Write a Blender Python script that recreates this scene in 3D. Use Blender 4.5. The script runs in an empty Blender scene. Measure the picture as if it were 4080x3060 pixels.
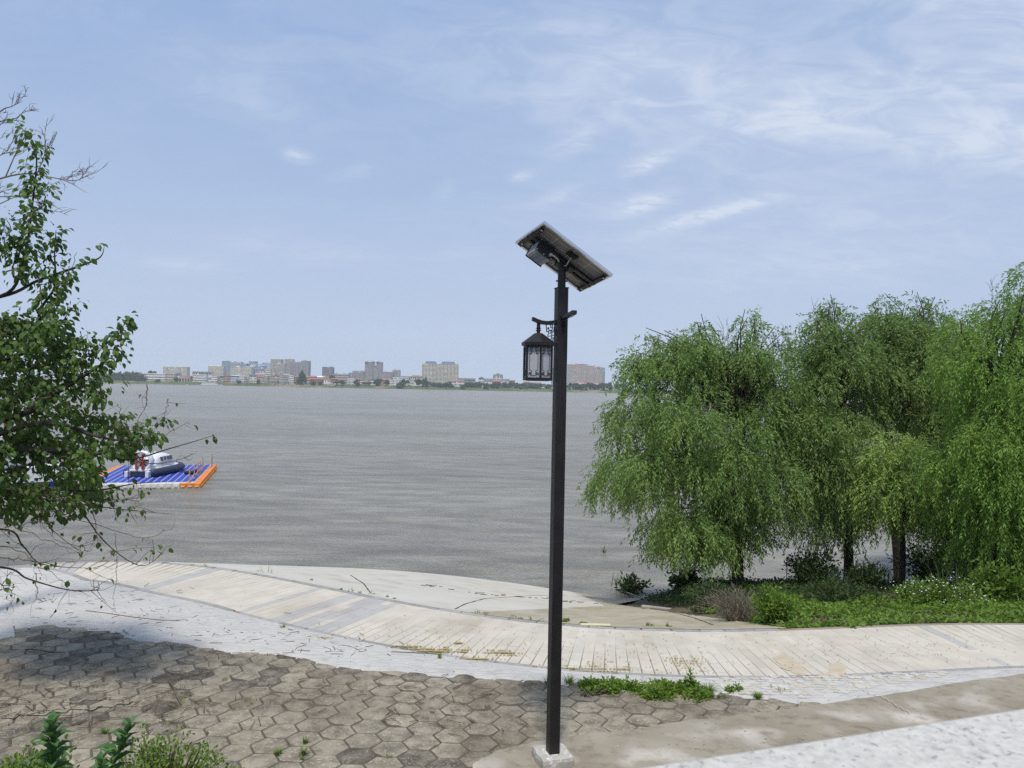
import bpy, math, random
import numpy as np
from mathutils import Vector, Matrix
R = math.radians
random.seed(7); rng = np.random.default_rng(7)
sc = bpy.context.scene; col = sc.collection

# ------------------------------------------------------------------ camera
EYE = 8.2; PITCH = .2245; ROLL = 1.1; FPX = 3062.0      # focal length in pixels of the 4080 wide picture
cd = bpy.data.cameras.new('camera'); cam = bpy.data.objects.new('camera', cd); col.objects.link(cam)
cd.sensor_width = 36; cd.lens = 36 * FPX / 4080; cd.clip_start = .05; cd.clip_end = 9000
cam.matrix_world = Matrix.Translation((0, 0, EYE)) @ Matrix.Rotation(R(90 + PITCH), 4, 'X') @ Matrix.Rotation(R(ROLL), 4, 'Z')
cd.dof.use_dof = True; cd.dof.focus_distance = 14; cd.dof.aperture_fstop = 7.7
sc.camera = cam
CR = cam.matrix_world.to_3x3()

# ------------------------------------------------------------------ sky and sun
SUN_EL, SUN_AZ = 67, 184            # azimuth measured clockwise from +Y
w = bpy.data.worlds.new('World'); sc.world = w; w.use_nodes = True
nt = w.node_tree; nt.nodes.clear()
def N(t, **kw):
    n = nt.nodes.new(t)
    for k, v in kw.items():
        if k.startswith('i_'):
            key = k[2:]; n.inputs[int(key) if key.isdigit() else key.replace('_', ' ')].default_value = v
        else: setattr(n, k, v)
    return n
def L(a, b): nt.links.new(a, b)
sky = N('ShaderNodeTexSky', sky_type='NISHITA', sun_disc=False, sun_elevation=R(SUN_EL), sun_rotation=R(SUN_AZ), altitude=50, air_density=1.0, dust_density=1.2, ozone_density=2.2)
tc = N('ShaderNodeTexCoord'); sx = N('ShaderNodeSeparateXYZ'); L(tc.outputs['Generated'], sx.inputs[0])
def M2(op, a, b=None, c=None, clamp=False):
    n = N('ShaderNodeMath', operation=op, use_clamp=clamp)
    for i, v in enumerate((a, b, c)):
        if v is None: continue
        if isinstance(v, (int, float)): n.inputs[i].default_value = v
        else: L(v, n.inputs[i])
    return n.outputs[0]
zz = M2('ADD', M2('MAXIMUM', sx.outputs[2], 0.0), .22)
cv = N('ShaderNodeCombineXYZ'); L(M2('DIVIDE', sx.outputs[0], zz), cv.inputs[0]); L(M2('DIVIDE', sx.outputs[1], zz), cv.inputs[1])
def cloud(rot, scl, nscale, lo, hi, detail=7, rough=.58, dist=.5, off=(0, 0, 0)):
    mp = N('ShaderNodeMapping'); mp.inputs['Rotation'].default_value = (0, 0, R(rot)); mp.inputs['Scale'].default_value = scl; mp.inputs['Location'].default_value = off
    L(cv.outputs[0], mp.inputs[0])
    no = N('ShaderNodeTexNoise'); no.inputs['Scale'].default_value = nscale; no.inputs['Detail'].default_value = detail; no.inputs['Roughness'].default_value = rough; no.inputs['Distortion'].default_value = dist
    L(mp.outputs[0], no.inputs['Vector'])
    mr = N('ShaderNodeMapRange', interpolation_type='SMOOTHSTEP'); mr.inputs[1].default_value = lo; mr.inputs[2].default_value = hi
    L(no.outputs[0], mr.inputs[0]); return mr.outputs[0]
c1 = cloud(-28, (.55, 1.5, 1), 1.3, .36, .72, off=(3.1, .4, 0))      # thin cirrus veil
c2 = cloud(-12, (.8, 2.6, 1), 3.4, .60, .78, detail=6, off=(1.3, 7.7, 0))  # small brighter streaks
c3 = cloud(-60, (1, 1, 1), .55, .34, .62, detail=2, dist=.2, off=(.35, 2.0, 0))   # where the veil is thick
def dotv(d):
    n = N('ShaderNodeVectorMath', operation='DOT_PRODUCT'); n.inputs[1].default_value = tuple(d); L(tc.outputs['Generated'], n.inputs[0]); return n.outputs['Value']
def puff(x, y, a, b, rot, amp, nz=None):                  # a cloud at its place in the sky: centre, half sizes (in 2212 wide picture px), tilt
    rr = CR @ Vector(((x - 1106) / 1660, -(y - 829.5) / 1660, -1)); d0 = rr.normalized(); rt = Vector((d0.y, -d0.x, 0)).normalized(); up = rt.cross(d0)
    c_, s_ = math.cos(R(rot)), math.sin(R(rot)); A = (rt * c_ + up * s_) * (1660 / a); B_ = (up * c_ - rt * s_) * (1660 / b)
    u, v = dotv(A), dotv(B_); q = M2('ADD', M2('MULTIPLY', u, u), M2('MULTIPLY', v, v)); g = M2('MULTIPLY', M2('POWER', 2.718, M2('MULTIPLY', q, -1.0)), M2('GREATER_THAN', dotv(d0), 0.0))
    return M2('MULTIPLY', g, M2('MULTIPLY', nz, amp) if nz is not None else amp)
bank = None
for p in ((1950, 130, 560, 210, 18, 1.0), (1400, 60, 420, 130, 10, .85), (1250, 170, 260, 120, 14, .6), (2150, 330, 420, 110, 22, .75), (760, 70, 420, 90, 4, .5), (540, 195, 170, 60, -14, .6), (2000, 520, 380, 60, 8, .35), (1700, 250, 300, 60, 14, .6), (740, 550, 90, 22, 4, .5), (400, 575, 100, 16, -4, .4), (540, 520, 70, 30, 6, .25), (970, 545, 60, 18, 12, .35)):
    g = puff(*p); bank = g if bank is None else M2('ADD', bank, g)
c4 = cloud(-40, (1.4, 2.2, 1), 4.2, .34, .66, detail=8, rough=.62, dist=.9, off=(4.4, 1.9, 0))
fine = M2('MULTIPLY', M2('MULTIPLY_ADD', c1, .65, .35), M2('MULTIPLY_ADD', c4, .5, .5))
veil = M2('ADD', M2('MULTIPLY', M2('MULTIPLY_ADD', bank, .92, .13), fine), .05, clamp=True)
c5 = cloud(-20, (2, 3, 1), 9.0, .30, .62, detail=6, rough=.6, off=(.4, 2.2, 0))
pf_ = None
for p in ((1405, 350, 52, 17, 20, .75), (1390, 440, 62, 18, 16, .85), (1510, 470, 120, 15, 14, .8), (1250, 300, 75, 24, 32, .42), (642, 336, 26, 13, -8, .65), (1124, 381, 24, 10, 8, .65), (1200, 425, 50, 13, 18, .4), (1610, 445, 60, 10, 12, .5), (960, 412, 22, 14, 40, .25), (770, 370, 60, 14, 20, .22)):
    g = puff(*p); pf_ = g if pf_ is None else M2('ADD', pf_, g)
veil = M2('ADD', veil, M2('MULTIPLY', pf_, M2('MULTIPLY_ADD', c5, .75, .25)), clamp=True)
haze_f = N('ShaderNodeMapRange'); haze_f.inputs[1].default_value = 0.0; haze_f.inputs[2].default_value = .42; haze_f.inputs[3].default_value = .80; haze_f.inputs[4].default_value = .0
L(sx.outputs[2], haze_f.inputs[0])
tint = N('ShaderNodeMix', data_type='RGBA'); tint.inputs[0].default_value = .78
skg = N('ShaderNodeMix', data_type='RGBA', blend_type='MIX')
SKYB = (3.25, 4.95, 8.3, 1); CLB = (6.9, 7.7, 9.2, 1); HZB = (6.1, 6.95, 8.5, 1)
L(sky.outputs[0], tint.inputs[6]); tint.inputs[7].default_value = SKYB
h_mix = N('ShaderNodeMix', data_type='RGBA'); L(haze_f.outputs[0], h_mix.inputs[0]); L(tint.outputs[2], h_mix.inputs[6]); h_mix.inputs[7].default_value = HZB
c_mix = N('ShaderNodeMix', data_type='RGBA'); L(veil, c_mix.inputs[0]); L(h_mix.outputs[2], c_mix.inputs[6]); c_mix.inputs[7].default_value = CLB
bg = N('ShaderNodeBackground'); bg.inputs[1].default_value = .085; L(c_mix.outputs[2], bg.inputs[0])
wo = N('ShaderNodeOutputWorld'); L(bg.outputs[0], wo.inputs[0])

sd_ = bpy.data.lights.new('sun', 'SUN'); sd_.energy = 3.2; sd_.angle = R(7); sd_.color = (1, .945, .86)
sun = bpy.data.objects.new('sun', sd_); col.objects.link(sun)
sv = Vector((math.sin(R(SUN_AZ)) * math.cos(R(SUN_EL)), math.cos(R(SUN_AZ)) * math.cos(R(SUN_EL)), math.sin(R(SUN_EL))))
sun.rotation_euler = sv.to_track_quat('Z', 'Y').to_euler(); sun.location = (0, 0, 60)
vs = sc.view_settings; vs.view_transform = 'Standard'; vs.look = 'None'; vs.exposure = .15; vs.gamma = 1; vs.use_curve_mapping = False
sc.render.engine = 'CYCLES'
cy = sc.cycles; cy.use_denoising = False; cy.max_bounces = 6; cy.diffuse_bounces = 3; cy.glossy_bounces = 2; cy.transmission_bounces = 3; cy.transparent_max_bounces = 6; cy.volume_bounces = 1
cy.caustics_reflective = False; cy.caustics_refractive = False; cy.sample_clamp_indirect = 4; cy.sample_clamp_direct = 3.5

# ------------------------------------------------------------------ picture point -> place
def ray(x, y): return CR @ Vector(((x - 2040) / FPX, -(y - 1530) / FPX, -1))
def at(x, y, Y):
    r = ray(x, y); return Vector((0, 0, EYE)) + r * (Y / r.y)
def on_z(x, y, z):
    r = ray(x, y); return Vector((0, 0, EYE)) + r * ((z - EYE) / r.z)
S = 4080 / 2212.0                        # the coordinates I read were taken from a 2212 wide view
def av(x, y, Y): return at(x * S, y * S, Y)
def zv(x, y, z): return on_z(x * S, y * S, z)
CRi = CR.transposed()
def proj(p):
    l = CRi @ (Vector(p) - Vector((0, 0, EYE)))
    return (2040 + FPX * l.x / -l.z, 1530 - FPX * l.y / -l.z) if l.z < 0 else (-9e3, -9e3)

# ------------------------------------------------------------------ helpers
def tag(o, label=None, cat=None, group=None, kind=None):
    if label: o['label'] = label
    if cat: o['category'] = cat
    if group: o['group'] = group
    if kind: o['kind'] = kind
    return o
def empty(name, loc=(0, 0, 0), rz=0.0, label=None, cat=None, group=None):
    o = bpy.data.objects.new(name, None); col.objects.link(o); o.location = loc; o.rotation_euler = (0, 0, rz); o.empty_display_size = .1
    return tag(o, label, cat, group)
def link(name, me, parent=None):
    o = bpy.data.objects.new(name, me); col.objects.link(o)
    if parent is not None: o.parent = parent
    return o
def mesh_np(name, V, F, m, parent=None, smooth=False, obj=True, mats=None, mi=None):
    V = np.asarray(V, np.float32).reshape(-1, 3); F = np.asarray(F, np.int32)
    me = bpy.data.meshes.new(name); k = F.shape[1]; n = len(F)
    me.vertices.add(len(V)); me.vertices.foreach_set('co', V.ravel())
    me.loops.add(n * k); me.loops.foreach_set('vertex_index', F.ravel())
    me.polygons.add(n); me.polygons.foreach_set('loop_start', np.arange(0, n * k, k, dtype=np.int32))
    try: me.polygons.foreach_set('loop_total', np.full(n, k, np.int32))
    except Exception: pass
    for q in (mats or [m]): me.materials.append(q)
    if mi is not None: me.polygons.foreach_set('material_index', np.asarray(mi, np.int32))
    me.polygons.foreach_set('use_smooth', np.full(n, bool(smooth)))
    me.update(calc_edges=True)
    return link(name, me, parent) if obj else me
class MB:
    def __init__(s): s.v = []; s.f = []; s.m = []; s.cur = 0
    def add(s, vs, fs):
        b = len(s.v); s.v += [tuple(v) for v in vs]; s.f += [[i + b for i in f] for f in fs]; s.m += [s.cur] * len(fs)
    def box(s, c, d, rot=None):
        c = Vector(c); hx, hy, hz = d[0] / 2, d[1] / 2, d[2] / 2
        vs = [Vector((x, y, z)) for z in (-hz, hz) for x, y in ((-hx, -hy), (hx, -hy), (hx, hy), (-hx, hy))]
        if rot is not None: vs = [rot @ v for v in vs]
        s.add([c + v for v in vs], [[3, 2, 1, 0], [4, 5, 6, 7], [0, 1, 5, 4], [1, 2, 6, 5], [2, 3, 7, 6], [3, 0, 4, 7]])
    def b2(s, lo, hi): s.box([(a + b) / 2 for a, b in zip(lo, hi)], [b - a for a, b in zip(lo, hi)])
    def prism(s, poly, z0, z1):           # poly: xy list counter clockwise
        n = len(poly); s.add([(x, y, z0) for x, y in poly] + [(x, y, z1) for x, y in poly],
              [list(range(n))[::-1], list(range(n, 2 * n))] + [[i, (i + 1) % n, (i + 1) % n + n, i + n] for i in range(n)])
    def tube(s, pts, rad, n=6, cap=True):
        pts = [Vector(p) for p in pts]; k = len(pts)
        if not hasattr(rad, '__len__'): rad = [rad] * k
        vs = []; up = None
        for i, p in enumerate(pts):
            d = (pts[min(i + 1, k - 1)] - pts[max(i - 1, 0)])
            d = d.normalized() if d.length > 1e-9 else Vector((0, 0, 1))
            if up is None: up = Vector((1, 0, 0)) if abs(d.x) < .8 else Vector((0, 1, 0))
            a = d.cross(up); a = a.normalized() if a.length > 1e-6 else d.orthogonal().normalized(); b = a.cross(d); up = b
            vs += [p + (a * math.cos(2 * math.pi * j / n) + b * math.sin(2 * math.pi * j / n)) * rad[i] for j in range(n)]
        fs = [[i * n + j, i * n + (j + 1) % n, (i + 1) * n + (j + 1) % n, (i + 1) * n + j] for i in range(k - 1) for j in range(n)]
        if cap: fs += [list(range(n))[::-1], list(range((k - 1) * n, k * n))]
        s.add(vs, fs)
    def bar(s, a, b, wd, th, up=(0, 0, 1)):
        a, b = Vector(a), Vector(b); d = b - a; l = d.length
        if l < 1e-6: return
        x = d / l; z = Vector(up) - x * x.dot(Vector(up)); z = z.normalized() if z.length > 1e-6 else x.orthogonal().normalized(); y = z.cross(x)
        s.box((a + b) / 2, (l, wd, th), Matrix((x, y, z)).transposed())
    def build(s, name, mats, parent=None, smooth=False, bevel=0, loc=None):
        me = bpy.data.meshes.new(name); me.from_pydata(s.v, [], s.f)
        for q in (mats if isinstance(mats, (list, tuple)) else [mats]): me.materials.append(q)
        me.polygons.foreach_set('material_index', s.m)
        me.polygons.foreach_set('use_smooth', [bool(smooth)] * len(s.f))
        me.update(); o = link(name, me, parent)
        if bevel:
            b = o.modifiers.new('bevel', 'BEVEL'); b.width = bevel; b.segments = 2; b.limit_method = 'ANGLE'
        if loc is not None: o.location = loc
        return o

# ------------------------------------------------------------------ materials
def mat(name, c1, c2=None, scale=2.0, rough=.8, bump=0.0, bscale=40.0, spec=.3, detail=6.0, c3=None, s3=30.0, lo3=.55, hi3=.7, metal=0.0, rand=0.0, island=False, trans=0.0, stretch=None, lo=.35, hi=.65, big=None):
    m = bpy.data.materials.new(name); m.use_nodes = True; t = m.node_tree; t.nodes.clear()
    def n(ty): return t.nodes.new(ty)
    out = n('ShaderNodeOutputMaterial'); b = n('ShaderNodeBsdfPrincipled')
    b.inputs['Roughness'].default_value = rough; b.inputs['Metallic'].default_value = metal
    b.inputs['Specular IOR Level'].default_value = spec
    geo = n('ShaderNodeNewGeometry'); pos = geo.outputs['Position']
    if stretch:
        mp = n('ShaderNodeMapping'); mp.inputs['Scale'].default_value = stretch; t.links.new(pos, mp.inputs[0]); pos = mp.outputs[0]
    def noise(sc_, det, ro=.6):
        q = n('ShaderNodeTexNoise'); q.inputs['Scale'].default_value = sc_; q.inputs['Detail'].default_value = det; q.inputs['Roughness'].default_value = ro
        t.links.new(pos, q.inputs['Vector']); return q.outputs[0]
    def rampf(src, a, bb):
        q = n('ShaderNodeMapRange'); q.inputs[1].default_value = a; q.inputs[2].default_value = bb; t.links.new(src, q.inputs[0]); return q.outputs[0]
    def mix(f, a, bb, bt='MIX'):
        q = n('ShaderNodeMix'); q.data_type = 'RGBA'; q.blend_type = bt
        for i, v in ((0, f), (6, a), (7, bb)):
            if isinstance(v, tuple): q.inputs[i].default_value = (*v, 1)[:4]
            elif isinstance(v, (int, float)): q.inputs[i].default_value = v
            else: t.links.new(v, q.inputs[i])
        return q.outputs[2]
    c = None
    if c2 is not None:
        if island: f = geo.outputs['Random Per Island']
        else: f = rampf(noise(scale, detail), lo, hi)
        c = mix(f, c1, c2)
        if island and scale:
            f2 = rampf(noise(scale, 2), .38, .62); c = mix(f2, c, mix(.55, c, c3 or c2))
    if c3 is not None and not island:
        c = mix(rampf(noise(s3, 4), lo3, hi3), c if c is not None else c1, c3)
    if big:                                              # broad dirt: (scale, darkest factor, lo, hi)
        f = rampf(noise(big[0], 4), big[2], big[3]); q = n('ShaderNodeMix'); q.data_type = 'RGBA'; q.blend_type = 'MULTIPLY'; q.inputs[0].default_value = 1; t.links.new(c, q.inputs[6]); g_ = mix(f, (1.0, 1.0, 1.0), (big[1], big[1] * .97, big[1] * .93)); t.links.new(g_, q.inputs[7]); c = q.outputs[2]
    if rand:
        oi = n('ShaderNodeObjectInfo'); hv = n('ShaderNodeHueSaturation')
        if c is None: hv.inputs['Color'].default_value = (*c1, 1)
        else: t.links.new(c, hv.inputs['Color'])
        t.links.new(rampf2(t, oi.outputs['Random'], 1 - rand, 1 + rand), hv.inputs['Value']); c = hv.outputs[0]
    if c is None: b.inputs['Base Color'].default_value = (*c1, 1)
    else: t.links.new(c, b.inputs['Base Color'])
    if bump:
        bp = n('ShaderNodeBump'); bp.inputs['Strength'].default_value = 1.0; bp.inputs['Distance'].default_value = bump
        t.links.new(noise(bscale, 5, .65), bp.inputs['Height']); t.links.new(bp.outputs[0], b.inputs['Normal'])
    if trans:
        tr = n('ShaderNodeBsdfTranslucent'); ms = n('ShaderNodeMixShader'); ms.inputs[0].default_value = trans
        if c is None: tr.inputs[0].default_value = (*c1, 1)
        else:
            hb = n('ShaderNodeHueSaturation'); hb.inputs['Value'].default_value = 1.25; hb.inputs['Hue'].default_value = .485; t.links.new(c, hb.inputs['Color']); t.links.new(hb.outputs[0], tr.inputs[0])
        t.links.new(b.outputs[0], ms.inputs[1]); t.links.new(tr.outputs[0], ms.inputs[2]); t.links.new(ms.outputs[0], out.inputs[0])
    else: t.links.new(b.outputs[0], out.inputs[0])
    return m
def rampf2(t, src, a, b):
    q = t.nodes.new('ShaderNodeMapRange'); q.inputs[3].default_value = a; q.inputs[4].default_value = b; t.links.new(src, q.inputs[0]); return q.outputs[0]
MT = {}
MT['black'] = mat('black_paint', (.012, .011, .012), (.02, .018, .018), 6, .5, .0004, 120, .35)
MT['alu'] = mat('aluminium', (.6, .61, .62), None, rough=.35, metal=.8)
MT['back'] = mat('panel_backsheet', (.30, .29, .27), (.24, .23, .22), 5, .6)
MT['cell'] = mat('panel_cell', (.01, .014, .04), (.015, .02, .05), 5, .15, spec=.5)
MT['gridw'] = mat('grid_line', (.62, .6, .56), None, rough=.6)
MT['boxm'] = mat('battery_box', (.36, .36, .37), (.3, .3, .31), 8, .5)
MT['labelblue'] = mat('label_blue', (.10, .15, .22), (.13, .18, .25), 20, .5)
MT['print'] = mat('label_print', (.42, .46, .5), None, rough=.6)
MT['cable'] = mat('cable_grey', (.45, .45, .44), None, rough=.5)
MT['frost'] = mat('frosted_pane', (.68, .68, .70), (.62, .62, .64), 9, .45, trans=.45)
MT['granite'] = mat('granite', (.56, .535, .485), (.45, .43, .39), 75, .7, 0, 200, c3=(.23, .225, .21), s3=95, lo3=.57, hi3=.68, lo=.40, hi=.60)
MT['stamped'] = None
MT['cement'] = mat('cement_white', (.54, .515, .465), (.45, .43, .39), 1.6, .9, .003, 50, c3=(.36, .35, .32), s3=9, lo3=.58, hi3=.75)
MT['dirt'] = mat('joint_dirt', (.075, .064, .046), (.125, .108, .08), 5, .95, .006, 60)
MT['ledge'] = mat('ledge_concrete', (.235, .20, .148), (.33, .292, .225), .8, .95, .005, 45, c3=(.50, .46, .39), s3=1.5, lo3=.54, hi3=.70, big=(6, .72, .5, .68))
MT['apron_stained'] = mat('apron_stained', (.42, .375, .275), (.33, .285, .195), .7, .9, .003, 40, c3=(.46, .42, .33), s3=1.3, lo3=.5, hi3=.7, big=(5, .75, .5, .7))
MT['bed'] = mat('tile_joint', (.22, .185, .135), (.30, .26, .20), 3, .95)
MT['sand'] = mat('sand_stain', (.42, .35, .245), (.50, .43, .32), 6, .95)
MT['block'] = mat('base_block', (.46, .44, .39), (.36, .335, .28), 7, .9, .006, 40, c3=(.7, .69, .67), s3=14, lo3=.52, hi3=.66)
MT['hexp'] = mat('hexagon_concrete', (.165, .142, .103), (.30, .262, .197), 5.5, .95, .003, 60, c3=(.44, .40, .33), s3=30, lo3=.56, hi3=.70, rand=.10, lo=.36, hi=.60, big=(.7, .66, .46, .66))
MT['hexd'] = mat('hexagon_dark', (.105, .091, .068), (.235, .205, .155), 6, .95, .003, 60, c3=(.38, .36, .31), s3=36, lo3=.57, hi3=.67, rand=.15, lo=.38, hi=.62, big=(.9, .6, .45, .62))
MT['kerb'] = mat('grey_kerb', (.34, .33, .31), (.27, .262, .25), 6, .85, .002, 90, rand=.12)
for k, c in (('tile_a', (.55, .505, .42)), ('tile_b', (.555, .515, .435)), ('tile_c', (.54, .49, .405)), ('tile_g', (.43, .415, .39))):
    MT[k] = mat(k, c, tuple(v * .88 for v in c), 2.2, .85, .0016, 80, c3=tuple(v * .72 for v in c), s3=5, lo3=.62, hi3=.8, rand=.05, big=(.5, .84, .5, .72))
MT['apron'] = mat('apron_concrete', (.50, .465, .39), (.55, .525, .465), .5, .9, .002, 40, c3=(.40, .36, .27), s3=.9, lo3=.52, hi3=.72)
MT['soil'] = mat('soil', (.11, .085, .055), (.16, .125, .08), 1.4, .95, .03, 12, c3=(.06, .09, .03), s3=2.0, lo3=.48, hi3=.62)
MT['mud'] = mat('mud', (.20, .155, .10), (.25, .2, .14), .4, .8, .02, 3)
MT['asph'] = mat('promenade_stone', (.4, .39, .38), (.33, .32, .31), 3, .85)
MT['bark'] = mat('willow_bark', (.035, .028, .022), (.07, .055, .042), 5, .95, .02, 14, stretch=(1, 1, .25))
MT['twig'] = mat('twig_bark', (.16, .125, .085), (.10, .075, .05), 9, .9)
MT['deadtwig'] = mat('dead_twig', (.15, .12, .1), (.22, .18, .14), 9, .9)
MT['wil'] = [mat('willow_leaf_%s' % n_, a, b, 1.5, .55, island=True, trans=.36, c3=c, spec=.35, stretch=(1, 1, .28)) for n_, a, b, c in (
    ('a', (0.092, 0.180, 0.041), (0.194, 0.302, 0.077), (0.294, 0.405, 0.106)), ('b', (0.089, 0.169, 0.041), (0.180, 0.275, 0.073), (0.268, 0.370, 0.101)),
    ('c', (0.155, 0.275, 0.062), (0.311, 0.436, 0.106), (0.421, 0.548, 0.142)), ('d', (0.089, 0.190, 0.030), (0.194, 0.327, 0.051), (0.285, 0.431, 0.077)))]
MT['mul'] = mat('broad_leaf', (.032, .072, .016), (.075, .135, .026), 1.4, .45, island=True, trans=.36, c3=(.13, .225, .035), spec=.3)
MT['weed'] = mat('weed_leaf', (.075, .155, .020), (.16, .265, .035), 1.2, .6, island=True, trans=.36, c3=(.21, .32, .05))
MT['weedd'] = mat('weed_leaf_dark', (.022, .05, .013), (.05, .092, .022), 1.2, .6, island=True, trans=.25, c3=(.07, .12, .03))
MT['weedy'] = mat('weed_leaf_yellow', (.10, .18, .025), (.18, .27, .045), 1.2, .6, island=True, trans=.35, c3=(.2, .3, .05))
MT['reed'] = mat('reed_leaf', (.05, .095, .02), (.10, .15, .04), 2, .6, island=True, trans=.3)
MT['bramble'] = mat('dead_bramble', (.115, .10, .07), (.19, .16, .12), 4, .95, island=True)
MT['petal'] = mat('white_petal', (.75, .75, .7), None, rough=.7)
MT['litter'] = mat('leaf_litter', (.34, .25, .10), (.44, .36, .14), 6, .9, island=True)
MT['white'] = mat('white_paint', (.74, .75, .76), (.68, .69, .7), 2, .4, spec=.45)
MT['orange'] = mat('orange_plastic', (.75, .24, .015), (.68, .2, .012), 3, .45, rand=.08)
MT['blue'] = mat('blue_plastic', (.012, .045, .42), (.01, .035, .34), 3, .45, rand=.1)
MT['whitep'] = mat('white_plastic', (.66, .65, .62), (.56, .55, .5), 3, .5, rand=.08)
MT['navy'] = mat('skirt_rubber', (.022, .03, .06), (.035, .045, .08), 6, .55, .004, 20)
MT['red'] = mat('red_paint', (.36, .028, .018), None, rough=.45)
MT['glass'] = mat('dark_glass', (.012, .015, .02), None, rough=.12, spec=.6)
MT['rub'] = mat('black_rubber', (.015, .015, .017), None, rough=.7)
MT['wood'] = mat('driftwood', (.36, .33, .28), (.26, .23, .19), 8, .9)
MT['post'] = mat('post_orange', (.45, .22, .12), (.5, .33, .2), 6, .7)
MT['rope'] = mat('rope', (.5, .42, .4), None, rough=.9)
MT['boatgrey'] = mat('boat_grey', (.42, .46, .5), (.36, .4, .44), 2, .5)
MT['yellow'] = mat('yellow_paint', (.62, .57, .32), (.55, .52, .34), 9, .8)
# river water
def water_mat():
    m = bpy.data.materials.new('river_water'); m.use_nodes = True; t = m.node_tree; b = t.nodes['Principled BSDF']
    geo = t.nodes.new('ShaderNodeNewGeometry')
    def noise(scl, s, d, ro=.55, dist=0, rot=0):
        mp = t.nodes.new('ShaderNodeMapping'); mp.inputs['Scale'].default_value = scl; mp.inputs['Rotation'].default_value = (0, 0, R(rot)); t.links.new(geo.outputs['Position'], mp.inputs[0])
        q = t.nodes.new('ShaderNodeTexNoise'); q.inputs['Scale'].default_value = s; q.inputs['Detail'].default_value = d; q.inputs['Roughness'].default_value = ro; q.inputs['Distortion'].default_value = dist
        t.links.new(mp.outputs[0], q.inputs['Vector']); return q.outputs[0]
    def rng_(src, a, b_, c=0, d=1):
        q = t.nodes.new('ShaderNodeMapRange'); 
        for i, v in enumerate((a, b_, c, d)): q.inputs[i + 1].default_value = v
        t.links.new(src, q.inputs[0]); return q.outputs[0]
    def mth(op, a, b_):
        q = t.nodes.new('ShaderNodeMath'); q.operation = op
        for i, v in enumerate((a, b_)):
            if isinstance(v, (int, float)): q.inputs[i].default_value = v
            else: t.links.new(v, q.inputs[i])
        return q.outputs[0]
    big = noise((.4, 1, 1), .035, 4, .6, .5, 8)
    mx = t.nodes.new('ShaderNodeMix'); mx.data_type = 'RGBA'; mx.inputs[6].default_value = (.235, .218, .172, 1); mx.inputs[7].default_value = (.295, .278, .228, 1)
    t.links.new(rng_(big, .38, .62), mx.inputs[0])
    foam = noise((.45, 1.4, 1), .33, 7, .7, .6, 5); patch = noise((1, 1, 1), .03, 2, .5)
    ff = mth('MULTIPLY', rng_(foam, .675, .73), rng_(patch, .5, .62))
    m2 = t.nodes.new('ShaderNodeMix'); m2.data_type = 'RGBA'; m2.inputs[7].default_value = (.6, .6, .58, 1)
    t.links.new(ff, m2.inputs[0]); t.links.new(mx.outputs[2], m2.inputs[6]); t.links.new(m2.outputs[2], b.inputs['Base Color'])
    b.inputs['Roughness'].default_value = .27; b.inputs['IOR'].default_value = 1.333; b.inputs['Specular IOR Level'].default_value = .5
    h = mth('ADD', mth('MULTIPLY', noise((.75, 1.35, 1), .30, 6, .66, 1.4, 24), 1.9), mth('MULTIPLY', noise((.8, 1.3, 1), 1.7, 4, .6, .8, -18), .16))
    h = mth('ADD', h, mth('MULTIPLY', noise((.42, 1.3, 1), .13, 5, .6, .6, 6), 1.5))
    bp = t.nodes.new('ShaderNodeBump'); bp.inputs['Strength'].default_value = 1; bp.inputs['Distance'].default_value = .85; t.links.new(h, bp.inputs['Height']); t.links.new(bp.outputs[0], b.inputs['Normal'])
    return m
MT['water'] = water_mat()
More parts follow.
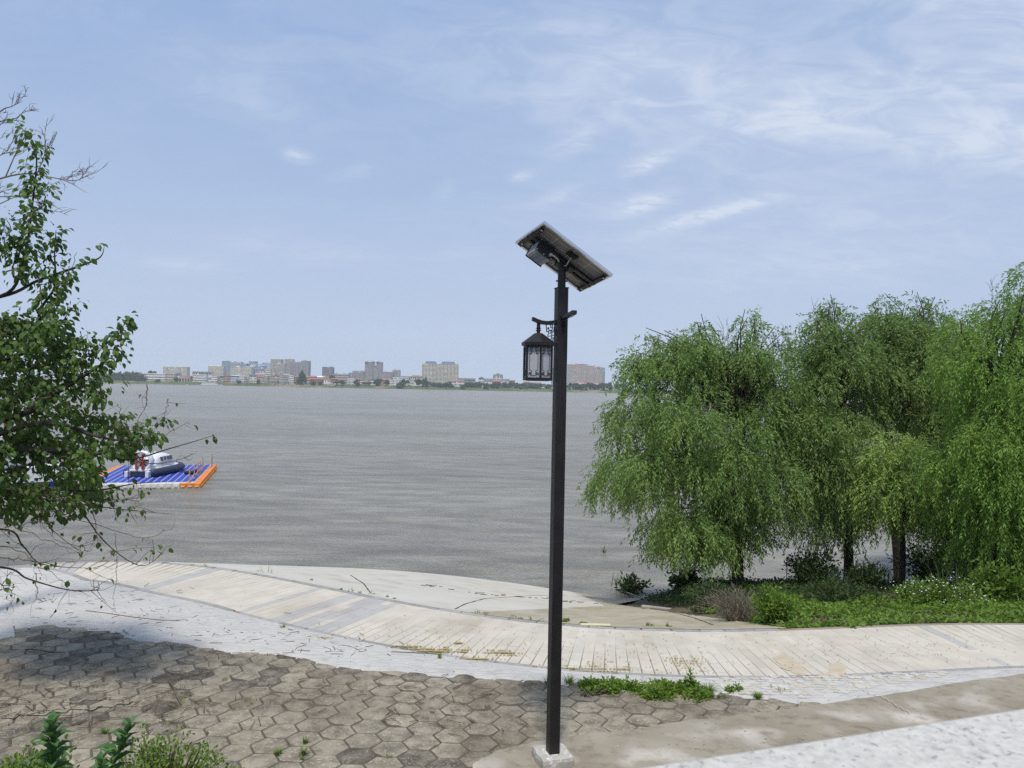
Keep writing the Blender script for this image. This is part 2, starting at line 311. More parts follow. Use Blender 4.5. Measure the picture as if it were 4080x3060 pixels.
def stamped_mat():
    m = mat('stamped_concrete', (.45, .432, .40), (.52, .498, .46), 1.4, .85, .0, 40, c3=(.385, .375, .36), s3=4, lo3=.55, hi3=.7)
    t = m.node_tree; b = [x for x in t.nodes if x.type == 'BSDF_PRINCIPLED'][0]; geo = [x for x in t.nodes if x.type == 'NEW_GEOMETRY'][0]
    mp = t.nodes.new('ShaderNodeMapping'); mp.inputs['Scale'].default_value = (1.6, 3.4, 1); mp.inputs['Rotation'].default_value = (0, 0, R(-24)); t.links.new(geo.outputs['Position'], mp.inputs[0])
    vo = t.nodes.new('ShaderNodeTexVoronoi'); vo.feature = 'DISTANCE_TO_EDGE'; vo.inputs['Scale'].default_value = 2.1; t.links.new(mp.outputs[0], vo.inputs['Vector'])
    mr = t.nodes.new('ShaderNodeMapRange'); mr.inputs[1].default_value = .0; mr.inputs[2].default_value = .09; t.links.new(vo.outputs[0], mr.inputs[0])
    no = t.nodes.new('ShaderNodeTexNoise'); no.inputs['Scale'].default_value = 6; no.inputs['Detail'].default_value = 6; t.links.new(mp.outputs[0], no.inputs['Vector'])
    ad = t.nodes.new('ShaderNodeMath'); ad.operation = 'MULTIPLY_ADD'; ad.inputs[1].default_value = 1.2; t.links.new(no.outputs[0], ad.inputs[0]); t.links.new(mr.outputs[0], ad.inputs[2])
    bp = t.nodes.new('ShaderNodeBump'); bp.inputs['Strength'].default_value = 1; bp.inputs['Distance'].default_value = .009; t.links.new(ad.outputs[0], bp.inputs['Height']); t.links.new(bp.outputs[0], b.inputs['Normal'])
    # dirt caught in some imprint lines
    no2 = t.nodes.new('ShaderNodeTexNoise'); no2.inputs['Scale'].default_value = 2.2; no2.inputs['Detail'].default_value = 3; t.links.new(mp.outputs[0], no2.inputs['Vector'])
    r2 = t.nodes.new('ShaderNodeMapRange'); r2.inputs[1].default_value = .56; r2.inputs[2].default_value = .68; t.links.new(no2.outputs[0], r2.inputs[0])
    r3 = t.nodes.new('ShaderNodeMapRange'); r3.inputs[1].default_value = .0; r3.inputs[2].default_value = .03; r3.inputs[3].default_value = 1; r3.inputs[4].default_value = 0; t.links.new(vo.outputs[0], r3.inputs[0])
    mu = t.nodes.new('ShaderNodeMath'); mu.operation = 'MULTIPLY'; t.links.new(r2.outputs[0], mu.inputs[0]); t.links.new(r3.outputs[0], mu.inputs[1])
    mx = t.nodes.new('ShaderNodeMix'); mx.data_type = 'RGBA'; mx.inputs[7].default_value = (.27, .26, .25, 1)
    src = b.inputs['Base Color'].links[0].from_socket; t.links.new(mu.outputs[0], mx.inputs[0]); t.links.new(src, mx.inputs[6]); t.links.new(mx.outputs[2], b.inputs['Base Color'])
    return m
MT['stamped'] = stamped_mat()

# ------------------------------------------------------------------ the curved path: centre line from both edges
ZP = 3.75
NE = [(59, 1225), (176, 1253), (324, 1281), (453, 1306), (651, 1362), (708, 1380), (846, 1408), (1008, 1428), (1182, 1447), (1418, 1463), (1544, 1466), (1735, 1460), (1948, 1457), (2212, 1442)]
FE = [(59, 1219), (250, 1216), (441, 1225), (651, 1253), (761, 1278), (979, 1319), (1182, 1346), (1317, 1356), (1474, 1359), (1642, 1356), (1821, 1359), (1990, 1353), (2212, 1346)]
HW = 1.2
pn = np.array([tuple(zv(x, y, ZP))[:2] for x, y in NE]); pf = np.array([tuple(zv(x, y, ZP))[:2] for x, y in FE])
cn = np.polyfit(pn[:, 0], pn[:, 1], 4); cf = np.polyfit(pf[:, 0], pf[:, 1], 4)
def offs(p, c, d):
    g = np.polyval(np.polyder(c), p[:, 0]); nn = np.stack([-g, np.ones_like(g)], 1); nn /= np.linalg.norm(nn, axis=1)[:, None]
    return p + nn * d
mid = np.concatenate([offs(pn, cn, HW), offs(pf, cf, -HW)])
mid = np.concatenate([offs(pn, cn, HW)[pn[:, 0] > -6.3], offs(pf, cf, -HW)]); cc = np.polyfit(mid[:, 0], mid[:, 1], 5)
xs = np.linspace(-11.2, 9.6, 400); ys = np.polyval(cc, xs)
g0 = np.polyval(np.polyder(cc), -11.2); g1 = np.polyval(np.polyder(cc), 9.6)
xl = np.linspace(-60, -11.25, 300); xr = np.linspace(9.65, 70, 300)
CX = np.concatenate([xl, xs, xr]); CY = np.concatenate([ys[0] + (xl + 11.2) * g0 * np.exp((xl + 11.2) / 25), ys, ys[-1] + (xr - 9.6) * g1])
seg = np.hypot(np.diff(CX), np.diff(CY)); SA = np.concatenate([[0], np.cumsum(seg)])
S0 = np.interp(0, CX, SA); SA -= S0                    # arc length 0 at X = 0
def pc(s):
    s = np.asarray(s, float); x = np.interp(s, SA, CX); y = np.interp(s, SA, CY)
    e = .05; tx = np.interp(s + e, SA, CX) - np.interp(s - e, SA, CX); ty = np.interp(s + e, SA, CY) - np.interp(s - e, SA, CY)
    l = np.hypot(tx, ty); return x, y, tx / l, ty / l
def pp(s, v):
    x, y, tx, ty = pc(s); return x - ty * v, y + tx * v
DS = np.arange(-45, 60, .1); DX, DY, DTX, DTY = pc(DS)
def sdist(X, Y):
    X = np.asarray(X, float).ravel(); Y = np.asarray(Y, float).ravel(); vo = np.empty_like(X); so = np.empty_like(X)
    for a in range(0, len(X), 4000):
        x, y = X[a:a + 4000, None], Y[a:a + 4000, None]; d = (x - DX) ** 2 + (y - DY) ** 2; i = d.argmin(1)
        so[a:a + 4000] = DS[i]; vo[a:a + 4000] = -(X[a:a + 4000] - DX[i]) * DTY[i] + (Y[a:a + 4000] - DY[i]) * DTX[i]
    return vo, so
def ground_z(X, Y):
    X = np.asarray(X, float); Y = np.asarray(Y, float); sh = X.shape; v, s = sdist(X, Y); x = X.ravel(); y = Y.ravel()
    u = np.maximum(-HW - v, 0); z = ZP + .25 * (1 - np.exp(-u / 5))
    ww = np.maximum(v - HW, 0); k = np.clip((x - 4.7) / 2.4, 0, 1); k = k * k * (3 - 2 * k)
    left = -.242 * ww; right = np.where(ww < 13, -.198 * ww, -.198 * 13 - .36 * (ww - 13))
    z = z + np.where(v > HW, left * (1 - k) + right * k, 0)
    z = np.maximum(z, -2.5)
    z = np.where(x > 25, np.maximum(z, .35 * (1 - ((x - 45) / 12) ** 2 - ((y - 66) / 6) ** 2)), z)
    # grassy slope up to the promenade behind the parapet
    up = np.clip((7.3 - y) / 5.8, 0, 1); z = z + up * 2.25
    return z.reshape(sh)
def gz(x, y): return float(ground_z(np.array([x]), np.array([y]))[0])
def fall_xy(x, y):                                       # V-picture point -> ground point
    r = ray(x * S, y * S); t0, t1 = 2., 60.
    P0 = Vector((0, 0, EYE)); ts = np.linspace(6, 60, 500)
    X = r.x * ts / r.y; Y = ts; Z = EYE + r.z * ts / r.y; G = ground_z(X, Y); i = np.argmax(Z < G)
    if Z[i] >= G[i]: i = len(ts) - 1
    return Vector((X[i], Y[i], G[i]))
def grid_faces(nr, nc):
    i = np.arange((nr - 1) * (nc - 1)); r, c = i // (nc - 1), i % (nc - 1); a = r * nc + c
    return np.stack([a, a + 1, a + nc + 1, a + nc], 1)
def strip(name, s_arr, v_arr, zf, m, smooth=True):        # (s, v) sheet along the path; v_arr may be 2-D
    s_arr = np.asarray(s_arr); v_arr = np.asarray(v_arr)
    V = np.broadcast_to(v_arr, (len(s_arr), v_arr.shape[-1])) if v_arr.ndim == 1 else v_arr
    SS = np.repeat(s_arr[:, None], V.shape[1], 1); x, y = pp(SS.ravel(), V.ravel())
    z = ground_z(x, y); z = zf(SS.ravel(), V.ravel(), x, y, z)
    # rows run along the path, columns across: order chosen so that normals point up
    return mesh_np(name, np.stack([x, y, z], 1), grid_faces(len(s_arr), V.shape[1])[:, ::-1][:, [3, 0, 1, 2]] if False else grid_faces(len(s_arr), V.shape[1])[:, ::-1] * 1, m, smooth=smooth)
def vnoise(x, y, f, seed=0):
    r = np.random.default_rng(seed); o = np.zeros_like(np.asarray(x, float))
    for k in range(5):
        a = r.uniform(0, 6.28); p = r.uniform(0, 6.28); ff = f * (1 + .6 * k); o += np.sin((x * math.cos(a) + y * math.sin(a)) * ff + p + 1.3 * np.sin((y * math.cos(a) - x * math.sin(a)) * ff * .7 + p * 2)) / (1 + .5 * k)
    return o / 2.5

# ground under everything, river bed included
gx = np.concatenate([np.arange(-60, -16, 1.5), np.arange(-16, 22, .3), np.arange(22, 90, 1.5)]); gy = np.concatenate([np.arange(1.62, 7, .5), np.arange(7, 36, .3), np.arange(36, 95, 1.5)])
GX, GY = np.meshgrid(gx, gy); GZ = ground_z(GX, GY); vv, _ = sdist(GX, GY); vv = vv.reshape(GX.shape)
bankmask = (GX > 4.5) & (vv > 1.6)
GZ = GZ - .07 + np.where(bankmask, .06 * vnoise(GX, GY, 1.3, 3) + .04, 0)
g = mesh_np('ground', np.stack([GX, GY, GZ], 2), grid_faces(len(gy), len(gx)), MT['soil'], smooth=True); tag(g, kind='structure')
wv = mesh_np('river', [(-1850, 14, 0), (1850, 14, 0), (1850, 1530, 0), (-1850, 1530, 0)], [(0, 1, 2, 3)], MT['water']); tag(wv, kind='structure')

# concrete apron running down into the river
sa = np.concatenate([np.arange(-40, -14, 1.), np.arange(-14, 5.4, .2)]); va = np.concatenate([[1.21, 1.3], np.arange(1.5, 21, .5)])
def apz(s, v, x, y, z): return z + .012
ap = strip('concrete_apron', sa[sa < -1.1], va, apz, MT['apron']); tag(ap, kind='structure')
ap2 = strip('stained_apron', np.arange(-1.3, 5.6, .2), va, lambda s, v, x, y, z: z + .016, MT['apron_stained']); tag(ap2, kind='structure')
# cracks across the apron, a recessed-looking dark joint laid as thin raised-edge strips
def polyline_strip(name, pts, wd, m, parent=None, dz=.02, kind=None):
    mb = MB(); pts = [Vector(p) for p in pts]
    for i in range(len(pts) - 1):
        a, b = pts[i], pts[i + 1]; d = (b - a).normalized(); n = Vector((-d.y, d.x, 0)) * wd * .5 * random.uniform(.6, 1.3)
        mb.add([a - n + Vector((0, 0, dz)), b - n + Vector((0, 0, dz)), b + n + Vector((0, 0, dz)), a + n + Vector((0, 0, dz))], [[0, 1, 2, 3]])
    return mb.build(name, m, parent)
def vline(pts, n=6):
    o = []
    for i in range(len(pts) - 1):
        for k in range(n):
            f = k / n; o.append(fall_xy(pts[i][0] + (pts[i + 1][0] - pts[i][0]) * f, pts[i][1] + (pts[i + 1][1] - pts[i][1]) * f))
    o.append(fall_xy(*pts[-1])); return o
mdark = MT['crack'] = mat('crack_dirt', (.07, .06, .045), None, rough=1)
polyline_strip('apron_joint', vline([(757, 1244), (785, 1262), (800, 1282)]), .035, mdark, ap)
polyline_strip('apron_joint', vline([(982, 1318), (1005, 1306), (1050, 1294), (1150, 1288), (1190, 1287)]), .03, mdark, ap)
polyline_strip('apron_joint', vline([(1370, 1312), (1440, 1321), (1500, 1337), (1540, 1352)]), .05, mdark, ap)

# ------------------------------------------------------------------ path: bed, plank-like stone tiles, grey kerb stones
path = strip('path', np.arange(-42, 30, .3), np.linspace(-HW, HW, 9), lambda s, v, x, y, z: 0 * z + ZP + .003, MT['bed']); tag(path, kind='structure')
def bev_box(name, lx, ly, h, bv, m):
    mb = MB(); a, b = lx / 2, ly / 2
    vs = [(-a, -b, -h), (a, -b, -h), (a, b, -h), (-a, b, -h), (-a, -b, -bv), (a, -b, -bv), (a, b, -bv), (-a, b, -bv), (-a + bv, -b + bv, 0), (a - bv, -b + bv, 0), (a - bv, b - bv, 0), (-a + bv, b - bv, 0)]
    fs = [[0, 1, 5, 4], [1, 2, 6, 5], [2, 3, 7, 6], [3, 0, 4, 7], [4, 5, 9, 8], [5, 6, 10, 9], [6, 7, 11, 10], [7, 4, 8, 11], [8, 9, 10, 11]]
    me = bpy.data.meshes.new(name); me.from_pydata(vs, [], fs); me.materials.append(m); return me
PIT = .178; TL = .432
tile_me = {k: bev_box('paving_tile', .1738, 1.0, .03, .0025, MT[k]) for k in ('tile_a', 'tile_b', 'tile_c', 'tile_g')}
greyr = [(-8.42, -8.05), (-5.25, -5.0), (-4.28, -4.05), (-3.8, -2.95), (8.1, 8.35), (-12.6, -12.1), (-11.2, -10.9)]
cand = []
s_ = -24.0
VB = HW - .125
while s_ < 22:
    r_ = random.random(); e0 = -VB; first = random.uniform(.12, .44)
    tone = random.choice(['tile_a', 'tile_a', 'tile_b', 'tile_c', 'tile_a'])
    gr = any(a <= s_ <= b for a, b in greyr)
    v = e0; l = first
    while v < VB - 1e-3:
        l = min(l, VB - v)
        if VB - v - l < .06: l = VB - v
        k = tone if random.random() < .95 else random.choice(['tile_a', 'tile_b', 'tile_c', 'tile_b'])
        if gr and random.random() < .93: k = 'tile_g'
        cand.append((s_, v + l / 2, l - .003, k)); v += l; l = TL
    s_ += PIT
def place_tiles():
    rows = []
    for s, v, l, k in cand:
        x, y = pp(s, v); _, _, tx, ty = pc(s); px, py = proj((x, y, ZP)); vis = -60 < px < 4140 and py < 3120
        rows.append((0 if vis else 1, math.hypot(x, y), float(x), float(y), math.atan2(float(ty), float(tx)), l, k))
    rows.sort()
    rest = {k: ([], []) for k in tile_me}
    for i, (o, d, x, y, a, l, k) in enumerate(rows):
        z = ZP + .008 + random.uniform(-.002, .002)
        if i < 300:
            t = link('paving_tile', tile_me[k], path); t.location = (x, y, z); t.rotation_euler = (random.uniform(-.004, .004), random.uniform(-.006, .006), a); t.scale = (1, l, 1)
        else:
            me = tile_me[k]; Vs = np.array([v.co for v in me.vertices]); Vs[:, 1] *= l; c, s = math.cos(a), math.sin(a)
            W = np.stack([x + Vs[:, 0] * c - Vs[:, 1] * s, y + Vs[:, 0] * s + Vs[:, 1] * c, z + Vs[:, 2]], 1); rest[k][0].append(W)
    Vall = []; Fall = []; MI = []; b = 0
    Ft = np.array([list(p.vertices) for p in tile_me['tile_a'].polygons])
    for q, k in enumerate(tile_me):
        for W in rest[k][0]: Vall.append(W); Fall.append(Ft + b); MI += [q] * len(Ft); b += len(W)
    o = mesh_np('paving_tiles', np.concatenate(Vall), np.concatenate(Fall), None, path, mats=[MT[k] for k in tile_me], mi=MI); o['kind'] = 'stuff'
place_tiles()
# ------------------------------------------------------------------ white stamped paving between path and hexagons
HB = [(0, 1366), (29, 1356), (124, 1349), (244, 1360), (294, 1381), (412, 1384), (482, 1402), (588, 1408), (640, 1410), (743, 1434), (838, 1436), (1008, 1451), (1096, 1454), (1185, 1461), (1221, 1463), (1305, 1471), (1420, 1480), (1530, 1487), (1642, 1494), (1735, 1507), (1800, 1510)]
hb = np.array([tuple(zv(x, y, ZP + .1))[:2] for x, y in HB]); hbv, hbs = sdist(hb[:, 0], hb[:, 1])
o_ = np.argsort(hbs); hbs, hbv = hbs[o_], hbv[o_]
ext_s = np.concatenate([[-40, -16], hbs, [9.5, 30]]); ext_v = np.concatenate([[hbv[0] - 6, hbv[0] - 1.2], hbv, [hbv[-1] - .1, hbv[-1] - .3]])
WE = np.array([tuple(zv(x, y, ZP + .02))[:2] for x, y in NE if x < 460]); wev, wes = sdist(WE[:, 0], WE[:, 1])
def white_edge(s):                                     # far edge of the white paving: it laps over the path at the left
    return np.maximum(-HW, np.interp(s, np.concatenate([[-30], wes, [wes[-1] + 1.2]]), np.concatenate([[wev[0] + .3], wev, [-HW]])))
def hex_edge(s): return np.interp(s, ext_s, ext_v)        # v of the far edge of the hexagon field
def wz(s, v, x, y, z):
    e = v - hex_edge(s) + .10 * vnoise(x, y, 3.2, 11) + .05 * vnoise(x, y, 9, 12)
    near = np.clip((v + HW + .35) / .3, 0, 1) * (s > wes[-1] + .8)
    return z + np.where(e > 0, .020 + .010 * np.clip(e / .3, 0, 1), .020 + np.clip(e, -.25, 0) * .22) - near * .012
sw = np.arange(-26, 16, .12); frac = np.concatenate([np.linspace(0, .6, 26), np.linspace(.63, 1, 5)])
VW = np.array([(hex_edge(s) - .75) + ((white_edge(s) - .002) - (hex_edge(s) - .75)) * np.linspace(0, 1, 40) for s in sw])
wp = strip('white_paving', sw, VW, wz, MT['stamped']); tag(wp, kind='structure')

kerb_me = bev_box('kerb_stone', 1.0, .115, .06, .006, MT['kerb'])
for side in (-1, 1):
    s_ = -16.0
    if side < 0:                                        # kerb stones along the slanting edge of the white paving
        q_ = 0; ss_ = np.arange(-13.5, wes[-1] + .9, .55)
        for a_, b_ in zip(ss_, ss_[1:]):
            xa, ya = pp(a_, white_edge(a_)); xb, yb = pp(b_, white_edge(b_)); l = math.hypot(xb - xa, yb - ya); t = link('kerb_stone', kerb_me, path); t.location = (float(xa + xb) / 2, float(ya + yb) / 2, ZP + .040); t.rotation_euler = (0, 0, math.atan2(float(yb - ya), float(xb - xa))); t.scale = (l - .008, 1, 1)
        s_ = wes[-1] + .9
    while s_ < 15:
        l = random.uniform(.5, .62); x, y = pp(s_ + l / 2, side * (HW - .06)); _, _, tx, ty = pc(s_ + l / 2)
        if not (side > 0 and s_ > 5.2):
            t = link('kerb_stone', kerb_me, path); t.location = (float(x), float(y), ZP + .014); t.rotation_euler = (0, 0, math.atan2(float(ty), float(tx))); t.scale = (l - .008, 1, 1)
        s_ += l
# ------------------------------------------------------------------ hexagon pavement
sx_ = .237; pav = strip('pavement', np.arange(-26, 12, .25), np.linspace(-8.5, -1.3, 40), lambda s, v, x, y, z: z - .007, MT['dirt']); tag(pav, kind='structure')
PAD = [(1030, 1646), (1075, 1622), (1150, 1602), (1277, 1582), (1373, 1570), (1447, 1556), (1586, 1536), (1735, 1517), (1878, 1495), (2074, 1460), (2212, 1442)]
padw = np.array([tuple(zv(x, y, ZP + .15))[:2] for x, y in PAD])
def hex_mesh(seed, m, name='hexagon_paver'):
    r = random.Random(seed); vs = []; top = .955
    outer = []
    for k in range(6):
        a = R(60 * k + r.uniform(-1.6, 1.6)); q = sx_ * top * r.uniform(.98, 1.0); outer.append((q * math.cos(a), q * math.sin(a)))
    o12 = []
    for k in range(6):
        p, n_ = outer[k], outer[(k + 1) % 6]; o12.append(p); j = r.uniform(.985, 1.01); o12.append(((p[0] + n_[0]) / 2 * j, (p[1] + n_[1]) / 2 * j))
    n = 12
    vs = [(x, y, -.09) for x, y in o12] + [(x, y, -.007 - r.uniform(0, .003)) for x, y in o12] + [(x * .95, y * .95, r.uniform(-.003, .001)) for x, y in o12] + [(0, 0, .003)]
    fs = [[i, (i + 1) % n, n + (i + 1) % n, n + i] for i in range(n)] + [[n + i, n + (i + 1) % n, 2 * n + (i + 1) % n, 2 * n + i] for i in range(n)] + [[2 * n + i, 2 * n + (i + 1) % n, 3 * n] for i in range(n)]
    me = bpy.data.meshes.new(name); me.from_pydata(vs, [], fs); me.materials.append(m); return me
hexm = [hex_mesh(i, MT['hexp']) for i in range(8)]; hexdk = [hex_mesh(20 + i, MT['hexd']) for i in range(5)]
hc = []
for i in range(-34, 24):
    for j in range(-2, 22):
        x = i * 1.5 * sx_ + .05; y = 7.1 + (j + .5 * (i % 2)) * math.sqrt(3) * sx_
        hc.append((x, y))
hcx = np.array(hc); hv_, hs_ = sdist(hcx[:, 0], hcx[:, 1])
padx = np.concatenate([[padw[0, 0] - .05], padw[1:, 0]]); 
keep = []
for (x, y), v, s in zip(hc, hv_, hs_):
    if v > hex_edge(s) + .24 or v > -HW - .2: continue
    py = np.interp(x, padw[:, 0], padw[:, 1])
    if x > padw[0, 0] - .1 and y < py - .22: continue
    if x > 8: continue
    px_, py_ = proj((x, y, ZP + .2)); vis = -150 < px_ < 4200 and py_ < 3180
    keep.append((0 if vis else 1, math.hypot(x, y), x, y, v - hex_edge(s)))
keep.sort(); hzs = ground_z(np.array([k[2] for k in keep]), np.array([k[3] for k in keep]))
rv = []; rf = []; b_ = 0
for i, ((o, d, x, y, e), z) in enumerate(zip(keep, hzs)):
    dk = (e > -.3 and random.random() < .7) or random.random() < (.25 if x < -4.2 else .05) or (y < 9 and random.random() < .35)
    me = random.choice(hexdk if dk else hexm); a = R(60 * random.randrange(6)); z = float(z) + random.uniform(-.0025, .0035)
    if i < 300:
        t = link('hexagon_paver', me, pav); t.location = (x, y, z); t.rotation_euler = (random.gauss(0, .004), random.gauss(0, .004), a)
    else:
        Vs = np.array([v.co for v in me.vertices]); c, s = math.cos(a), math.sin(a)
        rv.append(np.stack([x + Vs[:, 0] * c - Vs[:, 1] * s, y + Vs[:, 0] * s + Vs[:, 1] * c, z + Vs[:, 2]], 1))
        rf += [[q + b_ for q in p.vertices] for p in me.polygons]; b_ += len(Vs)
if rv:
    me = bpy.data.meshes.new('hexagon_pavers'); me.from_pydata(np.concatenate(rv).tolist(), [], rf); me.materials.append(MT['hexp']); o = link('hexagon_pavers', me, pav); o['kind'] = 'stuff'
# thin mortar seams smeared over the old pavers at the left
mm = MT['cement']
cl = [(0, 1556), (80, 1550), (150, 1541), (220, 1534), (285, 1522)]
polyline_strip('mortar_seam', [p + Vector((0, 0, random.uniform(0, .004))) for p in vline(cl, 8)], .035, MT['ledge'], pav, .02)
polyline_strip('mortar_seam', vline([(0, 1528), (90, 1524), (170, 1521), (240, 1512)], 6), .014, MT['ledge'], pav, .018)

# ------------------------------------------------------------------ concrete ledge that carries the lamp
inner = [tuple(p) for p in padw]; rr = random.Random(4); edge = []
for i in range(len(inner) - 1):
    for k in range(8):
        f = k / 8; x = inner[i][0] + (inner[i + 1][0] - inner[i][0]) * f; y = inner[i][1] + (inner[i + 1][1] - inner[i][1]) * f; edge.append((x + rr.uniform(-.02, .02), y + rr.uniform(-.022, .022)))
edge.append(inner[-1]); dxy = (inner[-1][0] - inner[-4][0], inner[-1][1] - inner[-4][1]); edge.append((inner[-1][0] + 4 * dxy[0], inner[-1][1] + 4 * dxy[1]))
corner = [(edge[0][0] - .03, edge[0][1] - .06), (edge[0][0] - .03, edge[0][1] - .14), (edge[0][0] + .1, edge[0][1] - .35)]
mb = MB(); rows = 14; ex = [corner[0]] + edge
A = np.array(ex); base = np.array([(x_, 7.35) for x_ in np.linspace(A[0, 0] + .02, 22, len(A))]); base[:, 0] = np.maximum(base[:, 0], A[0, 0] + .01)
f_ = np.concatenate([[0], np.linspace(.004, 1, rows)]); PX = A[None, :, 0] + (base[None, :, 0] - A[None, :, 0]) * f_[:, None]; PY = A[None, :, 1] + (base[None, :, 1] - A[None, :, 1]) * f_[:, None]
PZ = ground_z(PX, np.maximum(PY, 7.4)) + .045 + .008 * vnoise(PX, PY, 2.5, 5); PZ[0] -= .14
led = mesh_np('concrete_ledge', np.stack([PX, PY, PZ], 2), grid_faces(rows + 1, len(A)), MT['ledge']); tag(led, kind='structure')
for pts in ([(1857, 1497), (1890, 1512), (1925, 1530), (1965, 1553)],):
    polyline_strip('ledge_crack', vline(pts, 6), .010, mat('crack_pale', (.42, .385, .32), None, rough=1) if pts[0][0] > 1800 else mdark, led, .075)

# ------------------------------------------------------------------ granite parapet in front of the promenade
p0 = zv(1330, 1659, 7.7); p1 = zv(2212, 1524, 7.7); pd = Vector((p1.x - p0.x, p1.y - p0.y, 0)).normalized(); pnn = Vector((pd.y, -pd.x, 0))
par = empty('parapet', (0, 0, 0), 0, 'pale speckled granite parapet coping close by at bottom right of the view', 'parapet')
ang = math.atan2(pd.y, pd.x)
mb = MB(); c_ = p0 + pd * 1.0 + pnn * .2; mb.box((c_.x, c_.y, 7.62), (6.0, .4, .16), Matrix.Rotation(ang, 3, 'Z')); mb.build('coping', MT['granite'], par, bevel=.012)
mb = MB(); mb.box((c_.x + .02, c_.y, 7.065), (5.9, .26, .95), Matrix.Rotation(ang, 3, 'Z')); mb.build('wall', MT['granite'], par)
mb = MB(); mb.b2((-40, -9, 6.35), (40, .02, 6.6)); o = mb.build('promenade', MT['asph']); tag(o, kind='structure')
mb = MB(); mb.b2((-40, .02, 3.4), (40, 1.6, 6.58)); o = mb.build('retaining_wall', MT['cement']); tag(o, 'plain cement retaining wall below the granite parapet', 'wall')

# ------------------------------------------------------------------ solar lamp post
LY = 8.82
pb = av(1194, 1625, LY); base_z = pb.z
gzb = gz(pb.x, pb.y)
top = av(1216, 622, LY)
lamp = empty('solar_lamp', (pb.x, pb.y, gzb), R(17), 'black square solar lamp post with one hanging lantern on a concrete block', 'street lamp')
PS = .125; H0 = base_z - gzb; H1 = top.z - gzb
def lz(y): return av(1205, y, LY).z - gzb                    # picture row -> height above the lamp's foot
mb = MB(); hb_ = PS / 2
bl = MB()
n_ = 5; bw = .185; zt = H0 + .004
def blk(i, j, z): return ((i / n_ * 2 - 1) * bw + random.uniform(-.008, .008), (j / n_ * 2 - 1) * bw + random.uniform(-.008, .008), z + random.uniform(-.004, .004))
gt = [[blk(i, j, zt) for i in range(n_ + 1)] for j in range(n_ + 1)]
vs = [p for r_ in gt for p in r_]; fs = [[j * (n_ + 1) + i, j * (n_ + 1) + i + 1, (j + 1) * (n_ + 1) + i + 1, (j + 1) * (n_ + 1) + i] for j in range(n_) for i in range(n_)]
ring = [(0, i) for i in range(n_)] + [(j, n_) for j in range(n_)] + [(n_, n_ - i) for i in range(n_)] + [(n_ - j, 0) for j in range(n_)]
top_i = [j * (n_ + 1) + i for j, i in ring]; b_ = len(vs)
midv = [(gt[j][i][0] * 1.04, gt[j][i][1] * 1.04, zt - .035 + random.uniform(-.012, .008)) for j, i in ring]; lowv = [(gt[j][i][0] * 1.03, gt[j][i][1] * 1.03, -.02) for j, i in ring]
vs += midv + lowv; k = len(ring)
fs += [[top_i[(q + 1) % k], top_i[q], b_ + q, b_ + (q + 1) % k] for q in range(k)] + [[b_ + (q + 1) % k, b_ + q, b_ + k + q, b_ + k + (q + 1) % k] for q in range(k)]
bl.add(vs, [f[::-1] if i >= n_ * n_ else f for i, f in enumerate(fs)]); bl.build('base_block', MT['block'], lamp)
mb.box((0, 0, (H0 - .01 + H1) / 2), (PS, PS, H1 - H0 + .02)); mb.build('post', MT['black'], lamp, bevel=.004)
mb = MB(); SL0, SL1 = H1 - .05, lz(560); mb.tube([(0, 0, SL0), (0, 0, SL1)], .046, 20); sl = mb.build('sleeve', MT['black'], lamp, smooth=False)
mb = MB()
for zz_ in (lz(585), lz(607)):
    for a in range(4):
        d = Vector((math.cos(a * math.pi / 2 - .25), math.sin(a * math.pi / 2 - .25), 0)); mb.tube([d * .04 + Vector((0, 0, zz_)), d * .066 + Vector((0, 0, zz_))], .009, 8)
mb.build('bolts', MT['black'], sl)['kind'] = 'stuff'
mb = MB(); mb.box((0, 0, H1 - .0035), (PS + .008, PS + .008, .011)); mb.build('post_cap', MT['black'], lamp)
# curved arm to the left with the lantern
def arm(pts, wd, th, d, name, m):
    mb = MB(); d = Vector(d); sdv = Vector((-d.y, d.x, 0)); vs = []
    for u, z in pts:
        for a, b in ((-1, -1), (1, -1), (1, 1), (-1, 1)): vs.append(d * u + sdv * wd / 2 * a + Vector((0, 0, z + th / 2 * b)))
    n = len(pts); fs = [[i * 4 + j, i * 4 + (j + 1) % 4, i * 4 + 4 + (j + 1) % 4, i * 4 + 4 + j] for i in range(n - 1) for j in range(4)] + [[3, 2, 1, 0], [4 * n - 4, 4 * n - 3, 4 * n - 2, 4 * n - 1]]
    mb.add(vs, fs); return mb.build(name, m, lamp, bevel=.003)
za = lz(695.0); AL = .345
armp = [(.055, 0.0), (.12, -.014), (.18, -.021), (.235, -.017), (.285, -.004), (.315, .008), (AL, .018)]
arm([(u, za + z) for u, z in armp], .060, .042, (-1, 0, 0), 'arm', MT['black'])
zs = lz(684)
st = arm([(.055, zs - .012), (.16, zs - .012), (.26, zs - .004), (.34, zs + .006), (.42, zs + .016)], .058, .042, (0, -1, 0), 'arm_stub', MT['black'])
mb = MB(); mb.box((0, -.31, zs - .021), (.03, .05, .012)); mb.box((0, -.37, zs - .014), (.03, .03, .012)); mb.build('cable_hole', MT['boxm'], st)
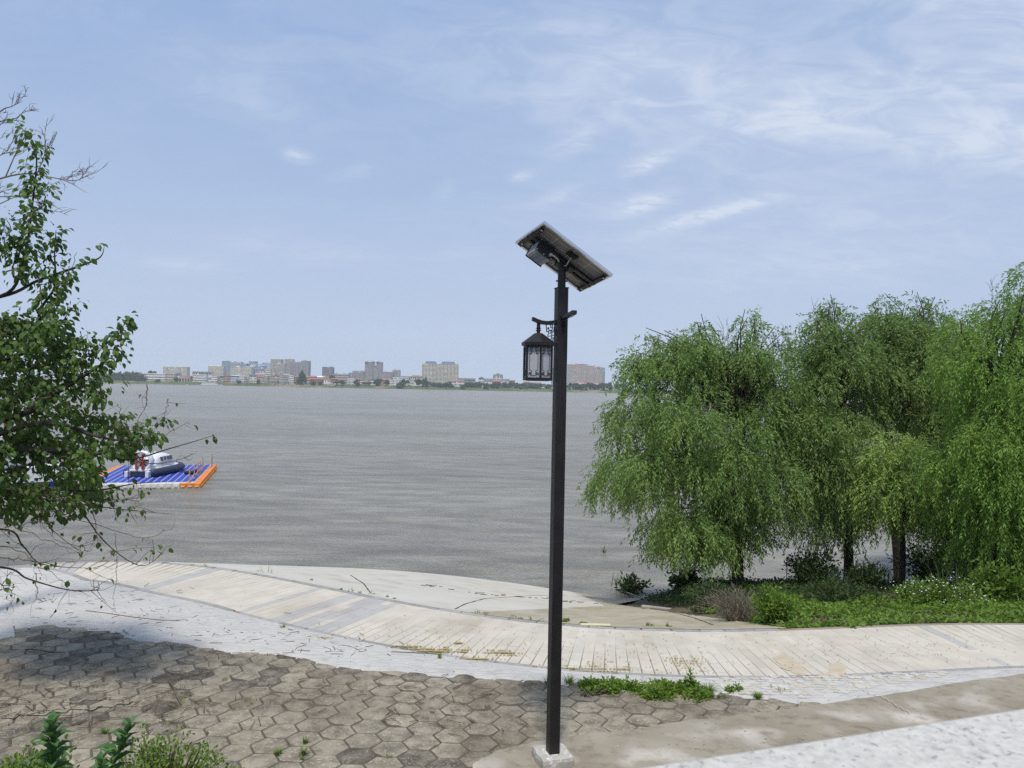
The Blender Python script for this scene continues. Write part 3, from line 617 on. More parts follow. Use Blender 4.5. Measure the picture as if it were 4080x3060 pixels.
# greek key scroll brackets
KEY = [[(845, 585), (1168, 570)], [(845, 590), (870, 812), (950, 788), (930, 672), (902, 690), (906, 722)], [(946, 772), (912, 955), (1036, 938), (1160, 900), (1160, 742), (1140, 748)],
       [(950, 780), (1020, 750), (1000, 862), (976, 862)], [(1062, 590), (1040, 940), (1012, 1138), (1080, 1108), (1092, 990), (1066, 1000)], [(1000, 598), (1004, 672), (1056, 656)], [(1050, 826), (1104, 800), (1126, 660), (1094, 682)]]
kk = .1145 * .5422 * .00548 / .95
def scroll(d, z0, name):
    mb = MB(); d = Vector(d); sdv = Vector((-d.y, d.x, 0))
    for pl in KEY:
        pts = [d * (PS / 2 + (1172 - x) * kk) + Vector((0, 0, z0 - (y - 570) * kk)) for x, y in pl]
        for a, b in zip(pts, pts[1:]):
            e = (b - a).normalized() * .003; mb.bar(a - e, b + e, .011, .008, sdv.cross((b - a).normalized()))
    return mb.build(name, MT['black'], lamp)
scroll((-1, 0, 0), za - .035, 'scroll_bracket'); scroll((0, -1, 0), zs - .035, 'scroll_bracket')
# hanging tube and lantern
lx = -(AL - .075); zr = lz(721.7); hub = empty('lantern_origin', (0, 0, 0)); bpy.data.objects.remove(hub)
mb = MB(); mb.tube([(lx, 0, za - .02), (lx, 0, zr - .005)], .021, 14); tube_ = mb.build('drop_tube', MT['black'], lamp)
mb = MB()
for q in (lz(711), lz(716)):
    for a in (.6, 2.2, 3.8, 5.3): d = Vector((math.cos(a), math.sin(a), 0)); mb.tube([Vector((lx, 0, q)) + d * .018, Vector((lx, 0, q)) + d * .036], .005, 6)
mb.build('set_screws', MT['black'], tube_)['kind'] = 'stuff'
LO = R(-90 - 8)                                             # one corner of the hexagon faces the viewer
def hexpt(r, k, z): a = LO + k * math.pi / 3; return Vector((lx + r * math.cos(a), r * math.sin(a), z))
z_e1, z_e0, z_b = lz(742), lz(748.5), lz(823)
mb = MB(); vs = [hexpt(.047, k, zr) for k in range(6)] + [hexpt(.203, k, z_e1) for k in range(6)] + [hexpt(.203, k, z_e0) for k in range(6)] + [hexpt(.15, k, z_e0) for k in range(6)]
mb.add(vs, [list(range(6))] + [[a + (k + 1) % 6, a + k, a + 6 + k, a + 6 + (k + 1) % 6][::-1] for a in (0, 6, 12) for k in range(6)]); lroof = mb.build('lantern_roof', MT['black'], lamp)
mb = MB()
RB = .166
for k in range(6):
    a, b = hexpt(RB, k, z_e0 + .004), hexpt(RB, k, z_b); mb.tube([a, b], .0125, 6)
    p, q = hexpt(RB, k, 0), hexpt(RB, k + 1, 0)
    for z, h in ((z_e0 - .012, .026), (z_b + .016, .034)): mb.bar(p + Vector((0, 0, z)), q + Vector((0, 0, z)), .016, h)
mb.prism([tuple(hexpt(.163, k, 0))[:2] for k in range(6)], z_b - .002, z_b + .006)
lfr = mb.build('lantern_frame', MT['black'], lamp)
mb = MB(); mb.prism([tuple(hexpt(.135, k, 0))[:2] for k in range(6)], z_b - .006, z_b - .002); mb.build('lantern_bottom', MT['frost'], lfr)
FR = [[(0, 1), (0, 0)], [(1, 1), (1, 0)]]
half = [[(.02, .91), (.20, .91)], [(.16, .99), (.33, .99), (.33, .96)], [(.13, .985), (.40, .985)], [(.13, .985), (.13, .875), (.40, .875), (.40, .985)], [(.27, .955), (.27, .83), (.10, .80)],
        [(.22, .94), (.27, .94)], [(.27, .83), (.27, .79), (.12, .79), (.12, .26), (.30, .215), (.30, .065), (.5, .065)], [(.02, .115), (.30, .115)], [(.07, .05), (.07, .165), (.30, .165)], [(.20, .165), (.20, .05)], [(.34, 1.0), (.34, .985)]]
for k in range(6):
    p, q = hexpt(RB - .004, k, 0), hexpt(RB - .004, k + 1, 0); e = (q - p).normalized(); nrm = Vector((e.y, -e.x, 0)); p2, q2 = p + e * .017, q - e * .017; z0, z1 = z_b + .034, z_e0 - .026
    mb = MB(); pl = [p2 - nrm * .004, q2 - nrm * .004]
    if True:
        c_ = (pl[0] + pl[1]) / 2; mb.box((c_.x, c_.y, (z0 + z1) / 2), ((q2 - p2).length + .01, .004, z1 - z0 + .01), Matrix.Rotation(math.atan2(e.y, e.x), 3, 'Z'))
    pane = mb.build('pane', MT['frost'], lfr)
    mb = MB()
    for poly in half:
        for mir in (0, 1):
            pts = [p2.lerp(q2, (1 - u) if mir else u) + Vector((0, 0, z0 + (z1 - z0) * v)) for u, v in poly]
            for a, b in zip(pts, pts[1:]): d = (b - a).normalized() * .0022; mb.bar(a - d, b + d, .0036, .0042, nrm.cross((b - a).normalized()) if (b - a).length > 1e-5 else (0, 0, 1))
    mb.build('fretwork', MT['black'], lfr)
mb = MB()
for k in range(6):
    m_ = (hexpt(.203, k, (z_e1 + z_e0) / 2) + hexpt(.203, k + 1, (z_e1 + z_e0) / 2)) / 2; d = Vector((m_.x - lx, m_.y, 0)).normalized(); mb.tube([m_ - d * .002, m_ + d * .004], .006, 8)
mb.build('rivets', MT['rub'], lroof)['kind'] = 'stuff'
# solar panel, pose solved from its four corners
e1 = Vector((.795, .314, -.519)).normalized(); e2 = Vector((.455, -.875, .168)); e2 = (e2 - e1 * e1.dot(e2)).normalized(); e2 = -e2; en = e1.cross(e2)
kq = LY / 9.1; pc_ = Vector((.58 * kq, LY, EYE + 1.538 * kq)); PL, PW = 1.038 * kq, .695 * kq
Minv = lamp.matrix_basis.inverted(); rotw = Matrix.Rotation(R(-17), 3, 'Z')
panel = empty('solar_panel', (0, 0, 0)); panel.parent = lamp
Q = Matrix((e1, e2, en)).transposed()                      # local (along, across, up) -> world
pl_loc = Matrix.Rotation(R(-17), 3, 'Z') @ (pc_ - Vector((pb.x, pb.y, gzb)))
panel.matrix_basis = Matrix.Translation(pl_loc) @ (Matrix.Rotation(R(-17), 3, 'Z') @ Q).to_4x4()
h = .032
mb = MB()
for s_ in (-1, 1):
    mb.box((0, s_ * (PW / 2 - .012), 0), (PL, .024, h)); mb.box((s_ * (PL / 2 - .012), 0, 0), (.024, PW - .05, h))
    mb.box((0, s_ * (PW / 2 - .027), -h / 2 + .0015), (PL - .06, .008, .003))
mb.build('panel_frame', MT['alu'], panel)
mb = MB(); mb.box((0, 0, .008), (PL - .05, PW - .05, .006)); bs = mb.build('backsheet', [MT['back']], panel)
mb = MB(); mb.box((0, 0, .0125), (PL - .05, PW - .05, .002)); mb.build('cell_face', MT['cell'], panel)
mb = MB()
for i in range(1, 6): mb.box((0, -PW / 2 + .025 + i * (PW - .05) / 6, .0045), (PL - .05, .005, .001))
for i in (1, 2, 3): mb.box((-PL / 2 + .025 + i * (PL - .05) / 4, 0, .0040), (.007, PW - .05, .001))
mb.build('grid_lines', MT['gridw'], panel)['kind'] = 'stuff'
mb = MB()
for s_ in (-.055, .045): mb = MB(); mb.box((0, s_ + .03, -.033), (PL - .04, .035, .030)); mb.build('rail', MT['black'], panel)
for s_ in (-1, 1): mb = MB(); mb.box((s_ * (PL / 2 - .05), .02, -.030), (.045, PW - .14, .034)); mb.build('end_bracket', MT['black'], panel)
mb = MB()
for s_ in (-1, 1):
    for t_ in (-.25, .21): mb.tube([(s_ * (PL / 2 - .05), t_, -.047), (s_ * (PL / 2 - .05), t_, -.053)], .010, 8)
mb.build('bolts', MT['alu'], panel)['kind'] = 'stuff'
mb = MB(); mb.box((.02, -.17, -.008), (.13, .085, .024)); mb.box((.02, -.17, -.022), (.09, .06, .008)); mb.build('junction_box', MT['black'], panel, bevel=.004)
mb = MB(); mb.tube([(.03, -.14, -.02), (.04, -.10, -.07), (.05, -.06, -.10), (.03, -.02, -.09), (.0, .02, -.06)], .007, 7); mb.build('cable', MT['cable'], panel, smooth=True)
mb = MB(); mb.box((.03, .01, -.085), (.16, .09, .07)); mb.box((.05, .01, -.06), (.26, .12, .02)); mb.build('tilt_bracket', MT['black'], panel, bevel=.006)
# battery box hung under the panel, pose from its own corners
bx = empty('battery_box', (0, 0, 0)); bx.parent = lamp
BL, BWd, BH = .217 * kq, .235 * kq, .150 * kq
bx.matrix_basis = panel.matrix_basis @ Matrix.Translation((-.266 * kq, .034 * kq, -.108 * kq))
mb = MB(); mb.box((0, 0, 0), (BL, BWd, BH)); case = mb.build('case', MT['boxm'], bx, bevel=.003)
for s_ in (-1, 1): mb = MB(); mb.box((0, s_ * (BWd / 2 + .003), 0), (BL + .018, .006, BH + .018)); mb.build('side_plate', MT['black'], bx)
mb = MB()
for a in (-1, 1):
    for c_ in (-1, 1): mb.tube([(a * BL * .47, -BWd / 2 - .006, c_ * BH * .46), (a * BL * .47, -BWd / 2 - .010, c_ * BH * .46)], .007, 8)
mb.tube([(0, -BWd / 2 - .006, -BH * .48), (0, -BWd / 2 - .010, -BH * .48)], .007, 8); mb.build('screws', MT['alu'], bx)['kind'] = 'stuff'
zl = -BH / 2 - .0012
mb = MB(); mb.box((.0, .0, zl), (BL * .68, BWd * .84, .0016)); lab = mb.build('label_plate', MT['labelblue'], bx)
mb = MB(); mb.box((-BL * .34, 0, zl - .001), (.003, BWd * .84, .001)); mb.box((BL * .34, 0, zl - .001), (.003, BWd * .84, .001)); mb.build('label_edge', MT['gridw'], lab)['kind'] = 'stuff'
def text(body, size, parent, mtx, m, name):
    cu = bpy.data.curves.new(name, 'FONT'); cu.body = body; cu.size = size; cu.align_x = 'CENTER'; cu.align_y = 'CENTER'; cu.extrude = .0006
    o = bpy.data.objects.new('tmp', cu); col.objects.link(o); dg = bpy.context.evaluated_depsgraph_get(); me = bpy.data.meshes.new_from_object(o.evaluated_get(dg)); bpy.data.objects.remove(o)
    me.materials.clear(); me.materials.append(m); q = link(name, me, parent); q.matrix_basis = mtx; return q
TX = Matrix(((0, -1, 0, -BL * .22), (-1, 0, 0, 0), (0, 0, -1, zl - .0016), (0, 0, 0, 1)))
text('12-VOLT', .036, lab, TX, MT['print'], 'print')
mb = MB()
for i in range(5):
    xx = -.008 + i * .018; y0 = -BWd * .36
    while y0 < BWd * .3:
        w_ = random.uniform(.012, .04); 
        if random.random() < .75: mb.box((xx, y0 + w_ / 2, zl - .0014), (.006, w_, .001))
        y0 += w_ + .008
mb.build('fine_print', MT['print'], lab)['kind'] = 'stuff'
yb_ = -BWd / 2
mb = MB(); mb.tube([(.07, yb_ - .004, -.03), (.07, yb_ - .035, -.03)], .018, 8); mb.tube([(.07, yb_ - .03, -.03), (.11, yb_ - .04, -.028), (.17, yb_ - .01, -.01), (.22, yb_ + .05, .01)], .010, 8); mb.build('cable_gland', MT['cable'], bx)

# ------------------------------------------------------------------ floating dock of plastic cubes
FRp = Vector((-23.8, 59.1, 0)); da = R(16.2); ud = Vector((-math.cos(da), -math.sin(da), 0)); wd_ = Vector((-math.sin(da), math.cos(da), 0))
NU, NW, CS = 17, 28, .5
dock = empty('floating_dock', FRp, 0, 'blue floating cube pontoon with orange and white edges on the river', 'pontoon'); dock.rotation_euler = (0, 0, da)
def cube_mesh(m):
    mb = MB(); a = .245; b = .225; c = .16
    vs = []
    for z, q in ((-.05, b), (.0, a), (.31, a), (.35, b)): vs += [(x * q, y * q, z) for x, y in ((-1, -1), (1, -1), (1, 1), (-1, 1))]
    mb.add(vs, [[0 + j + 4 * i, (j + 1) % 4 + 4 * i, (j + 1) % 4 + 4 + 4 * i, j + 4 + 4 * i] for i in range(3) for j in range(4)] + [[12, 13, 14, 15]])
    me = bpy.data.meshes.new('float_cube'); me.from_pydata(mb.v, [], mb.f); me.materials.append(m); return me
cme = {k: cube_mesh(MT[k]) for k in ('blue', 'orange', 'whitep')}
cubes = []
for j in range(NW):
    for i in range(NU):
        k = 'blue'
        if i == 0 or i == NU - 1: k = 'orange'
        elif j == 0: k = 'orange' if i <= 2 else 'whitep'
        elif j == 1: k = 'whitep'
        if i == NU - 1 and 3 < j < 9: k = 'blue'
        x, y = -(i + .5) * CS, (j + .5) * CS; wp_ = FRp + ud * ((i + .5) * CS) + wd_ * (y); px, py = proj(wp_)
        cubes.append((0 if px > -40 else 1, wp_.length, x, y, k))
cubes.sort(); cv_, cfc, cmi = [], [], []; b_ = 0; ks = ['blue', 'orange', 'whitep']; Fc = [list(p.vertices) for p in cme['blue'].polygons]; Vc = np.array([v.co for v in cme['blue'].vertices])
for i, (o, d, x, y, k) in enumerate(cubes):
    if i < 300: t = link('float_cube', cme[k], dock); t.location = (x, y, random.uniform(-.012, .012)); t.rotation_euler = (random.gauss(0, .006), random.gauss(0, .006), 0)
    else:
        cv_ += [tuple(v) for v in Vc + np.array([x, y, random.uniform(-.01, .01)])]; cfc += [[q + b_ for q in f] for f in Fc]; cmi += [ks.index(k)] * len(Fc); b_ += len(Vc)
me = bpy.data.meshes.new('float_cubes'); me.from_pydata(cv_, [], cfc); [me.materials.append(MT[k]) for k in ks]; me.polygons.foreach_set('material_index', cmi); o = link('float_cubes', me, dock); o['kind'] = 'stuff'
mb = MB()
for i in range(1, NU):
    for j in range(2, NW + 1):
        c_ = (-i * CS, j * CS); mb.prism([(c_[0] + .085 * math.cos(a * math.pi / 3), c_[1] + .085 * math.sin(a * math.pi / 3)) for a in range(6)], .33, .365)
o = mb.build('pins', MT['whitep'], dock); o['kind'] = 'stuff'
# mooring lugs along the sides
mb = MB()
for j in range(NW): mb.box((.02, (j + .5) * CS, .12), (.12, .26, .10))
lug2 = MB()
for i in range(NU): lug2.box((-(i + .5) * CS, -.02, .12), (.26, .12, .10))
o = lug2.build('front_lugs', MT['whitep'], dock); o['kind'] = 'stuff'
o = mb.build('side_lugs', MT['orange'], dock); o['kind'] = 'stuff'
px_ = [(-.85, .6), (-.75, 2.9), (-.7, 5.1), (-.65, 6.2), (-.75, 9.0), (-.3, 12.4)]
mb0 = MB(); mb0.tube([(0, 0, .3), (0, 0, 1.45)], [.055, .045], 8); mb0.prism([(.12 * math.cos(a), .12 * math.sin(a)) for a in [k * math.pi / 4 for k in range(8)]], .345, .385)
m0 = mb0.build('rail_post', MT['post'], dock).data; pm = [o for o in dock.children if o.name.startswith('rail_post')][0]; pm.location = (*px_[0], 0)
for x, y in px_[1:]: t = link('rail_post', m0, dock); t.location = (x, y, 0)
mb = MB()
for z in (.8, 1.25):
    for (a, b) in zip(px_, px_[1:]):
        pts = [Vector((a[0] + (b[0] - a[0]) * f, a[1] + (b[1] - a[1]) * f, z - .12 * 4 * f * (1 - f))) for f in np.linspace(0, 1, 7)]; mb.tube(pts, .02, 5)
mb.build('rope', MT['rope'], dock)
ty = MB(); n1, n2 = 20, 8
vs = [((.34 + .11 * math.cos(b)) * math.cos(a), (.34 + .11 * math.cos(b)) * math.sin(a), .11 * math.sin(b)) for a in np.linspace(0, 2 * math.pi, n1, endpoint=False) for b in np.linspace(0, 2 * math.pi, n2, endpoint=False)]
ty.add(vs, [[i * n2 + j, ((i + 1) % n1) * n2 + j, ((i + 1) % n1) * n2 + (j + 1) % n2, i * n2 + (j + 1) % n2] for i in range(n1) for j in range(n2)])
for k, (x, y, z) in enumerate(((-1.5, 6.4, .47), (-1.15, 7.3, .47))):
    o = ty.build('tyre', MT['rub'], None, smooth=True, loc=FRp + Vector((x * math.cos(da) - y * math.sin(da), x * math.sin(da) + y * math.cos(da), z)))
    tag(o, ('black tyre lying on the blue pontoon, the nearer of the two', 'black tyre lying on the blue pontoon, the farther of the two')[k], 'tyre', 'tyres on the pontoon')

# ------------------------------------------------------------------ hovercraft standing on the pontoon
HC = Vector((-29.9, 62.0, .36)); hov = empty('hovercraft', HC, R(-2), 'white hovercraft with dark blue skirt and caged fan on the pontoon', 'hovercraft')
def loft(mb, secs, close_ends=True):
    n = len(secs[0]); b = len(mb.v); vs = [p for s in secs for p in s]
    fs = [[i * n + j, i * n + (j + 1) % n, (i + 1) * n + (j + 1) % n, (i + 1) * n + j] for i in range(len(secs) - 1) for j in range(n)]
    if close_ends: fs += [list(range(n))[::-1], list(range((len(secs) - 1) * n, len(secs) * n))]
    mb.add(vs, fs)
def ringx(y, x, z, rx, rz, n=14): return [(x + rx * math.cos(2 * math.pi * k / n), y, z + rz * math.sin(2 * math.pi * k / n)) for k in range(n)]
def hull_outline(): 
    pts = [(-1.0, .25)]
    return pts
# inflated skirt as one bent tube from the stern round the bow and back
mb = MB(); path_ = [(1.02, -.05), (1.06, .8), (1.08, 2.0), (1.08, 3.4), (1.0, 4.6), (.78, 5.5), (.42, 6.1), (0, 6.3)]
path_ = path_ + [(-x, y) for x, y in path_[-2::-1]]
rad = [.30] + [.36] * (len(path_) - 2) + [.30]
secs = []
for i, (x, y) in enumerate(path_):
    a = Vector(path_[max(i - 1, 0)]); b = Vector(path_[min(i + 1, len(path_) - 1)]); d = (b - a).normalized(); nn_ = Vector((d.y, -d.x))
    secs.append([(x + nn_.x * rad[i] * math.cos(t), y + nn_.y * rad[i] * math.cos(t), .33 + (.34 if 0 else .33) * math.sin(t)) for t in [2 * math.pi * k / 12 for k in range(12)]])
loft(mb, secs); mb.build('skirt', MT['navy'], hov, smooth=True)
mb = MB(); deck = [(-.98, .0), (.98, .0), (1.02, 3.6), (.9, 4.8), (.5, 5.7), (0, 5.95), (-.5, 5.7), (-.9, 4.8), (-1.02, 3.6)]
mb.prism(deck, .30, .62); mb.build('deck', MT['white'], hov, bevel=.03)
mb = MB(); mb.prism([(.72, -.5), (.98, -.5), (.98, .3), (.72, .3)], .02, .50); mb.prism([(-.98, -.5), (-.72, -.5), (-.72, .3), (-.98, .3)], .02, .50); mb.build('stern_fin', MT['white'], hov, bevel=.02)
mb = MB(); mb.box((0, -.02, .26), (1.44, .06, .42)); mb.build('stern_skirt', MT['navy'], hov)
# cabin
cabs = [(1.35, .62, .62, .55), (1.7, .72, .62, .92), (2.4, .78, .62, 1.06), (3.4, .78, .62, 1.04), (4.1, .72, .62, .86), (4.6, .62, .62, .42), (4.9, .5, .62, .12)]
def cab(y, hw, z, h): return [(-hw, y, z), (hw, y, z), (hw * 1.0, y, z + h * .45), (hw * .86, y, z + h * .82), (hw * .6, y, z + h), (0, y, z + h * 1.05), (-hw * .6, y, z + h), (-hw * .86, y, z + h * .82), (-hw, y, z + h * .45)]
mb = MB(); loft(mb, [cab(*c) for c in cabs]); cb = mb.build('cabin', MT['white'], hov, smooth=False, bevel=.02)
for sgn in (1, -1):
    for k in range(4):
        y0 = 2.02 + k * .52; mb = MB(); pts = [(sgn * .792, y0, 1.14), (sgn * .792, y0 + .38, 1.14), (sgn * .70, y0 + .38, 1.46), (sgn * .70, y0, 1.46)]
        mb.add(pts + [(x - sgn * .05, y, z) for x, y, z in pts], [[0, 1, 2, 3], [7, 6, 5, 4], [0, 4, 5, 1], [1, 5, 6, 2], [2, 6, 7, 3], [3, 7, 4, 0]]); mb.build('window', MT['glass'], cb)
mb = MB(); mb.box((0, 4.45, 1.20), (1.0, .05, .34), Matrix.Rotation(R(48), 3, 'X')); mb.build('windscreen', MT['glass'], cb)
# fan duct with cage, red rudders
mb = MB(); n = 28; r0, r1 = .70, .86; zc = 1.24
vs = []
for y, ra in ((.10, r0), (.10, r1), (.50, r1 + .02), (.72, r1 - .03), (.72, r0), (.4, r0 - .02)): vs += [(ra * math.cos(2 * math.pi * k / n), y, zc + ra * math.sin(2 * math.pi * k / n)) for k in range(n)]
mb.add(vs, [[i * n + k, i * n + (k + 1) % n, ((i + 1) % 6) * n + (k + 1) % n, ((i + 1) % 6) * n + k] for i in range(6) for k in range(n)]); duct = mb.build('fan_duct', MT['white'], hov, smooth=True)
mb = MB(); mb.prism([(-.75, .12), (.75, .12), (.66, 1.5), (-.66, 1.5)], .60, .84); mb.prism([(-.5, .55), (.5, .55), (.5, 1.6), (-.5, 1.6)], .84, 1.35); mb.build('engine_cover', MT['white'], hov, bevel=.04)
mb = MB()
for k in range(6): a = k * math.pi / 3 + .2; d = Vector((math.cos(a), 0, math.sin(a))); mb.bar(Vector((0, .36, zc)) + d * .08, Vector((0, .36, zc)) + d * .66, .12, .02, (0, 1, .5))
mb.tube([(0, .28, zc), (0, .46, zc)], .1, 12); mb.build('propeller', MT['rub'], hov)
for s_ in (-.26, .26): mb = MB(); mb.box((s_, -.04, zc), (.05, .34, 1.24), Matrix.Rotation(R(50), 3, 'Z')); mb.build('rudder', MT['red'], hov)
mb = MB(); mb.box((0, -.02, zc + .02), (.5, .05, .12)); mb.build('rudder_link', MT['red'], hov)
mb = MB(); mb.box((.0, 2.9, 1.70), (.3, .5, .06)); mb.box((-.1, 2.7, 1.78), (.12, .12, .14)); mb.build('roof_box', MT['white'], cb)
mb = MB()
for x in (-.5, .5): mb.tube([(x, 4.9, .62), (x, 5.1, 1.0), (x * .6, 5.4, 1.0), (x * .5, 5.6, .62)], .02, 6)
mb.build('grab_rail', MT['alu'], hov)

# ------------------------------------------------------------------ moored boats
def boat(name, loc, rz, ln, wd, decks, hullm, label, cat='boat', roofm='white', extra=None, upper=None):
    b = empty(name, loc, rz, label, cat)
    mb = MB(); n = 9; secs = []
    for i in range(n):
        f = i / (n - 1); x = (f - .5) * ln; k = 1 if f < .72 else 1 - ((f - .72) / .28) ** 2 * .85; hgt = 1.15 + .5 * max(0, f - .7) / .3
        secs.append([(x, -wd / 2 * k, hgt), (x, -wd / 2 * k * .82, -.3), (x, wd / 2 * k * .82, -.3), (x, wd / 2 * k, hgt)])
    if upper: loft(mb, [[s_[0][:2] + (.42,), s_[1], s_[2], s_[3][:2] + (.42,)] for s_ in secs])
    else: loft(mb, secs)
    hl = mb.build('hull', MT[hullm], b)
    if upper:
        mb = MB(); loft(mb, [[s_[0], s_[0][:2] + (.42,), s_[3][:2] + (.42,), s_[3]] for s_ in secs]); mb.build('topside', MT[upper], b)
    mb = MB(); mb.box((0, 0, 1.0), (ln * .70, wd * 1.01, .28)); mb.build('rubbing_strake', MT['white'], hl)
    z = 1.2
    for d in range(decks):
        l2, w2 = ln * (.74 - .13 * d), wd * (.84 - .08 * d); x0 = -ln * (.06 + .03 * d)
        mb = MB(); mb.box((x0, 0, z + 1.15), (l2, w2, 2.3)); dk = mb.build('deckhouse', MT['white'], b)
        mb = MB(); nw = max(3, int(l2 / 1.6))
        for k in range(nw):
            xx = x0 - l2 / 2 + (k + .5) * l2 / nw
            for s_ in (-1, 1): mb.box((xx, s_ * w2 / 2, z + 1.4), (l2 / nw * .62, .06, .85))
        for s_ in (-1, 1): mb.box((x0 + s_ * l2 / 2, 0, z + 1.4), (.06, w2 * .5, .85))
        mb.build('windows', MT['glass'], dk)['kind'] = 'stuff'
        mb = MB(); mb.box((x0, 0, z + 2.38), (l2 + 1.0, w2 + .7, .14)); mb.build('deck_roof', MT[roofm if d == decks - 1 else 'white'], b)
        mb = MB()
        if d < decks - 1:
            for s_ in (-1, 1):
                mb.bar((x0 - l2 / 2, s_ * (w2 / 2 + .25), z + 3.3), (x0 + l2 / 2, s_ * (w2 / 2 + .25), z + 3.3), .05, .05)
                for k in range(nw + 1): xx = x0 - l2 / 2 + k * l2 / nw; mb.bar((xx, s_ * (w2 / 2 + .25), z + 2.4), (xx, s_ * (w2 / 2 + .25), z + 3.3), .04, .04, (1, 0, 0))
            mb.build('railing', MT['white'], b)['kind'] = 'stuff'
        z += 2.45
    return b, z
fb, zt_ = boat('excursion_boat', (-44.6, 57.6, 0), R(6), 21, 5.2, 2, 'blue', 'white two deck boat with blue hull and red lantern behind the left tree', roofm='boatgrey', upper='white')
mb = MB(); cx_, cy_, cz_ = 7.9, -2.75, 4.9
secs = [[(cx_ + r_ * math.cos(a), cy_ + r_ * math.sin(a), cz_ + dz_) for a in [2 * math.pi * k / 10 for k in range(10)]] for r_, dz_ in ((.1, -.35), (.24, -.2), (.28, 0), (.24, .2), (.1, .35))]
loft(mb, secs); mb.tube([(cx_, cy_, cz_ + .35), (cx_, cy_, cz_ + .6)], .03, 5); mb.build('red_lantern', MT['red'], fb, smooth=True)

# ------------------------------------------------------------------ far bank
FB0 = 1522
lm_grass = mat('far_grass', (.07, .105, .035), (.11, .13, .05), .03, .95, c3=(.24, .20, .14), s3=.022, lo3=.54, hi3=.62, stretch=(.6, 1, 3))
xf = np.linspace(-1800, 1800, 361); prof = [(-6, -1.2), (0, -.05), (4, 1.0), (12, 3.0), (20, 5.2), (30, 6.6), (60, 7.0), (400, 7.3), (1000, 7.6)]
XX = np.repeat(xf[:, None], len(prof), 1); YY = np.array([p[0] for p in prof])[None] + FB0 + (3 * vnoise(XX, XX * 0, .02, 8)); ZZ = np.array([p[1] for p in prof])[None] + .35 * vnoise(XX, YY, .05, 9) * np.array([0, 0, .4, 1, 1, 1, 0, 0, 0])[None]
fbk = mesh_np('far_bank', np.stack([XX, YY, ZZ], 2), grid_faces(len(xf), len(prof))[:, ::-1], lm_grass, smooth=True); tag(fbk, kind='structure')
WM = {}
def wm(key, c): 
    if key not in WM: WM[key] = mat('wall_' + key, c, tuple(v * .9 for v in c), .08, .9)
    return WM[key]
for k, c in dict(cream=(.78, .72, .60), white=(.83, .82, .79), grey=(.50, .49, .47), bluegrey=(.45, .51, .58), warm=(.64, .59, .53), brick=(.48, .29, .21), pink=(.62, .53, .49), blue=(.2, .3, .5), dgrey=(.33, .33, .36), mauve=(.50, .46, .47), tan=(.60, .50, .38), paleblue=(.6, .67, .76), dred=(.42, .2, .16)).items(): wm(k, c)
rf_red = mat('roof_red_tile', (.28, .115, .08), (.35, .17, .12), .2, .9); rf_brown = mat('roof_brown_tile', (.25, .15, .11), (.3, .2, .15), .2, .9); rf_grey = mat('roof_grey', (.16, .16, .17), (.2, .2, .2), .2, .9); rf_blue = mat('roof_blue_sheet', (.08, .2, .55), None, rough=.6); rf_slate = mat('roof_slate_blue', (.12, .16, .25), (.15, .19, .28), .2, .8); rf_white = mat('roof_white', (.72, .73, .74), None, rough=.8); rf_pink = mat('roof_pink', (.46, .24, .22), None, rough=.8)
far_glass = mat('far_glass', (.015, .018, .025), (.03, .035, .045), .3, .3, spec=.3); far_glassb = mat('far_glass_blue', (.03, .05, .09), (.05, .08, .13), .3, .3, spec=.3)
ROOFS = dict(red=rf_red, brown=rf_brown, grey=rf_grey, blue=rf_blue, slate=rf_slate, white=rf_white, pink=rf_pink)
FHm = 3.0
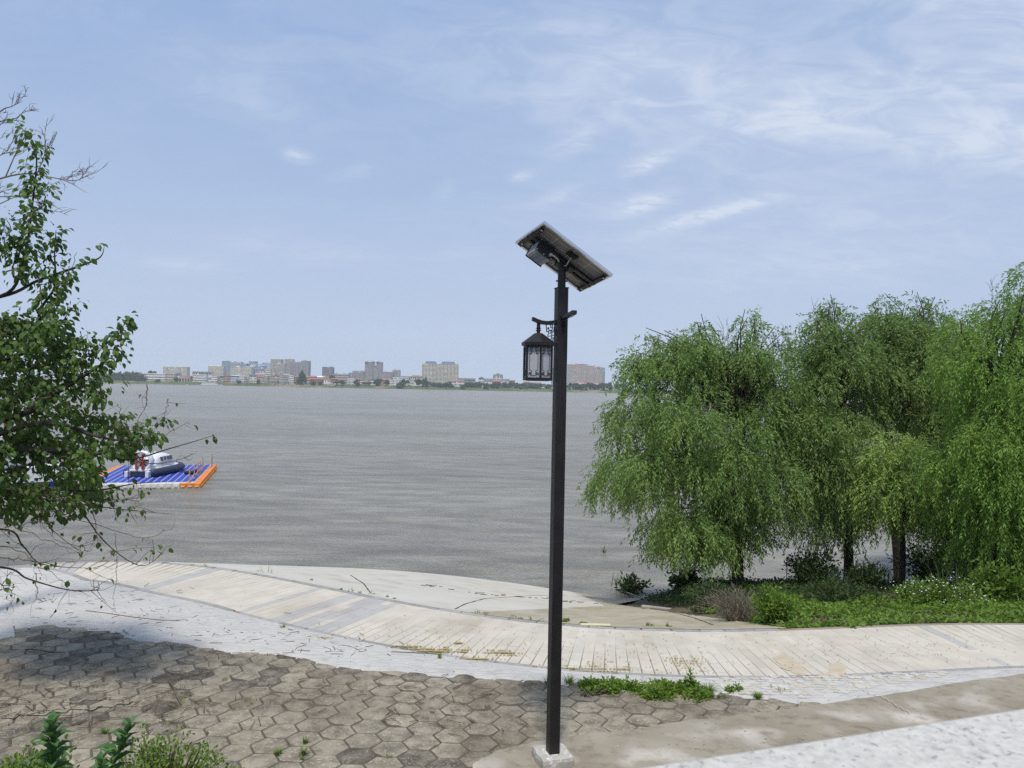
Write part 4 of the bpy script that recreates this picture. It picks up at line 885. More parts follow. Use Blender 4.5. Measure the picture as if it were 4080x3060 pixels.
def bld(name, label, x0, x1, yt, yb, Y, wall, roof='flat', rc='grey', fl=None, cols=None, dp=None, huts=0, balc=None, gl=None, wfrac=.6, hfrac=.52, steps=None, group=None, cat='building', toph=0):
    a = at(x0, yb, Y); b = at(x1, yb, Y); zt = at((x0 + x1) / 2, yt, Y).z; zb = max(4.5, min(a.z, 9.0)); W = b.x - a.x; Hh = zt - zb; cx = (a.x + b.x) / 2; dp = dp or min(max(W * .7, 8), 18)
    o = empty(name, (cx, Y, zb), 0, label, cat, group); wmt = WM[wall]; h = W / 2
    rh = 0
    if roof in ('gable', 'hip'): rh = min(W * .16, Hh * .28, 3.2)
    if roof == 'mansard': rh = min(5.5, Hh * .12)
    hw = Hh - rh
    mb = MB()
    if steps:                                             # several wings of different height: (f0, f1, height share, y offset)
        for f0, f1, hs, yo in steps: mb.b2((-h + W * f0, yo, -3), (-h + W * f1, yo + dp, hw * hs))
    else: mb.b2((-h, 0, -3), (h, dp, hw))
    wl = mb.build('wall', wmt, o)
    fl = fl or max(1, round(hw / FHm)); cols = cols or max(2, round(W / 3.4)); fh = hw / fl; cw = W / cols
    mb = MB(); mbb = MB()
    for i in range(cols):
        cxp = -h + (i + .5) * cw
        top = hw; yo = 0
        if steps:
            for f0, f1, hs, y_ in sorted(steps, key=lambda s: -s[3]):
                if f0 <= (cxp + h) / W <= f1: top = hw * hs; yo = y_
        isb = balc and (i % balc[1]) in balc[0]
        for k in range(fl):
            if (k + .9) * fh > top: break
            z0 = (k + .28) * fh; ww_ = cw * (wfrac + (.16 if isb else 0)) * random.uniform(.92, 1.05)
            if random.random() > .03: mb.box((cxp, yo - .02, z0 + fh * hfrac / 2), (ww_, .16, fh * hfrac))
            if isb: mbb.b2((cxp - cw * .46, yo - 1.1, z0 - .42 * fh), (cxp + cw * .46, yo - .02, z0 + .10 * fh))
    if mb.v: mb.build('windows', gl or far_glass, wl)['kind'] = 'stuff'
    if mbb.v: mbb.build('balconies', wmt, wl)['kind'] = 'stuff'
    mb = MB(); rm = ROOFS[rc]
    if roof == 'gable': mb.add([(-h - .4, -.6, hw), (h + .4, -.6, hw), (h + .4, dp + .6, hw), (-h - .4, dp + .6, hw), (-h - .4, dp / 2, hw + rh), (h + .4, dp / 2, hw + rh)], [[0, 1, 5, 4], [2, 3, 4, 5], [1, 2, 5], [3, 0, 4], [3, 2, 1, 0]])
    elif roof == 'gablex': mb.add([(-h - .3, -.6, hw - .8), (h + .3, -.6, hw - .8), (h + .3, dp, hw - .8), (-h - .3, dp, hw - .8), (0, -.6, hw + W * .22), (0, dp, hw + W * .22)], [[0, 4, 5, 3], [1, 2, 5, 4], [0, 1, 4], [3, 5, 2], [0, 3, 2, 1]])
    elif roof == 'hip': mb.add([(-h - .5, -.7, hw), (h + .5, -.7, hw), (h + .5, dp + .7, hw), (-h - .5, dp + .7, hw), (-h * .55, dp / 2, hw + rh), (h * .55, dp / 2, hw + rh)], [[0, 1, 5, 4], [2, 3, 4, 5], [1, 2, 5], [3, 0, 4], [3, 2, 1, 0]])
    elif roof == 'mansard':
        for f0, f1 in ((.07, .40), (.52, .92)):
            mb = MB(); u0, u1 = -h + W * f0, -h + W * f1; mb.add([(u0, 0.3, hw), (u1, .3, hw), (u1, dp, hw), (u0, dp, hw), (u0 + 3, 3, hw + rh), (u1 - 3, 3, hw + rh), (u1 - 3, dp - 3, hw + rh), (u0 + 3, dp - 3, hw + rh)], [[0, 1, 5, 4], [1, 2, 6, 5], [2, 3, 7, 6], [3, 0, 4, 7], [4, 5, 6, 7]]); mb.build('roof', rm, o)
        mb = MB()
        for s_ in (-1, 1): mt_ = MB(); mt_.box((s_ * (h - 1.6), 2, hw + 1.8), (3, 3.5, 3.6)); mt_.build('corner_turret', wmt, o)
    elif roof == 'sheet': mb.box((0, dp / 2 - .5, hw + .5), (W * 1.03, dp + 2, .4), Matrix.Rotation(R(4), 3, 'X')); mb.b2((-h * .9, .5, hw), (-h * .86, 1, hw + .5)); mb.b2((h * .86, .5, hw), (h * .9, 1, hw + .5))
    else:
        if not steps: mb.b2((-h - .15, -.15, hw - .1), (h + .15, dp + .15, hw + .7))
        if steps:
            for f0, f1, hs, yo in steps: mb.b2((-h + W * f0 - .2, yo - .3, hw * hs), (-h + W * f1 + .2, yo + dp, hw * hs + .7))
    if mb.v: mb.build('roof', rm if roof != 'flat' else wmt, o)
    if huts:
        mb = MB(); r_ = random.Random(int(x0))
        for k in range(huts):
            xx = -h + W * (k + .5 + r_.uniform(-.2, .2)) / huts; hs = hw
            if steps:
                for f0, f1, q, yo in steps:
                    if f0 <= (xx + h) / W <= f1: hs = hw * q
            mb.b2((xx - min(3, W * .12), 2, hs), (xx + min(3, W * .12), 7, hs + r_.uniform(1.6, 3.6)))
        mb.build('lift_hut', wmt, o)
    return o
B = bld
# tall blocks set back from the river
B('apartment_block', 'cream slab block with two lift huts, leftmost tower of the far skyline', 649, 743, 1462, 1497, 1650, 'cream', fl=11, cols=18, huts=2, balc=((2, 3), 9), gl=far_glassb)
B('apartment_block', 'short cream tower left of the wide blue grey complex on the far bank', 829, 889, 1460, 1497, 1640, 'cream', fl=12, cols=12, huts=2)
B('apartment_block', 'wide blue grey glassy complex behind the cream slab on the far bank', 883, 980, 1440, 1497, 1900, 'bluegrey', fl=22, cols=22, steps=[(0, .27, 1, 0), (.27, .8, .94, 2), (.8, 1, .9, 4)], gl=far_glassb, huts=3)
B('apartment_block', 'long cream yellow slab in front of the blue grey complex', 918, 1001, 1463, 1497, 1640, 'cream', fl=11, cols=18, huts=2)
B('apartment_block', 'narrow blue grey tower behind the blue grid office', 990, 1032, 1441, 1497, 1900, 'bluegrey', fl=20, cols=9, steps=[(0, .65, 1, 0), (.65, 1, .88, 2)], gl=far_glassb, huts=1)
B('office_block', 'blue grid fronted office block beside the cream yellow slab', 997, 1051, 1457, 1495, 1660, 'paleblue', fl=11, cols=10, wfrac=.78, hfrac=.66, gl=far_glassb, huts=2, cat='office building')
B('apartment_block', 'pale blue tower between the office grid and the tall beige towers', 1044, 1077, 1446, 1490, 1860, 'paleblue', fl=16, cols=8, huts=2, gl=far_glassb)
B('apartment_block', 'low cream block at the foot of the beige towers', 1056, 1078, 1471, 1490, 1600, 'cream', fl=6, cols=6)
B('apartment_block', 'tall beige tower, left one of the two tallest', 1077, 1120, 1432, 1495, 1800, 'warm', fl=24, cols=10, huts=1, hfrac=.62)
B('apartment_block', 'beige tower standing in front between the two tallest', 1093, 1133, 1450, 1496, 1700, 'warm', fl=18, cols=10, huts=1, hfrac=.62)
B('apartment_block', 'tall beige tower, right one of the two tallest', 1132, 1166, 1432, 1496, 1800, 'warm', fl=24, cols=9, huts=1, hfrac=.62)
B('apartment_block', 'broad grey beige tower block behind the big dark tree', 1150, 1229, 1438, 1497, 1760, 'mauve', fl=22, cols=20, steps=[(0, .2, .98, 2), (.2, .62, .93, 0), (.62, 1, 1, 1)], huts=3, gl=far_glassb, balc=((1, 4), 5))
B('apartment_block', 'lone dark grey tower right of the big dark tree', 1283, 1325, 1464, 1499, 1720, 'dgrey', fl=13, cols=9, huts=2, hfrac=.6)
B('apartment_block', 'grey brown stepped complex with a small domed turret', 1403, 1563, 1443, 1509, 1720, 'mauve', fl=22, cols=40, steps=[(0, .30, .57, 0), (.30, .725, 1, 4), (.725, 1, .55, 0)], huts=7, balc=((1, 2, 7), 9))
B('apartment_block', 'grey brown wing at the right end of the stepped complex', 1563, 1593, 1476, 1509, 1740, 'mauve', fl=11, cols=8, huts=2)
B('apartment_block', 'small grey block at the left end of the stepped complex', 1388, 1404, 1486, 1507, 1760, 'mauve', fl=7, cols=5)
B('apartment_block', 'low grey blocks beside the lone dark tower', 1325, 1389, 1492, 1506, 1700, 'mauve', fl=4, cols=18, huts=4)
B('apartment_block', 'big cream tower block with two blue mansard roofs, left of the lantern', 1680, 1824, 1440, 1520, 1610, 'cream', 'mansard', 'slate', fl=17, cols=26, balc=((0, 8, 9, 16, 17), 25), wfrac=.66, hfrac=.58, dp=16)
B('apartment_block', 'pinkish tower row with stepped roofline right of the lamp post', 2262, 2398, 1452, 1532, 1700, 'pink', fl=24, cols=34, steps=[(0, .28, .98, 2), (.28, .55, 1.0, 0), (.55, .78, .93, 2), (.78, 1, .88, 3)], huts=6, wfrac=.5, hfrac=.6)
B('apartment_block', 'blue grey tower at the right end of the pinkish tower row', 2397, 2410, 1466, 1534, 1720, 'bluegrey', fl=20, cols=4, gl=far_glassb)
B('apartment_block', 'sliver of a grey tower between lantern and lamp post', 2196, 2209, 1467, 1524, 1720, 'bluegrey', fl=18, cols=4)
# turret on the stepped complex
tq = at(1497, 1450, 1722); tr_ = [o for o in col.objects if o.get('label', '').startswith('grey brown stepped')][0]
mb = MB(); lx_, lz_ = tq.x - tr_.location.x, tq.z - tr_.location.z
mb.tube([(lx_, 6, lz_ - 4), (lx_, 6, lz_ + 5)], 3.4, 8); mb.tube([(lx_, 6, lz_ + 5), (lx_, 6, lz_ + 7.5), (lx_, 6, lz_ + 9)], [3.9, 2.6, .3], 8); mb.tube([(lx_, 6, lz_ + 8), (lx_, 6, lz_ + 13)], .15, 5); mb.build('turret', WM['paleblue'], tr_)
# riverside houses, left to right
H = [
 ('house', 'pink two storey house with red roof at the far left behind leaves', 176, 202, 1480, 1500, 1580, 'pink', 'hip', 'red', 2, 3),
 ('shed', 'red brick shed behind leaves at the far left bank', 229, 253, 1486, 1501, 1580, 'brick', 'gable', 'red', 1, 3),
 ('shed', 'very long low white shed on the far left bank', 192, 372, 1499, 1508, 1560, 'white', 'gable', 'white', 1, 30),
 ('hut', 'small white hut at the right end of the long shed', 373, 399, 1502, 1512, 1556, 'white', 'flat', 'white', 1, 5),
 ('house', 'grey house peeping over the dark wood', 534, 556, 1483, 1497, 1600, 'tan', 'gable', 'grey', 2, 4),
 ('house', 'grey and white house at the right edge of the dark wood', 556, 581, 1489, 1512, 1580, 'grey', 'flat', 'grey', 3, 5),
 ('school', 'long white three storey building with open galleries on the far left bank', 581, 659, 1489, 1518, 1560, 'white', 'flat', 'grey', 3, 14),
 ('house', 'brown brick house joined to the long white building', 659, 697, 1488, 1519, 1562, 'tan', 'flat', 'grey', 3, 6),
 ('house', 'pale house with bright blue sheet roof beside the brick house', 694, 716, 1488, 1512, 1575, 'white', 'sheet', 'blue', 2, 4),
 ('warehouse', 'low grey store house under a dark red roof', 712, 756, 1500, 1524, 1556, 'grey', 'gable', 'red', 1, 4),
 ('house', 'dark red roofed house beside the low grey store', 746, 768, 1496, 1517, 1580, 'dred', 'gable', 'red', 2, 4),
 ('villa', 'large white villa with flat dark canopy roof above the bank stairs', 766, 843, 1482, 1502, 1590, 'white', 'sheet', 'grey', 2, 12),
 ('villa', 'white lower villa wing with balconies by the bank stairs', 769, 822, 1494, 1520, 1562, 'white', 'flat', 'white', 3, 8),
 ('house', 'brown roofed house behind the small white house near the ferry', 842, 879, 1494, 1518, 1585, 'grey', 'gable', 'brown', 3, 6),
 ('house', 'small white house just above the moored ferry', 842, 865, 1501, 1523, 1560, 'white', 'flat', 'white', 3, 5),
 ('house', 'red brick house with white roof line right of the ferry house', 891, 917, 1497, 1524, 1560, 'brick', 'flat', 'white', 3, 5),
 ('house', 'grey house squeezed between brown roof and red brick house', 878, 893, 1499, 1524, 1566, 'grey', 'sheet', 'blue', 3, 3),
 ('house', 'pale blue roofed house with white upper floor', 918, 954, 1497, 1523, 1560, 'paleblue', 'sheet', 'white', 3, 7),
 ('house', 'narrow white house with three balcony floors', 954, 974, 1496, 1524, 1558, 'white', 'flat', 'white', 4, 4),
 ('house', 'narrow grey house beside the white balcony house', 974, 994, 1501, 1523, 1560, 'grey', 'flat', 'grey', 3, 4),
 ('house', 'cream house with bright blue roof terrace in the middle row', 993, 1022, 1495, 1523, 1558, 'cream', 'sheet', 'blue', 3, 5),
 ('hall', 'long pale hall with pink roof in front of the beige towers', 1016, 1093, 1486, 1500, 1610, 'white', 'gable', 'pink', 2, 16),
 ('house', 'orange brown roofed house right of the blue terrace house', 1022, 1050, 1498, 1523, 1562, 'tan', 'gable', 'red', 3, 6),
 ('house', 'bare grey concrete house right of the orange roof', 1049, 1067, 1499, 1524, 1560, 'grey', 'flat', 'grey', 4, 4),
 ('house', 'grey house with white roof terrace below the pink hall', 1062, 1093, 1497, 1523, 1568, 'grey', 'flat', 'white', 4, 6),
 ('shed', 'low brown roofed shed at the foot of the grey houses', 1069, 1103, 1514, 1528, 1550, 'tan', 'gable', 'brown', 1, 5),
 ('house', 'brown gabled house below the front beige tower', 1092, 1112, 1496, 1526, 1562, 'tan', 'gablex', 'brown', 3, 4),
 ('house', 'tall bare grey house below the tallest towers', 1111, 1133, 1495, 1528, 1556, 'grey', 'flat', 'grey', 5, 4),
 ('house', 'wide grey house with open balconies left of the big dark tree', 1132, 1158, 1496, 1528, 1558, 'grey', 'flat', 'grey', 5, 5),
 ('house', 'white house with cream roof box behind the grey balconies', 1130, 1154, 1490, 1500, 1600, 'cream', 'flat', 'white', 2, 4),
 ('house', 'narrow white balcony house left of the big dark tree', 1151, 1169, 1498, 1527, 1556, 'white', 'flat', 'white', 4, 3),
 ('house', 'brown roofed house with blue lean to by the big dark tree', 1166, 1190, 1498, 1527, 1562, 'brick', 'gable', 'brown', 3, 4),
 ('house', 'small pink house right at the foot of the big dark tree', 1214, 1232, 1511, 1530, 1552, 'pink', 'gable', 'brown', 2, 3),
 ('house', 'far red roofed house behind the red roofed terrace', 1216, 1258, 1497, 1511, 1620, 'brick', 'gable', 'red', 2, 8),
 ('house', 'pale house with white roof behind the red roofed terrace', 1262, 1292, 1498, 1511, 1622, 'white', 'gable', 'white', 2, 6),
 ('terrace', 'long red roofed brown terrace, left part, right of the big tree', 1226, 1290, 1506, 1524, 1565, 'dred', 'gable', 'red', 2, 13),
 ('terrace', 'white walled part of the red roofed terrace', 1290, 1319, 1508, 1523, 1565, 'white', 'gable', 'red', 1, 6),
 ('terrace', 'brown timber fronted right end of the red roofed terrace', 1319, 1346, 1506, 1526, 1565, 'dred', 'gable', 'red', 2, 6),
 ('house', 'pale house behind the terrace with red roof below the lone tower', 1286, 1322, 1500, 1510, 1600, 'pink', 'gable', 'red', 2, 6),
 ('house', 'grey house right of the timber fronted terrace', 1346, 1384, 1508, 1528, 1560, 'grey', 'gable', 'brown', 2, 7),
 ('house', 'pale three storey house with white balconies below the stepped complex', 1384, 1412, 1508, 1529, 1556, 'white', 'flat', 'brown', 3, 5),
 ('house', 'small white gabled house right of the pale balcony house', 1436, 1452, 1513, 1528, 1562, 'white', 'gablex', 'brown', 2, 3),
 ('house', 'brown brick house below the stepped complex', 1450, 1466, 1511, 1528, 1560, 'tan', 'flat', 'brown', 3, 4),
 ('house', 'red brown roofed house below the stepped complex, left of two', 1412, 1440, 1508, 1522, 1590, 'brick', 'gable', 'red', 2, 5),
 ('house', 'red brown roofed house below the stepped complex, right of two', 1520, 1556, 1508, 1524, 1590, 'brick', 'gable', 'red', 2, 6),
 ('house', 'white gabled house among trees below the stepped complex', 1478, 1496, 1512, 1529, 1566, 'white', 'gablex', 'grey', 2, 3),
 ('house', 'white stair sided annex left of the white school block', 1549, 1566, 1515, 1531, 1556, 'white', 'flat', 'white', 2, 3),
 ('school', 'white four storey school block left of the big cream tower', 1565, 1626, 1505, 1532, 1560, 'white', 'flat', 'grey', 4, 11),
 ('hall', 'long grey roofed building behind the white school block', 1593, 1638, 1498, 1508, 1640, 'tan', 'gable', 'grey', 2, 10),
 ('house', 'cream hall with brown hip roof beside the big cream tower', 1636, 1681, 1495, 1515, 1600, 'cream', 'hip', 'brown', 3, 6),
 ('house', 'white house with red trim in trees below the cream hall', 1640, 1669, 1511, 1533, 1560, 'white', 'flat', 'red', 3, 5),
 ('house', 'white house with red roof at the right foot of the big cream tower', 1790, 1812, 1517, 1534, 1562, 'white', 'gable', 'red', 2, 4),
 ('house', 'white flat house right of the big cream tower', 1812, 1848, 1513, 1530, 1570, 'white', 'gable', 'red', 2, 7),
 ('terrace', 'long dark grey terrace right of the big cream tower', 1823, 1893, 1506, 1524, 1620, 'dgrey', 'gable', 'grey', 3, 18),
 ('house', 'white house with tall gable left of the octagonal tower', 1906, 1929, 1506, 1529, 1566, 'white', 'gablex', 'grey', 3, 4),
 ('house', 'white two storey row below the octagonal tower, left part', 1929, 1964, 1508, 1526, 1572, 'white', 'gable', 'grey', 2, 8),
 ('house', 'white two storey row below the octagonal tower, right part', 1986, 2030, 1509, 1527, 1572, 'white', 'gable', 'grey', 2, 9),
 ('house', 'red roofed brick house in front of the octagonal tower', 1963, 1998, 1515, 1535, 1558, 'brick', 'gable', 'red', 2, 6),
 ('house', 'low white house right of the red roofed brick house', 1995, 2024, 1523, 1536, 1554, 'white', 'flat', 'white', 1, 6),
 ('house', 'brown roofed house just left of the lantern', 2029, 2052, 1514, 1528, 1580, 'brick', 'gable', 'brown', 2, 4),
 ('house', 'red roofed house under the lantern, left of the lamp post', 2086, 2112, 1520, 1538, 1562, 'brick', 'gable', 'red', 2, 5),
 ('house', 'white house under the lantern, left of the lamp post', 2126, 2156, 1523, 1539, 1566, 'white', 'gable', 'red', 2, 5),
 ('podium', 'low red roofed podium below the pinkish tower row', 2304, 2392, 1526, 1542, 1600, 'pink', 'gable', 'pink', 2, 18),
 ('house', 'low white house among trees below the pinkish tower row', 2366, 2396, 1540, 1550, 1562, 'white', 'gable', 'white', 1, 6),
 ('house', 'white hut with blue roof below the pinkish tower row', 2279, 2304, 1526, 1540, 1565, 'white', 'gable', 'blue', 1, 4),
 ('house', 'low white pavilion on the far bank behind the light mast', 2428, 2452, 1545, 1551, 1556, 'white', 'flat', 'white', 1, 5),
]
catm = {'school': 'school building', 'podium': 'building', 'terrace': 'row houses'}
for n_, lb, x0, x1, yt, yb, Y, wl_, rf_, rc_, fl_, co_ in H:
    B(n_, lb, x0, x1, yt, yb, Y, wl_, rf_, rc_, fl=fl_, cols=co_, cat=catm.get(n_, n_), balc=((0, 1), 3) if ('balcon' in lb or 'galler' in lb) else None, dp=10)
# octagonal tower with pavilion roof
q = at(1984, 1510, 1640); o = empty('tower_house', (q.x, 1640, 7), 0, 'octagonal white tower house with flared roof above the white row', 'building'); rad_ = (at(2003, 1500, 1640).x - at(1964, 1500, 1640).x) / 2; hh = at(1984, 1494, 1640).z - 7
mb = MB(); mb.tube([(0, 0, -2), (0, 0, hh)], rad_, 8); ow = mb.build('wall', WM['white'], o)
mb = MB(); mb.tube([(0, 0, hh), (0, 0, hh + 1.2), (0, 0, hh + 1.6)], [rad_ * 1.12, rad_ * .8, rad_ * .45], 8); mb.build('roof', rf_grey, o); mb = MB(); mb.tube([(0, 0, hh + 1.4), (0, 0, hh + 3)], rad_ * .35, 8); mb.build('roof_lantern', rf_grey, o)
mb = MB()
for k in range(8):
    a = math.pi / 8 + k * math.pi / 4
    for f in range(5):
        for s_ in (-.22, .22): mb.box((rad_ * .925 * math.cos(a) - s_ * rad_ * math.sin(a), rad_ * .925 * math.sin(a) + s_ * rad_ * math.cos(a), 3 + f * (hh - 3) / 5), (.3, rad_ * .22, (hh - 3) / 9), Matrix.Rotation(a, 3, 'Z'))
mb.build('windows', far_glass, ow)['kind'] = 'stuff'
# light mast and roof masts
q = at(2437, 1549, 1560); o = empty('light_mast', (q.x, 1560, 7), 0, 'tall thin white light mast right of the pinkish towers', 'mast'); hm = at(2437, 1494, 1560).z - 7
mb = MB(); mb.tube([(0, 0, -1), (0, 0, hm)], [.42, .22], 8); mb.build('pole', MT['white'], o); mb = MB(); mb.box((0, 0, hm), (2.2, .8, 1.6)); mb.build('lamp_head', MT['boatgrey'], o)
for k, xx in enumerate((1643, 1652)):
    q = at(xx, 1497, 1602); o = empty('antenna', (q.x, 1604, q.z - 1), 0, ('thin antenna on the cream hall roof, left of the pair', 'thin antenna on the cream hall roof, right of the pair')[k], 'antenna', 'roof antennas'); mb = MB(); mb.tube([(0, 0, 0), (0, 0, 5.5)], .16, 5)
    mb.build('mast', MT['boatgrey'], o); mb = MB(); [mb.box((0, 0, z), (1.0, .1, .1)) for z in (4, 4.7, 5.4)]; mb.build('crossbars', MT['boatgrey'], o)
# stairs on the bank
q0, q1 = at(745, 1530, 1524), at(767, 1519, 1556); mb = MB(); ns = 24
for k in range(ns):
    f = k / ns; p = q0.lerp(q1, f); mb.b2((p.x - 2.2, p.y - .8, .0), (p.x + 2.2, p.y + 1.2, .2 + 6.9 * f))
o = mb.build('bank_stairs', WM['cream']); tag(o, 'pale concrete stairs running up the far bank by the white villa', 'stairs')
fr, _ = boat('ferry', (at(842, 1533, 1512).x, 1512, 0), 0, at(889, 1533, 1512).x - at(800, 1533, 1512).x, 8, 2, 'white', 'white two deck ferry moored at the far bank below the white houses', 'ferry')
for k, (xx, m_) in enumerate(((1298, 'yellow'), (1313, 'yellow'), (1325, 'whitep'), (1336, 'yellow'))):
    q = at(xx, 1533, 1530); o = empty('rowing_boat', (q.x, 1530, q.z if q.z > 1.5 else 1.5), R(90 * (k % 2)), ('small yellow boat pulled up on the far bank, leftmost of four', 'second small yellow boat from the left on the far bank', 'small white boat among the yellow boats on the far bank', 'small yellow boat on the far bank, rightmost of four')[k], 'boat', 'small boats pulled up on the far bank')
    mb = MB(); loft(mb, [[(x, -w_, 1.4), (x, -w_ * .6, 0), (x, w_ * .6, 0), (x, w_, 1.4)] for x, w_ in ((-3.5, 1.1), (-1, 1.5), (2, 1.3), (3.8, .2))]); mb.build('hull', MT[m_], o)
    mb = MB(); mb.b2((-1.8, -.9, 1.3), (.6, .9, 2.9)); mb.build('cabin', MT['whitep'], o)
# boats glimpsed behind the right willows
boat('river_boat', (54, 93, 0), R(172), 17, 4.4, 1, 'navy', 'dark hulled boat with low white cabin behind the right willows', roofm='blue' if False else 'white')
boat('river_ferry', (84, 176, 0), R(4), 34, 8, 3, 'red', 'white triple deck ferry with red hull glimpsed through the willows', 'ferry')
mb = MB()
o = empty('skiff', (45.5, 82, 0), R(20), 'small bright blue skiff afloat behind the right willows', 'boat'); loft(mb, [[(x, -w_, .7), (x, -w_ * .6, -.1), (x, w_ * .6, -.1), (x, w_, .7)] for x, w_ in ((-2.6, .8), (-1, 1.0), (1.2, .9), (2.8, .1))]); mb.build('hull', MT['blue'], o); mb = MB(); mb.box((-.3, 0, .62), (3.6, 1.5, .05)); mb.box((-.2, 0, .95), (1.2, 1.0, .6)); mb.build('deck_box', MT['white'], o)

# ------------------------------------------------------------------ leaf builders
def unit(a): return a / np.maximum(np.linalg.norm(a, axis=-1, keepdims=True), 1e-9)
def leaf_quads(base, d, Ln, Wd, seed=None):               # diamond leaves: base (n,3), direction (n,3)
    n = len(base); d = unit(d); side = unit(np.cross(d, rng.normal(size=(n, 3)))); Ln = np.broadcast_to(Ln, n)[:, None]; Wd = np.broadcast_to(Wd, n)[:, None]
    m = base + d * Ln * .45; V = np.stack([base, m + side * Wd / 2, base + d * Ln, m - side * Wd / 2], 1); return V.reshape(-1, 3)
def quads(n): return np.arange(n * 4).reshape(n, 4)
def leaf_cloud(name, base, d, Ln, Wd, m, parent=None):
    V = leaf_quads(base, d, Ln, Wd); return mesh_np(name, V, quads(len(base)), m, parent)
LEAF = np.array([(0, 0, 0), (.29, .28, .10), (.31, .60, .06), (0, 1, -.22), (-.33, .62, .03), (-.30, .28, .08), (0, .33, -.02), (0, .68, -.05)], float)   # across, along, up
LEAFF = [(0, 1, 6), (1, 2, 7, 6), (2, 3, 7), (3, 4, 7), (4, 5, 6, 7), (5, 0, 6)]
LT = np.array([(0, 1, 6), (1, 2, 7), (1, 7, 6), (2, 3, 7), (3, 4, 7), (4, 5, 6), (4, 6, 7), (5, 0, 6)])
def broad_leaves(base, d, up, size, width=1.0):           # folded leaves as triangles
    n = len(base); d = unit(d); sd = unit(np.cross(d, up)); u = np.cross(sd, d); size = np.broadcast_to(size, n)
    T = LEAF; V = base[:, None] + size[:, None, None] * (T[None, :, 0:1] * width * sd[:, None] + T[None, :, 1:2] * d[:, None] + T[None, :, 2:3] * u[:, None])
    F = (LT[None] + (np.arange(n) * 8)[:, None, None]).reshape(-1, 3); return V.reshape(-1, 3), F

# ------------------------------------------------------------------ far trees
far_leaf = [mat('far_leaf_%d' % i, a, b, .12, .9, island=True, c3=c) for i, (a, b, c) in enumerate((((.028, .06, .022), (.05, .095, .03), (.07, .12, .035)), ((.04, .075, .022), (.07, .12, .035), (.09, .14, .04))))]
far_bark = mat('far_bark', (.05, .04, .03), None, rough=.95)
def far_crown(seed, n=420, tall=1.0):
    r = np.random.default_rng(seed); k = 9; c = np.concatenate([[[0, 0, .5]], np.stack([r.uniform(-.62, .62, k), r.uniform(-.62, .62, k), r.uniform(.12, .82, k)], 1)]); rad = np.concatenate([[.6], r.uniform(.26, .42, k)])
    i = r.integers(0, k + 1, n); dv = unit(r.normal(size=(n, 3))); p = c[i] + dv * rad[i][:, None] * r.uniform(.75, 1.05, n)[:, None] * np.array([1, 1, .62]); p[:, 2] = np.maximum(p[:, 2], .04)
    V = leaf_quads(p - dv * .1, dv * .6 + r.normal(size=(n, 3)) * .7, .30, .24); return mesh_np('crown', V, quads(n), far_leaf[seed % 2], obj=False)
fcm = [far_crown(s) for s in range(6)]
tm = MB(); tm.tube([(0, 0, -.6), (0, 0, .35)], [.05, .035], 6); ftm = tm.build('trunk', far_bark); bpy.data.objects.remove(ftm); ftm = bpy.data.meshes['trunk']
def far_tree(x0, x1, yt, yb, Y, label, group=None, seed=None, name='tree'):
    a, b = at(x0, yb, Y), at(x1, yb, Y); zt = at((x0 + x1) / 2, yt, Y).z; hgt = zt - a.z; W = b.x - a.x
    o = empty(name, ((a.x + b.x) / 2, Y, a.z), random.uniform(0, 6), label, 'tree', group)
    c = link('crown', fcm[seed % 6 if seed is not None else random.randrange(6)], o); c.scale = (W / 1.75, W / 1.75, hgt * .92); c.location = (0, 0, hgt * .06)
    t = link('trunk', ftm, o); t.scale = (hgt, hgt, hgt * .8); t.location = (0, 0, hgt * .12); return o
far_tree(1184, 1218, 1479, 1531, 1542, 'biggest dark green tree on the far bank, right of the grey beige tower block', seed=0)
far_tree(586, 619, 1478, 1506, 1580, 'round dark tree rising behind the long white three storey building', seed=2)
far_tree(1310, 1336, 1496, 1514, 1575, 'bright green tree below the lone dark grey tower', seed=1)
far_tree(1411, 1433, 1512, 1540, 1540, 'dark tree on the bank in front of the pale balcony house', seed=0)
far_tree(1485, 1520, 1509, 1537, 1545, 'broad dark tree below the stepped grey brown complex', seed=2)
far_tree(1578, 1608, 1526, 1548, 1532, 'round dark bush like tree near the water below the white school block', seed=4)
far_tree(1588, 1626, 1512, 1534, 1548, 'dark tree in front of the white school block', seed=0)
far_tree(1655, 1686, 1510, 1536, 1548, 'dark tree left of the tall tree at the foot of the big cream tower', seed=2)
far_tree(1682, 1708, 1506, 1543, 1542, 'tall dark tree at the left foot of the big cream tower', seed=0)
far_tree(1829, 1850, 1530, 1552, 1532, 'small dark tree near the water right of the big cream tower', seed=4)
far_tree(1925, 1950, 1526, 1550, 1534, 'round dark tree near the water below the white gabled house', seed=2)
far_tree(693, 715, 1506, 1519, 1550, 'small dark tree beside the low grey store house', seed=2)
far_tree(1528, 1552, 1514, 1532, 1550, 'light green tree below the right red brown roofed house', seed=1)
row = [(1708, 1735), (1733, 1758), (1756, 1780), (1780, 1802), (1850, 1874), (1872, 1898), (1896, 1922), (1948, 1972), (1970, 1996), (1998, 2024), (2022, 2046), (2046, 2074), (2072, 2098), (2100, 2130), (2128, 2160), (2160, 2192), (2262, 2286), (2284, 2310), (2308, 2336), (2334, 2362), (2362, 2388), (2390, 2416), (2414, 2440), (2450, 2474), (2470, 2500)]
